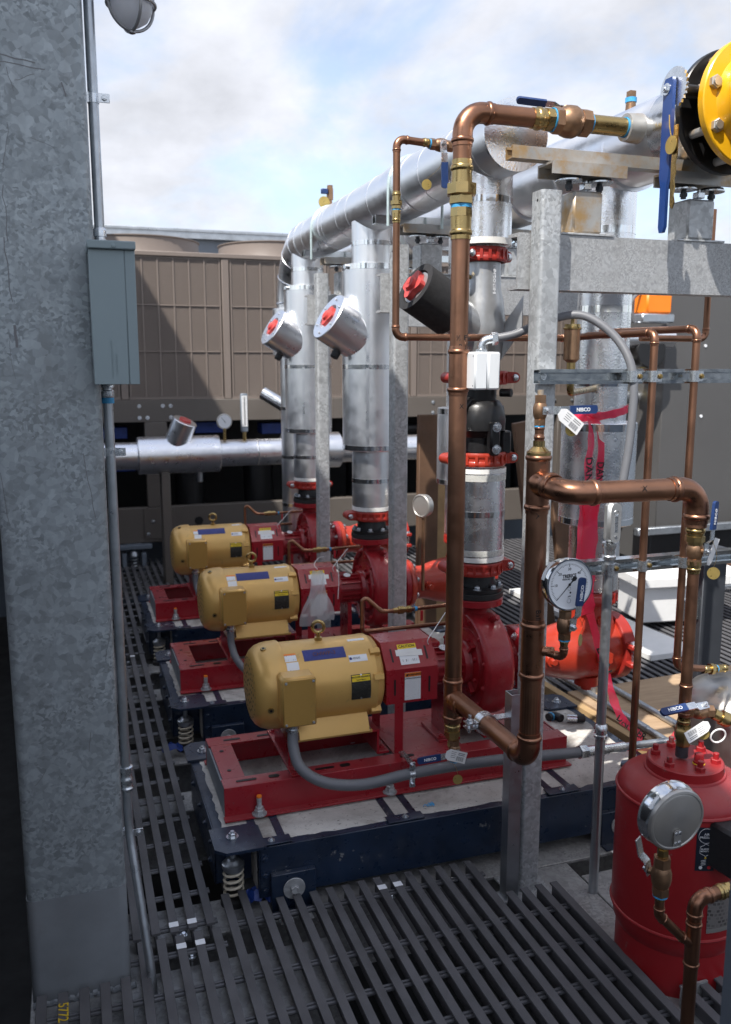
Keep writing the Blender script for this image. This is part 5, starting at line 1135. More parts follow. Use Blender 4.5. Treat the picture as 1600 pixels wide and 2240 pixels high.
m.lathe((AX, yc_-.016, .527), (0, 1, 0), [(0, CR+.001), (0, CR+.005), (.032, CR+.005), (.032, CR+.001)], 30); m.box(AX-.065, AX-.028, yc_-.016, yc_+.016, .519, .523); m.box(AX-.065, AX-.028, yc_-.016, yc_+.016, .534, .538); m.build('pipe_clamp', 'zinc', t2)
m = MB(); m.cyl((AX-.052, yc_, .505), (AX-.052, yc_, .560), .005, n=10); m.hexa((AX-.052, yc_, .5385), (0, 0, 1), .009, .008); m.build('clamp_bolt', 'zinc', t2)
# ---- valves on the loop
valve('big bronze ball valve with blue lever on the top copper line', (1.455, AY, ZT), (1, 0, 0), (0, .55, .83), (-1, .25, .10), .031, .12, 0, gl=.09, gw=.024)
tb = thing('header_nipple', 'short brass nipple and bronze boss where the copper line enters the right header', 'fitting', (1.6, AY, ZT))
m = MB(); m.cyl((1.515, AY, ZT), (1.65, AY, ZT), .027, n=24); m.build('nipple', 'brass', tb); m = MB(); m.lathe((1.645, AY, ZT), (1, 0, 0), [(0, .03), (0, .040), (.05, .044), (.06, 0)], 24); m.build('boss', 'rusty_steel', tb)
for x in (1.517, 1.640): m = MB(); m.cyl((x, AY, ZT), (x+.006, AY, ZT), .029, n=24); m.build('thread_sealant', 'gel_blue', tb)
valve('small bronze drain valve hanging upright at the top of the front riser, with barcode tag', (BXp, BYp, 1.452), (0, 0, 1), (.12, -1, 0), (1, .04, .01), .012, .075, 1, 1, (BXp+.06, BYp-.05, 1.405), ((BXp+.052, BYp-.062, 1.425), (.80, 0, -.60), (.60, 0, .80), .062, .034), gl=.080)
m = MB(); m.lathe((BXp, BYp, 1.4895), (0, 0, 1), [(0, .008), (.012, .008), (.012, .0), ], 12); m.build('outlet_plug', 'rusty_steel', bpy.data.objects['ball_valve.001'])
valve('bronze ball valve below the foot of the tall copper riser, handle lying left', (AX+.005, AY-.01, .345), (0, 0, 1), (-.15, -1, .1), (-1, .05, -.05), .013, .07, 1, -1, (AX-.01, AY-.07, .275), ((AX-.012, AY-.07, .352), (.95, 0, -.35), (.35, .1, .95), .062, .036), gl=.078)
# ---- gauge on the front riser
gx, gy = 1.150, 1.835
t = thing('gauge_siphon', 'small copper branch with elbow rising from the front riser to the gauge valve', 'copper pipe', (BXp, BYp, .83))
cu_run(t, [(BXp+.03, BYp-.024, .832), (gx, gy, .832), (gx, gy, .868)], .0098, .016)
adapter(t, (gx, gy, .866), (0, 0, 1), .0098)
valve('bronze ball valve under the white dial gauge, blue lever upright', (gx, gy, .918), (0, 0, 1), (.22, -1, 0), (.10, 0, 1), .0135, .075, 1, 1, (gx+.020, gy-.040, .888), gl=.072, tagt=1.25)
def gauge_case(t, c, n, Rg, dep, back=False):
    n = V(n).normalized(); mb = MB()
    mb.lathe(c, n, [(-dep, 0), (-dep, Rg*.90), (-dep+.004, Rg*.955), (-dep+.008, Rg*.97), (-.010, Rg*.985), (-.010, Rg*1.0), (0, Rg), (.003, Rg*.985), (.003, Rg*.93), (-.002, Rg*.915), (-.002, 0)], 72); return mb.build('case', 'chrome', t)
t = thing('pressure_gauge', 'large white dial pressure gauge reading zero to sixty psi on the front riser', 'gauge', (gx, gy, .96), 'pressure gauges on the pipework')
gn_ = V(.03, -1, .05).normalized(); gc = V(gx+.002, gy-.012, 1.024); GR = .0665
gauge_case(t, gc, gn_, GR, .034)
m = MB(); m.lathe((gx, gy, .954), (0, 0, 1), [(0, .008), (0, .0115), (.012, .0115), (.012, .009), (.02, .009)], 6); m.build('stem', 'brass', t)
gu_ = V(0, 0, 1); gu_ = (gu_ - gn_*gu_.dot(gn_)).normalized(); gr_ = gu_.cross(gn_)
if gr_.x < 0: gr_ = -gr_
fc_ = gc - gn_*.0018
m = MB(); m.lathe(fc_, gn_, [(0, 0), (0, GR*.918), (.0003, GR*.918), (.0003, 0)], 64); di = m.build('dial', 'ink_white', t)
f2 = fc_ + gn_*.0006
def dd(deg): a = R(deg); return gr_*math.sin(a) + gu_*math.cos(a)
m = MB()
for k in range(61):
    a = -135 + 270*k/60; u_ = dd(a); w_ = dd(a+90); mj = k % 10 == 0; md = k % 5 == 0; r1 = GR*.80; r0 = r1 - (.0085 if mj else .0055 if md else .004); hw = .0007 if mj else .0004
    m.prism([(-hw, r0), (hw, r0), (hw, r1), (-hw, r1)], f2, w_, u_, gn_*.0003)
m.build('scale_ticks', 'ink_black', di)
for k in range(1, 7): text(str(k*10), .0098, 'ink_black', di, f2 + dd(-135+45*k)*GR*.585, gr_, gu_, 'numeral')
text('TRERICE', .0125, 'ink_black', di, f2+gu_*.0215, gr_+gu_*.03, gu_, bold=.03, sx=.85); text('PRESSURE GAUGE', .0052, 'ink_black', di, f2+gu_*.0135, gr_, gu_, bold=.02); pass
text('psi', .0075, 'ink_black', di, f2-gu_*.029, gr_, gu_)
m = MB(); m.ring(f2-gu_*.0105, gn_, .0042, .0003, 24, 4); m.ring(f2-gu_*.041-gr_*.001, gn_, .0055, .0003, 24, 4); m.lathe(f2-gu_*.0205+gr_*.003, gn_, [(0, 0), (0, .0026), (.0002, 0)], 16); m.build('dial_marks', 'ink_black', di)
u_ = dd(-135); w_ = dd(-45); m = MB(); m.prism([(-.0012, 0), (-.0003, GR*.76), (.0003, GR*.76), (.0012, 0), (.0016, -.012), (.006, -.019), (.0045, -.026), (-.0045, -.026), (-.006, -.019), (-.0016, -.012)], f2+gn_*.0012, w_, u_, gn_*.0006); m.lathe(f2+gn_*.0011, gn_, [(0, .0036), (.0018, .003), (.002, 0)], 16); m.build('needle', 'ink_black', t)
m = MB(); pr_ = [V(gc) + gn_*0 for _ in range(1)]
u2, w2, a2 = basis(gn_); 
for k in range(8):
    th0 = R(112+6*k); th1 = R(118+6*k); A_ = [gc + (gu_*math.cos(th)+(-gr_)*math.sin(th))*(GR*.986+.0004) - gn_*o for th in (R(30+6*k), R(36+6*k)) for o in (.014, .028)]
    m.add(A_, [[0, 1, 3, 2]])
m.build('side_label', 'print_white', t)
# ---- flow switch on the tall riser with flexible conduit
t = thing('flow_switch', 'small white enclosure flow switch on the tall copper riser', 'switch box', (1.17, 2.37, 1.5))
m = MB(); m.box(1.122, 1.164, 2.323, 2.407, 1.490, 1.600, .005); m.build('box', 'switch_white', t); m = MB(); m.box(1.1645, 1.205, 2.323, 2.407, 1.490, 1.600, .005); m.build('lid', 'switch_white', t)
m = MB()
for z in (1.502, 1.588): m.cyl((1.1218, 2.335, z), (1.1212, 2.335, z), .0022, n=10); m.cyl((1.1218, 2.395, z), (1.1212, 2.395, z), .0022, n=10)
m.build('screws', 'ink_grey', t)
m = MB(); m.tube(fillet([(1.16, 2.36, 1.60), (1.16, 2.36, 1.632), (1.20, 2.345, 1.640)], .022), .013, 14); m.hexa((1.16, 2.36, 1.599), (0, 0, 1), .019, .010); m.hexa((1.188, 2.35, 1.638), (1, -.35, .12), .019, .018); m.build('elbow_connector', 'zinc', t)
def flex(lab, pts, r, grp='grey flexible conduits', step=.0062):
    t = thing('flexible_conduit', lab, 'conduit', pts[0], grp); pa = resample(spline(pts, 14), step/2)
    mb = MB(); mb.tube(pa, [r*(1.0 if (i % 2) else .925) for i in range(len(pa))], 16); mb.build('sleeve', 'flex_grey', t, ang=60); return t
flex('grey flexible conduit arching behind the post from the white switch down to the strut rail', [(1.195, 2.348, 1.640), (1.25, 2.32, 1.652), (1.335, 2.29, 1.690), (1.425, 2.24, 1.703), (1.495, 2.17, 1.635), (1.518, 2.118, 1.53), (1.508, 2.104, 1.36), (1.482, 2.10, 1.19)], .0125)
flex('grey flexible conduit looping from the nearest motor under its base rail to the right', [(.622, 2.562, .405), (.618, 2.545, .36), (.632, 2.50, .305), (.70, 2.46, .266), (.82, 2.448, .246), (.98, 2.45, .256), (1.15, 2.44, .264), (1.30, 2.42, .270), (1.45, 2.41, .266), (1.585, 2.40, .262)], .0185)
fx2 = flex('dark flexible conduit dropping from the middle motor terminal box', [(.622, 2.562+PITCH, .405), (.622, 2.55+PITCH, .34), (.64, 2.50+PITCH, .28), (.70, 2.47+PITCH, .22), (.80, 2.45+PITCH, .19)], .0165)
flex('dark flexible conduit under the farthest motor', [(.622, 2.562+2*PITCH, .405), (.622, 2.55+2*PITCH, .34), (.64, 2.50+2*PITCH, .28), (.70, 2.47+2*PITCH, .22)], .0165)
t = thing('conduit_stub', 'rigid conduit lying over the concrete from the flexible loop to the right', 'conduit', (1.6, 2.4, .26))
m = MB(); m.hexa((1.58, 2.40, .262), (1, 0, -.03), .024, .03); m.cyl((1.61, 2.40, .261), (1.69, 2.40, .258), .019, n=16); m.cyl((1.68, 2.40, .2585), (1.76, 2.40, .256), .017, n=16); m.build('connector', 'zinc', t)
m = MB(); m.cyl((1.75, 2.40, .256), (2.02, 2.40, .247), .0135, n=16); m.cyl((2.0, 2.40, .16), (2.0, 2.40, .25), .008, n=8); m.build('conduit', 'conduit_steel', t)
t = thing('conduit_clamp', 'zinc clamp around the flexible loop in front of the red base', 'clamp', (1.0, 2.45, .25))
m = MB(); m.lathe((.985, 2.450, .256), (1, 0, 0), [(-.009, .0168), (-.009, .0195), (.009, .0195), (.009, .0168)], 24); m.box(.976, .994, 2.436, 2.444, .270, .300, .001); m.box(.976, .994, 2.436, 2.444, .215, .240, .001); m.cyl((.985, 2.445, .290), (.985, 2.425, .290), .006, n=10); m.cyl((.985, 2.444, .226), (.985, 2.425, .226), .006, n=10); m.box(.976, .994, 2.445, 2.540, .290, .294); m.build('strap', 'zinc', t)
# ---- strut rails on the post with clamped lines
def rail(lab, z, x0, x1):
    t = thing('strut_rail', lab, 'strut', (x0, 2.15, z), 'horizontal strut rails'); h = .0205
    mb = MB(); mb.prism([(0, -h), (0, -h+.0095), (.008, -h+.0095), (.008, -h+.0065), (.0025, -h+.0065), (.0025, -h+.0025), (.034, -h+.0025), (.034, h-.0025), (.0025, h-.0025), (.0025, h-.0065), (.008, h-.0065), (.008, h-.0095), (0, h-.0095), (0, h), (.0365, h), (.0365, -h)], (x0, 2.130, z), (0, 1, 0), (0, 0, 1), (x1-x0, 0, 0)); mb.build('channel', 'strut_steel', t)
    mb = MB(); mb.bolt((x0+.03, 2.163, z), (0, -1, 0), .006, .004); mb.build('screw', 'zinc', t); return t
rail('upper horizontal strut rail from the nearest post to the right edge', 1.530, 1.226, 2.30); rail('lower horizontal strut rail behind the white dial gauge', .976, 1.24, 2.30)
def clamp(x, z, r, lab):
    t = thing('strut_clamp', lab, 'clamp', (x, 2.11, z), 'pipe clamps on the rails'); yc = 2.129-r-.001
    mb = MB(); mb.lathe((x, yc, z-.016), (0, 0, 1), [(0, r+.0005), (0, r+.003), (.032, r+.003), (.032, r+.0005)], 26); mb.box(x+r*.6, x+r+.016, yc-.006, yc-.003, z-.015, z+.015); mb.box(x+r*.6, x+r+.016, yc+.004, yc+.007, z-.015, z+.015); mb.build('band', 'zinc', t)
    mb = MB(); mb.cyl((x+r+.009, yc-.014, z), (x+r+.009, yc+.012, z), .0035, n=8); mb.hexa((x+r+.009, yc-.006, z), (0, -1, 0), .0075, .005); mb.build('bolt', 'brass', t); return t
r34 = .0111
t = thing('copper_line', 'left slim copper drop line clamped to both rails', 'copper pipe', (1.583, 2.115, .1), 'slim copper lines')
YL = 2.129-r34-.001
cu_run(t, [(1.583, 2.46, 1.655), (1.583, YL, 1.652), (1.583, YL, .12)], r34, .022)
clamp(1.583, 1.530, r34, 'clamp holding the left slim copper line to the upper rail'); clamp(1.583, .976, r34, 'clamp holding the left slim copper line to the lower rail')
t = thing('copper_line', 'right slim copper drop line with elbow to brass union near stainless tank', 'copper pipe', (1.727, 2.115, .6), 'slim copper lines')
cu_run(t, [(1.727, 2.60, 1.672), (1.727, YL, 1.665), (1.727, YL, .645), (1.83, YL, .628)], r34, .026); union(t, (1.845, YL, .624), (1, 0, -.06), r34)
clamp(1.727, 1.530, r34, 'clamp holding the right slim copper line to the upper rail'); clamp(1.727, .976, r34, 'clamp holding the right slim copper line to the lower rail')
t = thing('copper_line', 'slim copper branch dropping behind the nearest beam and turning left', 'copper pipe', (2.17, 2.6, 1.65), 'slim copper lines')
cu_run(t, [(2.175, 2.62, 2.1), (2.175, 2.62, 1.655), (1.90, 2.62, 1.655)], r34, .026)
# small line left of the tall riser
t = thing('copper_line', 'slim copper line left of the tall riser with brass union and top valve', 'copper pipe', (.98, 2.58, 1.65), 'slim copper lines')
YS = 2.58; cu_run(t, [(1.15, YS, 2.222), (.972, YS, 2.232), (.972, YS, 1.648), (1.583, YS-.02, 1.650), (1.583, 2.44, 1.654)], r34, .024)
union(t, (.972, YS, 2.062), (0, 0, -1), r34*1.03); adapter(t, (1.055, YS, 2.228), (1, 0, -.03), r34)
valve('small bronze valve at the top of the slim line, blue lever hanging down', (1.118, YS, 2.224), (1, 0, -.03), (-.2, -1, 0), (.03, 0, -1), .0135, .075, 0, 1, (1.058, YS-.03, 2.10), gl=.075)
# rigid conduit on the right with its LB fitting
t = thing('rigid_conduit', 'grey rigid conduit with cast access fitting clamped to the lower rail', 'conduit', (1.46, 2.1, -.3))
cx_, cy_ = 1.462, 2.112
m = MB(); m.cyl((cx_, cy_, -.4), (cx_, cy_, 1.03), .0145, n=20); m.build('conduit', 'conduit_steel', t)
for z in (.985, .455): m = MB(); m.lathe((cx_, cy_, z), (0, 0, 1), [(0, .0146), (0, .019), (.010, .021), (.012, .0175), (.026, .0175), (.028, .021), (.040, .019), (.045, .0146)] if z < .9 else [(.02, .0146), (.02, .019), (.030, .021), (.034, .0175), (.050, .0175), (.056, .021), (.070, .021), (.07, .012)], 22); m.build('coupling', 'zinc', t)
m = MB(); m.box(cx_-.018, cx_+.022, cy_-.020, cy_+.018, 1.055, 1.175, .012); lb_ = m.build('access_fitting', 'cast_grey', t)
pts = [(.016*math.cos(R(a)), .042+.016*math.sin(R(a))) for a in range(0, 181, 20)] + [(-.016+.032*0, 0)] + [(.016*math.cos(R(a)), -.042+.016*math.sin(R(a))) for a in range(180, 361, 20)]
m = MB(); m.prism(pts, (cx_+.003, cy_-.0203, 1.115), (1, 0, 0), (0, 0, 1), (0, -.003, 0)); cvp = m.build('cover', 'cast_grey', lb_); m = MB(); m.ring((cx_+.003, cy_-.0233, 1.145), (0, 1, 0), .007, .0012, 16, 5); m.cyl((cx_+.003, cy_-.0232, 1.075), (cx_+.003, cy_-.0255, 1.075), .0035, n=10); m.box(cx_-.002, cx_+.008, cy_-.0245, cy_-.0233, 1.09, 1.135); m.build('cover_marks', 'zinc', cvp)
clamp(cx_-.001, .976, .0155, 'clamp holding the grey rigid conduit to the lower rail'); clamp(1.513, 1.530, .0125, 'clamp holding the arched flexible conduit to the upper rail')
# brass air vent standing by the rail
t = thing('air_vent', 'brass and copper automatic air vent behind the upper rail', 'air vent', (1.41, 2.27, 1.53))
vx_, vy_ = 1.412, 2.275
m = MB(); m.lathe((vx_, vy_, 1.566), (0, 0, 1), [(0, .010), (.006, .016), (.012, .0235), (.10, .0235), (.10, 0)], 28); m.build('float_body', 'bronze', t)
m = MB(); m.lathe((vx_, vy_, 1.664), (0, 0, 1), [(0, .024), (.003, .027), (.006, .027), (.008, .024), (.016, .023), (.018, .0)], 28); m.cyl((vx_, vy_, 1.68), (vx_, vy_, 1.70), .0055, n=10); m.build('cap', 'brass', t)
m = MB(); m.cyl((vx_, vy_, 1.545), (vx_, vy_, 1.57), .013, n=14); m.cyl((vx_, vy_, 1.50), (vx_, vy_, 1.546), .0105, n=14); m.tube(fillet([(vx_, vy_, 1.51), (vx_, vy_, 1.48), (SX-.07, YC-.06, 1.48)], .02), .0105, 12); m.build('stem', 'brass', t)
# vent valve on top of the supply header
t = thing('header_vent', 'tiny bronze vent valve with brass tag standing on the far supply header', 'valve', (RX, 4.52, HZ_+HR))
m = MB(); m.cyl((RX, 4.52, HZ_+HR-.003), (RX, 4.52, HZ_+HR+.05), .012, n=12); m.cyl((RX, 4.52, HZ_+HR+.045), (RX, 4.52, HZ_+HR+.10), .018, n=6); m.cyl((RX, 4.52, HZ_+HR+.09), (RX, 4.52, HZ_+HR+.115), .015, n=12); m.build('body', 'bronze', t)
m = MB(); m.box(RX-.05, RX-.015, 4.50, 4.52, HZ_+HR+.07, HZ_+HR+.095, .003); m.build('handle', 'grip_blue', t); m = MB(); m.cyl((RX-.04, 4.49, HZ_+HR+.025), (RX-.04, 4.4915, HZ_+HR+.025), .030, n=20); m.build('brass_tag', 'brass_tag', t)
# ---- drop to the red tank
TX, TY = 1.492, 1.772
t = thing('tank_feed_line', 'copper feed line dropping to the top of the red tank', 'copper pipe', (1.48, YR, .56), 'two inch copper pipework')
m = MB(); m.cyl((1.480, YR, .655), (1.480, YR, 1.045), .0145, n=20); m.build('copper_pipe', 'copper', t)
m = MB(); collar(m, (1.480, YR, 1.040), (0, 0, 1), .0145, .02); m.cyl((1.480, YR, 1.058), (1.480, YR, 1.072), .018, n=8); m.build('adapter', 'brass', t)
m = MB(); collar(m, (1.480, YR, .730), (0, 0, 1), .0145, .018); m.cyl((1.480, YR, .66), (1.480, YR, .735), .0158, n=20); collar(m, (1.480, YR, .655), (0, 0, 1), .0145, .018); m.build('tee', 'copper_fitting', t)
m = MB(); collar(m, (1.480, YR, .632), (0, 0, 1), .0145, .02); m.lathe((1.480, YR, .596), (0, 0, 1), [(0, .016), (0, .0235), (.022, .0235), (.025, .021), (.038, .019)], 6); m.lathe((1.480, YR, .572), (0, 0, 1), [(0, .014), (.004, .0195), (.016, .0195), (.025, .018)], 6); m.build('union', 'brass', t)
m = MB(); m.cyl((1.480, YR, .545), (1.480, YR, .574), .0165, n=18); m.build('nipple', 'dark_steel', t)
valve('bronze ball valve on the copper drop above the tank, blue lever upright', (1.480, YR, 1.100), (0, 0, 1), (.45, -1, 0), (.05, 0, 1), .0145, .075, 1, 1, (1.512, YR-.035, 1.045), ((1.528, YR-.012, 1.10), (.35, 0, 1), (1, .3, -.3), .06, .022), gl=.072)
valve('hose drain valve over the tank top, blue lever pointing left, brass capped outlet', (1.520, YR-.012, .668), (1, -.35, 0), (0, -.55, .83), (-1, .1, -.12), .0135, .07, 1, -1, (1.497, YR-.055, .628), ((1.470, YR-.060, .637), (-.92, 0, -.40), (.32, -.25, -.85), .062, .030), gl=.074)
hv = [o for o in bpy.data.objects if o.get('label', '').startswith('hose drain')][0]
m = MB(); m.lathe((1.553, YR-.024, .662), (1, -.5, -.5), [(0, .015), (.02, .015), (.02, .020), (.040, .020), (.042, .016), (.046, .016), (.052, .008), (.054, 0)], 16); m.build('hose_cap', 'brass', hv)
m = MB(); m.ring((1.545, YR-.055, .615), (.2, 1, .2), .020, .0024, 24, 6); m.build('cap_strap', 'white_plastic', hv)
# ---- red expansion tank
t = thing('expansion_tank', 'red painted steel expansion tank with bolted top flange, lower right', 'tank', (TX, TY, -.05))
TR = .170
m = MB(); m.lathe((TX, TY, -.02), (0, 0, 1), [(0, 0), (.0, .05), (.03, .11), (.06, .143), (.10, .163), (.142, TR), (.472, TR), (.486, TR-.003), (.499, TR-.012), (.510, TR-.026), (.519, TR-.045), (.5255, TR-.067), (.530, .100)], 72); body = m.build('shell', 'tank_red', t, ang=50)
m = MB(); m.ring((TX, TY, .452), (0, 0, 1), TR-.001, .005, 72, 8); m.build('weld_seam', 'tank_red', body); m = MB(); m.ring((TX, TY, .122), (0, 0, 1), TR-.0005, .005, 72, 8); m.build('weld_seam', 'tank_red', body)
m = MB(); m.ring((TX, TY, .506), (0, 0, 1), .098, .006, 56, 8); m.build('weld_seam', 'tank_red', body)
m = MB(); m.lathe((TX, TY, .506), (0, 0, 1), [(0, 0), (0, .094), (.002, .097), (.028, .097), (.031, .094), (.031, 0)], 64); fl = m.build('top_flange', 'tank_red', t)
for k in range(6):
    a = R(20+60*k); p = V(TX+.075*math.cos(a), TY+.075*math.sin(a), .5372); m = MB(); m.hexa(p, (0, 0, 1), .0135, .012); m.cyl(p+V(0, 0, .0115), p+V(0, 0, .027), .0075, n=12, b=.001); m.build('flange_bolt', 'tank_red', fl)
p = V(TX+.012, TY-.038, .5372); m = MB(); m.cyl(p, p+V(0, 0, .008), .0145, n=18); m.hexa(p+V(0, 0, .008), (0, 0, 1), .0125, .020); m.build('plug', 'tank_red', fl); m = MB(); m.ring(p+V(0, 0, .001), (0, 0, 1), .0145, .0015, 20, 5); m.build('sealant_ring', 'label_yellow', fl)
m = MB(); m.lathe((TX, TY, -.054), (0, 0, 1), [(0, .140), (0, .155), (.130, .155), (.130, .140)], 48); m.build('skirt', 'tank_red', t)
m = MB(); m.box(TX-.10, TX-.02, TY-.162, TY-.1555, -.053, .005); m.build('foot_plate', 'galvanised_plate', t)
# printed label, nameplate and black gauge box on the shell
def shell_patch(mt, name, a0, a1, z0, z1, r, par, th=.0006, n=6):
    mb = MB(); vs_ = []; fs = []
    for i in range(n+1):
        a = R(a0+(a1-a0)*i/n); vs_ += [(TX+r*math.sin(a), TY-r*math.cos(a), z0), (TX+r*math.sin(a), TY-r*math.cos(a), z1)]
    for i in range(n): fs.append([2*i, 2*i+2, 2*i+3, 2*i+1])
    mb.add(vs_, fs); return mb.build(name, mt, par, ang=60)
def shell_at(a, z, r): a = R(a); return V(TX+r*math.sin(a), TY-r*math.cos(a), z), V(math.cos(a), math.sin(a), 0)
lb = shell_patch('label_navy', 'air_pressure_label', -27, -11, .318, .435, TR+.0008, t)
A0 = -19.
for (s_, z, sz) in (('AIR', .4165, .0085), ('PRESSURE', .4085, .0075), ('BLADDER', .3775, .0055), ('MONITOR', .3715, .0055)): p, u_ = shell_at(A0, z, TR+.0013); text(s_, sz, 'ink_white', lb, p, u_, (0, 0, 1), bold=.01)
p, u_ = shell_at(A0, .4125, TR+.0012); m = MB(); m.ring(p, u_.cross(V(0, 0, 1)), .0195, .0005, 30, 4); p, _ = shell_at(A0, .3745, TR+.0012); m.ring(p, u_.cross(V(0, 0, 1)), .0165, .0005, 6, 4)
for k in range(4): p, _ = shell_at(A0, .348-.004*k, TR+.0012); m.cbox(p, (.026-.004*(k % 2), .0004, .0012))
m.build('label_print', 'ink_white', lb)
p, _ = shell_at(A0, .355, TR+.0014); m = MB(); m.prism([(-.003, -.0025), (.003, -.0025), (0, .003)], p, u_, (0, 0, 1), u_.cross(V(0, 0, 1))*.0003); m.build('yellow_mark', 'label_yellow', lb)
p, _ = shell_at(-22.5, .3275, TR+.0012); m = MB(); m.cyl(p, p+V(-.3, -.9, 0)*.0006, .0045, n=16); m.build('white_dot', 'ink_white', lb); p, _ = shell_at(-15.5, .3275, TR+.0012); m = MB(); m.cyl(p, p+V(-.3, -.9, 0)*.0006, .0045, n=16); m.build('red_dot', 'label_red', lb)
npk = shell_patch('print_steel', 'nameplate', -14, 26, .158, .250, TR+.0016, t); shell_patch('brushed_steel', 'nameplate_strip', -14, 26, .146, .158, TR+.0018, npk)
m = MB(); M_ = Matrix.Translation((TX-.002, TY-TR-.030, .385)) @ Matrix.Rotation(R(8), 4, 'Z'); m.box(-.042, .09, -.05, .05, -.055, .065, .008, M_); bx = m.build('gauge_box', 'black_plastic', t)
m = MB(); c_ = M_ @ V(.045, -.0505, .012); n_ = M_.to_3x3() @ V(0, -1, 0); m.lathe(c_, n_, [(0, 0), (0, .038), (.005, .038), (.006, .034), (.003, .033), (.003, 0)], 36); gb = m.build('gauge_bezel', 'chrome', bx)
m = MB(); m.lathe(c_+n_*.0032, n_, [(0, 0), (0, .0328), (.0003, 0)], 36); m.build('dial', 'ink_white', gb)
m = MB(); u_ = M_.to_3x3() @ V(1, 0, 0)
for k in range(13): a = R(-130+260*k/12); dd_ = u_*math.sin(a)+V(0, 0, 1)*math.cos(a); ww_ = u_*math.cos(a)-V(0, 0, 1)*math.sin(a); m.prism([(-.0006, .023), (.0006, .023), (.0006, .030), (-.0006, .030)], c_+n_*.0036, ww_, dd_, n_*.0003)
dd_ = (u_*-.5+V(0, 0, .8)); m.prism([(-.001, -.006), (.001, -.006), (.0003, .024), (-.0003, .024)], c_+n_*.004, dd_.cross(n_), dd_, n_*.0004); m.build('dial_ticks', 'ink_black', gb)
m = MB(); c2 = M_ @ V(.035, -.0505, -.040); m.hexa(c2, n_, .012, .010); m.build('air_fitting', 'zinc', bx)
# ---- front copper line with the gauge seen from behind
FXp, FYp = 1.197, 1.362
t = thing('copper_line', 'copper line with elbow and gauge branch at the bottom right corner', 'copper pipe', (FXp, FYp, .3), 'two inch copper pipework')
cu_run(t, [(FXp, FYp, -.3), (FXp, FYp, .448), (1.30, FYp, .456)], .0143, .026); tee(t, (FXp, FYp, .345), (0, 0, 1), .0143, .075, (-.80, 0, .62), .03, .0098)
adapter(t, (1.252, FYp, .452), (1, 0, .05), .0143)
cu_run(t, [(FXp-.03, FYp, .368), (1.106, FYp, .432), (1.106, FYp, .475)], .0098, .02); adapter(t, (1.106, FYp, .468), (0, 0, 1), .0098)
valve('bronze ball valve below the steel backed gauge in front of the tank', (1.106, FYp, .522), (0, 0, 1), (-.5, 1, 0), (-.25, 0, 1), .014, .085, 0, seal=True, grip=False)
t = thing('pressure_gauge', 'large pressure gauge seen from its bare steel back before the red tank', 'gauge', (1.106, FYp, .57), 'pressure gauges on the pipework')
gn2 = V(-.02, 1, .06).normalized(); gc2 = V(1.122, FYp+.016, .652); GR2 = .0695
m = MB(); m.lathe(gc2, gn2, [(-.036, 0), (-.036, GR2*.80), (-.0345, GR2*.84), (-.036, GR2*.87), (-.0345, GR2*.93), (-.030, GR2*.965), (-.010, GR2*.98), (-.010, GR2), (.002, GR2), (.004, GR2*.97), (.004, 0)], 72); cs = m.build('case', 'brushed_steel', t)
m = MB(); m.lathe(gc2, gn2, [(-.028, GR2*.975), (-.012, GR2*.988), (-.009, GR2*1.006), (.003, GR2*1.004), (.005, GR2*.95)], 72); m.build('chrome_ring', 'chrome', cs)
gu2 = V(0, 0, 1); gr2 = gn2.cross(gu2)
m = MB(); pc = gc2 - gn2*.0362 - gu2*.036; m.prism([(-.009, -.018), (.009, -.018), (.009, .012), (.005, .017), (-.005, .017), (-.009, .012)], pc, gr2, gu2, -gn2*.0022); bk = m.build('mounting_plate', 'brushed_steel', cs)
m = MB()
for (a, b) in ((-.004, .010), (.005, .011), (-.004, -.011), (.005, -.010)): m.lathe(pc+gr2*a+gu2*b-gn2*.0022, -gn2, [(0, .004), (.0015, .0035), (.0025, 0)], 12)
m.build('screws', 'zinc', bk)
m = MB(); m.lathe((1.106, FYp, .565), (0, 0, 1), [(0, .009), (0, .012), (.016, .012), (.016, .009), (.024, .009)], 6); m.build('stem', 'brass', t)
m = MB()
for k in range(5):
    for_ = [gc2 + (gu2*math.cos(th)+gr2*math.sin(th))*(GR2*.978+.0006) - gn2*o for th in (R(-(38+5*k)), R(-(43+5*k))) for o in (.014, .027)]; m.add(for_, [[0, 1, 3, 2]])
m.build('side_label', 'print_white', cs)
# ================================================================= big post at the left and what hangs on it
t = thing('steel_column', 'huge spangled galvanised square column filling the left side', 'column', (-.05, 2.25, -.06))
m = MB(); m.prism(rrect(-.168, .072, 2.130, 2.370, .022), (0, 0, .245), (1, 0, 0), (0, 1, 0), (0, 0, 3.4)); m.build('tube', 'galvanised_post', t, ang=30)
m = MB(); m.prism(rrect(-.1695, .0735, 2.1285, 2.3715, .023), (0, 0, -.046), (1, 0, 0), (0, 1, 0), (0, 0, .2905)); m.build('repaired_base', 'cold_zinc_paint', t, ang=30)
m = MB(); m.box(-.175, .13, 2.06, 2.45, -.053, -.047, .002); m.build('base_plate', 'galvanised_plate', t)
m = MB()
for k in range(26): a = k/25; m.cyl((-.168+.24*a, 2.127, -.042+.004*math.sin(k*3)), (-.168+.24*a+.012, 2.127, -.042+.004*math.sin(k*3+1)), .008, n=8)
m.build('weld_bead', 'cold_zinc_paint', t)
m = MB()
def scratch(pts, w):
    for (a, b) in zip(pts, pts[1:]):
        d = V(b[0]-a[0], 0, b[1]-a[1]); n = V(-d.z, 0, d.x).normalized()*w; y = 2.1297
        m.add([(a[0]-n.x, y, a[1]-n.z), (a[0]+n.x, y, a[1]+n.z), (b[0]+n.x, y, b[1]+n.z), (b[0]-n.x, y, b[1]-n.z)], [[0, 1, 2, 3]])
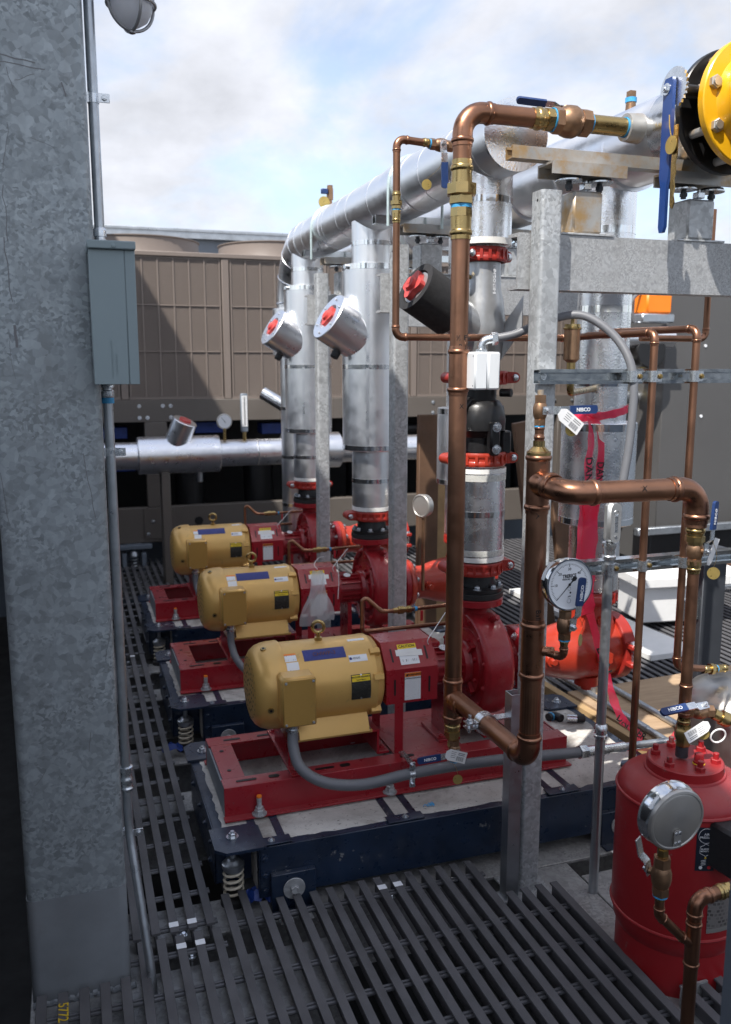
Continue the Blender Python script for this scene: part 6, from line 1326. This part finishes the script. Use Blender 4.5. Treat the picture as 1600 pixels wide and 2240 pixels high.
for (x, z, L, an, w) in ((-.15, 2.205, .14, -4, .0010), (-.13, 2.213, .10, -3, .0012), (-.16, 2.20, .06, 2, .0016), (-.12, 2.10, .13, 84, .0005), (-.11, 1.98, .10, 88, .0006), (-.11, 1.83, .12, 92, .0008), (-.108, 1.70, .14, 91, .0010), (-.105, 1.60, .05, 88, .0030), (-.112, 1.53, .10, 95, .0005), (-.09, 2.19, .05, -70, .0006), (-.075, 2.165, .045, 20, .0006), (-.14, 2.10, .05, 80, .0008), (-.155, 2.28, .03, 40, .0006), (-.10, 2.35, .04, 10, .0006), (.02, 2.17, .03, -70, .0014), (-.05, 2.05, .05, -10, .0005), (-.13, 2.03, .05, 95, .0007), (-.02, .95, .05, 10, .0004), (-.06, .70, .04, 60, .0005), (.0, .62, .05, 75, .0007), (-.13, .55, .04, 50, .0006), (.045, 1.2, .16, 91, .0008), (.05, .85, .12, 89, .0007), (-.146, 1.2, .12, 91, .0006)):
    p = (x, z); pts = [p]
    for k in range(5): an_ = an + rnd.uniform(-14, 14); p = (p[0]+L/5*math.cos(R(an_)), p[1]+L/5*math.sin(R(an_))); pts.append(p)
    scratch(pts, w)
m.build('scratches', 'ink_grey', t)
# conduit up the column
t = thing('column_conduit', 'galvanised conduit running down the right side of the big column', 'conduit', (.088, 2.2, -.1))
cx_, cy_ = .0885, 2.215
m = MB(); m.cyl((cx_, cy_, 1.862), (cx_, cy_, 2.75), .0118, n=18); m.build('conduit', 'conduit_steel', t)
m = MB(); m.tube(fillet([(cx_, cy_, 1.515), (cx_, cy_, .36), (cx_+.036, cy_-.125, -.015), (cx_+.036, cy_-.125, -.3)], .30, 8), .0118, 18); m.build('conduit', 'conduit_steel', t)
for (z, mt_) in ((1.842, 'zinc'), (1.478, 'zinc')):
    m = MB(); s = 1 if z > 1.6 else -1; zz_ = z if s > 0 else z+.04
    m.lathe((cx_, cy_, zz_), (0, 0, s), [(0, .0150), (.004, .0165), (.010, .0165), (.012, .0125), (.016, .0125), (.018, .0155), (.030, .0155), (.034, .0150), (.038, .0120)], 20); m.build('box_connector', mt_, t)
m = MB(); m.cyl((cx_, cy_, 1.470), (cx_, cy_, 1.484), .0150, n=18); m.build('sealing_ring', 'gel_blue', t)
m = MB(); m.lathe((cx_, cy_, .462), (0, 0, 1), [(0, .012), (0, .015), (.008, .0175), (.012, .0145), (.022, .0145), (.026, .0172), (.034, .0172), (.038, .0145), (.050, .0145), (.056, .0178), (.066, .0178), (.068, .0120)], 20); m.build('coupling', 'zinc', t)
for z in (2.165, 1.352, .345):
    m = MB(); m.lathe((cx_, cy_, z-.010), (0, 0, 1), [(0, .0119), (0, .0135), (.020, .0135), (.020, .0119)], 20); m.box(.0735, cx_-.010, cy_-.013, cy_-.0115, z-.011, z+.011); m.box(cx_+.010, cx_+.036, cy_-.013, cy_-.011, z-.010, z+.010, .001); sp_ = m.build('strap', 'zinc', t)
    m = MB(); m.hexa((cx_+.024, cy_-.0131, z), (0, -1, 0), .0062, .005); m.cyl((cx_+.024, cy_-.018, z), (cx_+.024, cy_-.021, z), .003, n=8); m.build('screw', 'zinc', sp_)
# junction box
t = thing('junction_box', 'grey green steel junction box hung on the conduit beside the column', 'box', (.115, 2.18, 1.52))
m = MB(); m.box(.056, .151, 2.025, 2.124, 1.521, 1.822, .002); m.build('body', 'box_grey', t); m = MB(); m.box(.0745, .149, 2.1245, 2.24, 1.523, 1.836, .002); m.build('rear_body', 'box_grey', t)
m = MB(); m.box(.055, .129, 2.0225, 2.0245, 1.519, 1.808, .001); m.box(.1305, .152, 2.0225, 2.0245, 1.519, 1.808, .001); m.build('front_cover', 'box_grey', t)
m = MB(); m.box(.0525, .154, 2.012, 2.1240, 1.8085, 1.826, .002); m.build('rain_hood', 'box_grey', t)
m = MB(); m.lathe((.108, 2.0118, 1.815), (0, -1, 0), [(0, .005), (.002, .004), (.003, 0)], 12); m.build('hood_screw', 'box_grey', t)
text('WARNING DISCONNECT POWER', .0052, 'box_grey', t, (.095, 2.0222, 1.575), (0, 0, 1), (-1, 0, 0), 'embossed_lettering', bold=.02); text('BEFORE OPENING', .0052, 'box_grey', t, (.104, 2.0222, 1.565), (0, 0, 1), (-1, 0, 0), 'embossed_lettering', bold=.02)
# jelly jar lamp at the top
t = thing('jar_lamp', 'white globe lamp in a wire guard hanging at the top left', 'lamp', (.18, 2.2, 2.4))
lx_, ly_, lz_ = .182, 2.215, 2.372
m = MB(); m.lathe((lx_, ly_, lz_), (0, 0, -1), [(-.08, .048), (-.02, .050), (.010, .047), (.030, .036), (.042, .018), (.046, 0)], 32); m.build('globe', 'glass_white', t)
m = MB(); m.ring((lx_, ly_, lz_+.004), (0, 0, 1), .0545, .0038, 40, 8); m.ring((lx_, ly_, lz_+.07), (0, 0, 1), .0545, .0038, 40, 8)
for a in (20, 110): 
    u_ = V(math.cos(R(a)), math.sin(R(a)), 0); m.tube([V(lx_, ly_, lz_+.08)+u_*.0545] + [V(lx_, ly_, lz_+.004)+u_*.0545*math.cos(R(k))-V(0, 0, .056*math.sin(R(k))) for k in range(0, 181, 10)] + [V(lx_, ly_, lz_+.08)-u_*.0545], .0038, 8)
m.lathe((lx_, ly_, lz_-.052), (0, 0, -1), [(0, .008), (.005, .008), (.008, 0)], 12); m.build('wire_guard', 'guard_grey', t)
m = MB(); m.lathe((lx_, ly_, lz_+.078), (0, 0, 1), [(0, 0), (0, .06), (.02, .06), (.05, .045), (.09, .04), (.09, 0)], 32); m.tube(fillet([(lx_, ly_, lz_+.16), (lx_, ly_, 2.66), (.075, ly_, 2.66)], .04), .0118, 14); m.build('canopy', 'cast_grey', t)

# ================================================================= smaller things around
# grating hold-down clips
def gclip(x, y, lab):
    t = thing('grating_clip', lab, 'clip', (x, y, 0), 'grating hold down clips')
    for s in (-1, 1): 
        mb = MB(); mb.box(x+s*.0254-.0132, x+s*.0254+.0132, y-.011, y+.011, .0006, .0026, .0006); mb.build('saddle', 'ink_white', t)
    mb = MB(); mb.box(x-.0125, x+.0125, y-.013, y+.009, -.032, -.030); mb.build('web_plate', 'zinc', t)
    mb = MB(); mb.box(x-.009, x+.009, y-.022, y-.004, -.0295, -.027); mb.hexa((x, y-.013, -.027), (0, 0, 1), .0065, .006); mb.cyl((x, y-.013, -.055), (x, y-.013, -.0295), .003, n=8); mb.build('bolt', 'zinc', t)
gclip(.2258, 2.285, 'pale clip over two bars at the near end of the aisle grating'); gclip(1.3275-.0508*21.5, 2.185, 'pale clip over two bars at the panel end just below the aisle clip'); gclip(1.3275-.0508*9.5, 2.265, 'clip between two front grating bars near the foot of the strut'); gclip(.2258, 4.70, 'distant clip on the aisle grating seam')
# seal water lines on the pumps
def seal_line(y, lab):
    t = thing('seal_line', lab, 'copper pipe', (1.0, y, .6), 'small seal lines on the pumps'); r = .0078
    cu_run(t, [(1.335, y, .585), (.985, y, .585), (.985, y, .728), (1.055, y-.02, .662), (1.10, y-.02, .660)], r, .014, skip=(2,))
    mb = MB(); mb.lathe((1.10, y-.02, .660), (1, 0, 0), [(0, .008), (0, .011), (.02, .011), (.02, .0155), (.040, .0155), (.040, .012), (.055, .012), (.055, .014), (.07, .014), (.07, .009)], 6); mb.build('union', 'brass', t)
    mb = MB(); mb.cyl((1.17, y-.02, .660), (1.345, y-.02, .664), r, n=12); mb.build('copper_pipe', 'copper', t)
    mb = MB(); mb.box(1.205, 1.215, y-.035, y-.03, .615, .655, .001); mb.build('red_lever', 'label_red', t); mb = MB(); mb.cyl((1.185, y-.02, .66), (1.195, y-.02, .66), .0095, n=10); mb.build('thread_sealant', 'gel_blue', t)
    return t
s1_ = seal_line(2.95, 'small copper seal line with brass union behind the nearest pump guard'); seal_line(2.95+PITCH, 'small copper seal line behind the middle pump guard'); seal_line(2.95+2*PITCH, 'small copper seal line behind the farthest pump')
# gauge by the middle suction flange
t = thing('pressure_gauge', 'edge on pressure gauge on a thin stem left of the middle suction riser', 'gauge', (1.57, 3.72, .7), 'pressure gauges on the pipework')
m = MB(); m.cyl((1.555, 3.74, .50), (1.555, 3.74, .85), .0085, n=10); m.build('stem', 'bronze', t)
m = MB(); m.lathe((1.55, 3.74, .91), (-.9, -.42, 0), [(-.02, 0), (-.02, .052), (.012, .056), (.016, .05), (.012, .047), (.012, 0)], 30); m.build('case', 'brushed_steel', t)
# plastic document bag tied on the middle guard
t = thing('document_bag', 'clear plastic bag of papers tied to the middle pump guard', 'bag', (1.04, 3.73, .42))
m = MB(); n = 12; by = YC+PITCH-.128; vs_ = []
for i in range(n+1):
    v = i/n; w_ = .010 + .062*min(1, v*1.6)
    for j in range(9): u = j/8-.5; vs_.append((1.03-.010*v + u*2*w_ + .012*math.sin(7*v+3*u), by - .012*math.sin(math.pi*(j/8)) - .020*math.sin(2.6*v) + .007*math.sin(11*u+5*v), .640-.245*v + .012*math.sin(5*u)*v))
fs = [[i*9+j, i*9+j+1, (i+1)*9+j+1, (i+1)*9+j] for i in range(n) for j in range(8)]
m.add(vs_, fs); bag = m.build('sleeve', 'bag_film', t, ang=25)
m = MB(); m.box(.995, 1.055, by+.001, by+.004, .425, .51, .001); m.build('folded_paper', 'white_tape', bag)
m = MB(); m.tube(spline([(1.03, by, .645), (1.02, by+.02, .665), (1.045, by+.03, .69), (1.06, by+.005, .70)], 6), .0018, 6); m.tube(spline([(1.125, by+.01, .68), (1.13, by-.004, .60), (1.125, by-.006, .50)], 6), .0018, 6); m.build('zip_tie', 'white_plastic', t)
# danger tape wound round the near suction riser
t = thing('danger_tape', 'red danger tape wound round the suction riser and trailing to the floor', 'tape', (SX, YC, .9))
def ribbon(pts, wd, up, name, n=10, wob=.0):
    P = spline(pts, n); mb = MB(); vs_ = []
    for i, p in enumerate(P):
        tn = (P[min(i+1, len(P)-1)]-P[max(i-1, 0)]).normalized(); u = V(up); u = (u-tn*u.dot(tn)).normalized(); nn = tn.cross(u); w_ = wd*(1-.25*abs(math.sin(i*.35))*wob)
        vs_ += [p-u*w_/2+nn*.003*math.sin(i*.9)*wob, p+u*w_/2-nn*.003*math.sin(i*.7+1)*wob]
    fs = [[2*i, 2*i+1, 2*i+3, 2*i+2] for i in range(len(P)-1)]; mb.add(vs_, fs); return mb.build(name, 'danger_film', t, ang=40)
def rp(a, r, z): a = R(a); return V(SX+r*math.cos(a), YC+r*math.sin(a), z)
ribbon([rp(a, .0975, 1.395+.018*math.sin(R(a+90))) for a in range(-25, -206, -15)], .030, (0, 0, 1), 'wrap', 4, .6)
k0 = rp(-143, .099, 1.385)
a_ = ribbon([k0, k0+V(-.020, -.045, -.05), k0+V(-.040, -.060, -.18), k0+V(-.044, -.065, -.36)], .036, (1, .3, 0), 'tail', 10, 1.)
ribbon([k0, k0+V(.012, -.050, -.05), k0+V(.006, -.066, -.20), k0+V(-.012, -.072, -.36)], .030, (1, -.15, 0), 'tail', 10, 1.)
ribbon([k0+V(-.026, -.071, -.30), k0+V(-.030, -.076, -.45), k0+V(-.034, -.076, -.60), k0+V(-.022, -.070, -.70)], .078, (1, .05, 0), 'tail', 10, 1.2)
ribbon([k0+V(-.055, -.060, -.30), k0+V(-.062, -.064, -.48), k0+V(-.066, -.060, -.62)], .040, (1, .4, 0), 'tail', 10, 1.)
b_ = ribbon([k0+V(-.01, -.07, -.70), k0+V(.03, -.095, -.86), k0+V(.07, -.11, -1.0), k0+V(.115, -.12, -1.10), k0+V(.20, -.11, -1.18), V(1.90, 2.56, .162), V(1.985, 2.52, .158)], .034, (1, -.25, 0), 'trailing_end', 12, 1.)
ribbon([V(1.96, 2.42, .25), V(1.985, 2.40, .27), V(2.01, 2.42, .25), V(2.02, 2.44, .20)], .05, (1, 0, .3), 'knot', 8, 1.); ribbon([V(1.97, 2.41, .275), V(1.99, 2.385, .25), V(1.98, 2.38, .20), V(1.96, 2.38, .17)], .06, (1, 0, 0), 'knot', 8, 1.)
text('DANGER', .046, 'ink_black', a_, k0+V(-.041, -.0685, -.22), (0, 0, -1), (1, .3, 0), sx=.9, bold=.02); text('DANGER', .036, 'ink_black', a_, k0+V(.002, -.0735, -.22), (0, 0, -1), (1, -.15, 0), sx=.9, bold=.02); text('DAN', .048, 'ink_black', b_, k0+V(.035, -.101, -.87), V(.28, -.1, -1), (1, -.25, 0), bold=.02); text('DANGER', .040, 'ink_black', b_, k0+V(.155, -.119, -1.135), V(.75, 0, -.62), (1, .1, 1), bold=.02)
# debris on the near base
t = thing('fittings_on_base', 'two loose black fittings with blue tape lying on the near concrete', 'fitting', (1.79, 2.9, .151), 'loose fittings on the concrete')
m = MB(); m.tube(fillet([(1.755, 2.895, .166), (1.79, 2.91, .166), (1.80, 2.87, .166)], .015), .016, 12); m.build('elbow', 'black_plastic', t); m = MB(); m.cyl((1.766, 2.899, .166), (1.774, 2.903, .166), .0175, n=12); m.build('tape_ring', 'gel_blue', t)
t = thing('fittings_on_base', 'loose zinc and black fitting right of the other pair on the concrete', 'fitting', (1.85, 2.86, .151), 'loose fittings on the concrete')
m = MB(); m.cyl((1.82, 2.86, .168), (1.855, 2.845, .168), .016, n=12); m.build('nipple', 'zinc', t); m = MB(); m.cyl((1.855, 2.845, .168), (1.885, 2.84, .168), .0165, n=12); m.build('cap', 'black_plastic', t); m = MB(); m.cyl((1.83, 2.875, .153), (1.86, 2.89, .157), .004, n=8); m.build('strip', 'gel_blue', t)
t = thing('tape_scraps', 'crumpled blue tape scraps on the near concrete edge', 'scraps', (1.03, 2.42, .151))
m = MB()
for k in range(7): x = 1.03+rnd.uniform(-.018, .018); y = 2.42+rnd.uniform(-.008, .008); m.tube([(x, y, .153), (x+.008, y+.004, .158), (x+.014, y-.004, .154)], .0014, 5)
m.build('scraps', 'gel_blue', t)
for (x, y, lab) in ((.33, 3.50, 'crumpled blue cloth left of the spring under the middle pump base'), (.47, 3.46, 'crumpled blue cloth right of the spring under the middle pump base'), (.46, 2.38, 'blue cloth scrap behind the spring beside the snubber')):
    m = MB(); vs_ = []
    for i in range(7):
        for j in range(7): vs_.append((x+(i-3)*.014+rnd.uniform(-.004, .004), y+(j-3)*.010+rnd.uniform(-.004, .004), -.035+rnd.uniform(0, .022)+.03*math.exp(-((i-3)**2+(j-3)**2)/5)))
    m.add(vs_, [[i*7+j, i*7+j+1, (i+1)*7+j+1, (i+1)*7+j] for i in range(6) for j in range(6)]); o = m.build('blue_cloth', 'blue_wrap', None, ang=15); tag(o, lab, 'cloth', 'blue cloth scraps')
# sheet of plywood, timber, loose conduits, foam block on the right
t = thing('plywood_sheet', 'stained plywood sheet lying on the right grating', 'plywood', (2.6, 2.95, .03))
m = MB(); M_ = Matrix.Translation((2.62, 2.93, .045)) @ Matrix.Rotation(R(3), 4, 'Z'); m.box(-.46, .75, -.48, .46, -.006, .009, .001, M_); m.build('panel', 'plywood', t)
t = thing('timber_batten', 'pale timber batten under the left edge of the plywood', 'timber', (2.14, 2.9, .01))
m = MB(); M_ = Matrix.Translation((2.135, 2.93, .024)) @ Matrix.Rotation(R(3), 4, 'Z'); m.box(-.02, .02, -.62, .70, -.022, .022, .002, M_); m.build('board', 'timber_edge', t)
for (x, lab) in ((2.215, 'loose grey conduit lying along the left edge of the plywood'), (2.36, 'loose grey conduit lying across the plywood')):
    t = thing('loose_conduit', lab, 'conduit', (x, 3, .07), 'loose conduits on the plywood'); z = .0685
    m = MB(); m.cyl((x, 2.2, z), (x-.02, 3.9, z), .0135, n=16); m.build('conduit', 'conduit_steel', t); m = MB(); m.cyl((x-.008, 2.86, z), (x-.009, 2.95, z), .0155, n=16); m.build('coupling', 'conduit_steel', t)
t = thing('foam_block', 'white foam box standing on a pale board at right', 'foam box', (3.4, 4.3, .03))
M_ = Matrix.Translation((3.45, 4.35, 0)) @ Matrix.Rotation(R(-8), 4, 'Z')
m = MB(); m.box(-.25, .25, -.16, .16, .036, .26, .008, M_); m.build('block', 'foam_white', t); m = MB(); m.box(-.30, .42, -.21, .21, .2605, .325, .008, M_); m.build('lid', 'foam_white', t)
t = thing('pale_board', 'long pale board lying under the white foam box', 'board', (3.1, 4.3, .015))
m = MB(); M2 = Matrix.Translation((3.05, 4.28, .017)) @ Matrix.Rotation(R(2), 4, 'Z'); m.box(-.20, .12, -.55, .95, -.016, .016, .002, M2); m.build('panel', 'foam_white', t)
t = thing('stainless_tank', 'dull stainless tank with domed top behind the red tank', 'tank', (1.965, 2.115, -.05))
m = MB(); m.lathe((1.965, 2.115, -.053), (0, 0, 1), [(0, .165), (.55, .165), (.575, .160), (.605, .135), (.625, .09), (.632, 0)], 56); sh = m.build('shell', 'stainless', t); m = MB(); m.ring((1.965, 2.115, .497), (0, 0, 1), .1655, .004, 56, 8); m.build('rim', 'stainless', sh)
t = thing('dark_stand', 'dark steel upright at the right edge above the stainless tank', 'post', (2.16, 2.5, -.05))
m = MB(); m.box(2.10, 2.20, 2.46, 2.52, -.05, .92, .003); m.build('upright', 'dark_steel', t); m = MB(); m.box(2.02, 2.0998, 2.47, 2.478, .66, .74, .002); m.build('slotted_tab', 'strut_steel', t)
t = thing('steel_upright', 'blue grey upright edge at the very bottom right corner', 'post', (1.25, 1.25, -.05))
m = MB(); m.box(1.196, 1.27, 1.22, 1.27, -.05, .62, .003); m.build('upright', 'wall_blue_grey', t)
t = thing('copper_line', 'copper elbow run behind the white foam box at the right edge', 'copper pipe', (3.9, 4.6, .3), 'slim copper lines')
cu_run(t, [(3.45, 4.7, .27), (3.75, 4.7, .20), (4.5, 4.7, .22)], .028, .08)
t = thing('black_pump_skid', 'dark low equipment with pale rails behind the foam box', 'skid', (4.2, 5.0, .0))
m = MB(); m.box(3.75, 5.2, 4.95, 5.15, .02, .42, .01); m.build('housing', 'compressor_black', t); m = MB(); m.box(3.6, 5.2, 4.88, 4.93, .42, .47, .004); m.build('rail', 'conduit_steel', t); m = MB(); m.box(3.6, 5.2, 4.86, 4.90, -.04, .02, .004); m.build('rail', 'conduit_steel', t)

# ---- a thing made of one piece is that mesh itself
for o in [o for o in list(bpy.data.objects) if o.type == 'EMPTY' and o.parent is None and len(o.children) == 1 and not o.children[0].children and 'category' in o]:
    c_ = o.children[0]; nm = o.name; pr = {k: o[k] for k in ('label', 'category', 'group') if k in o}; lc = V(o.location) + V(c_.location)
    c_.parent = None; c_.location = lc; bpy.data.objects.remove(o); c_.name = nm
    for k, v_ in pr.items(): c_[k] = v_
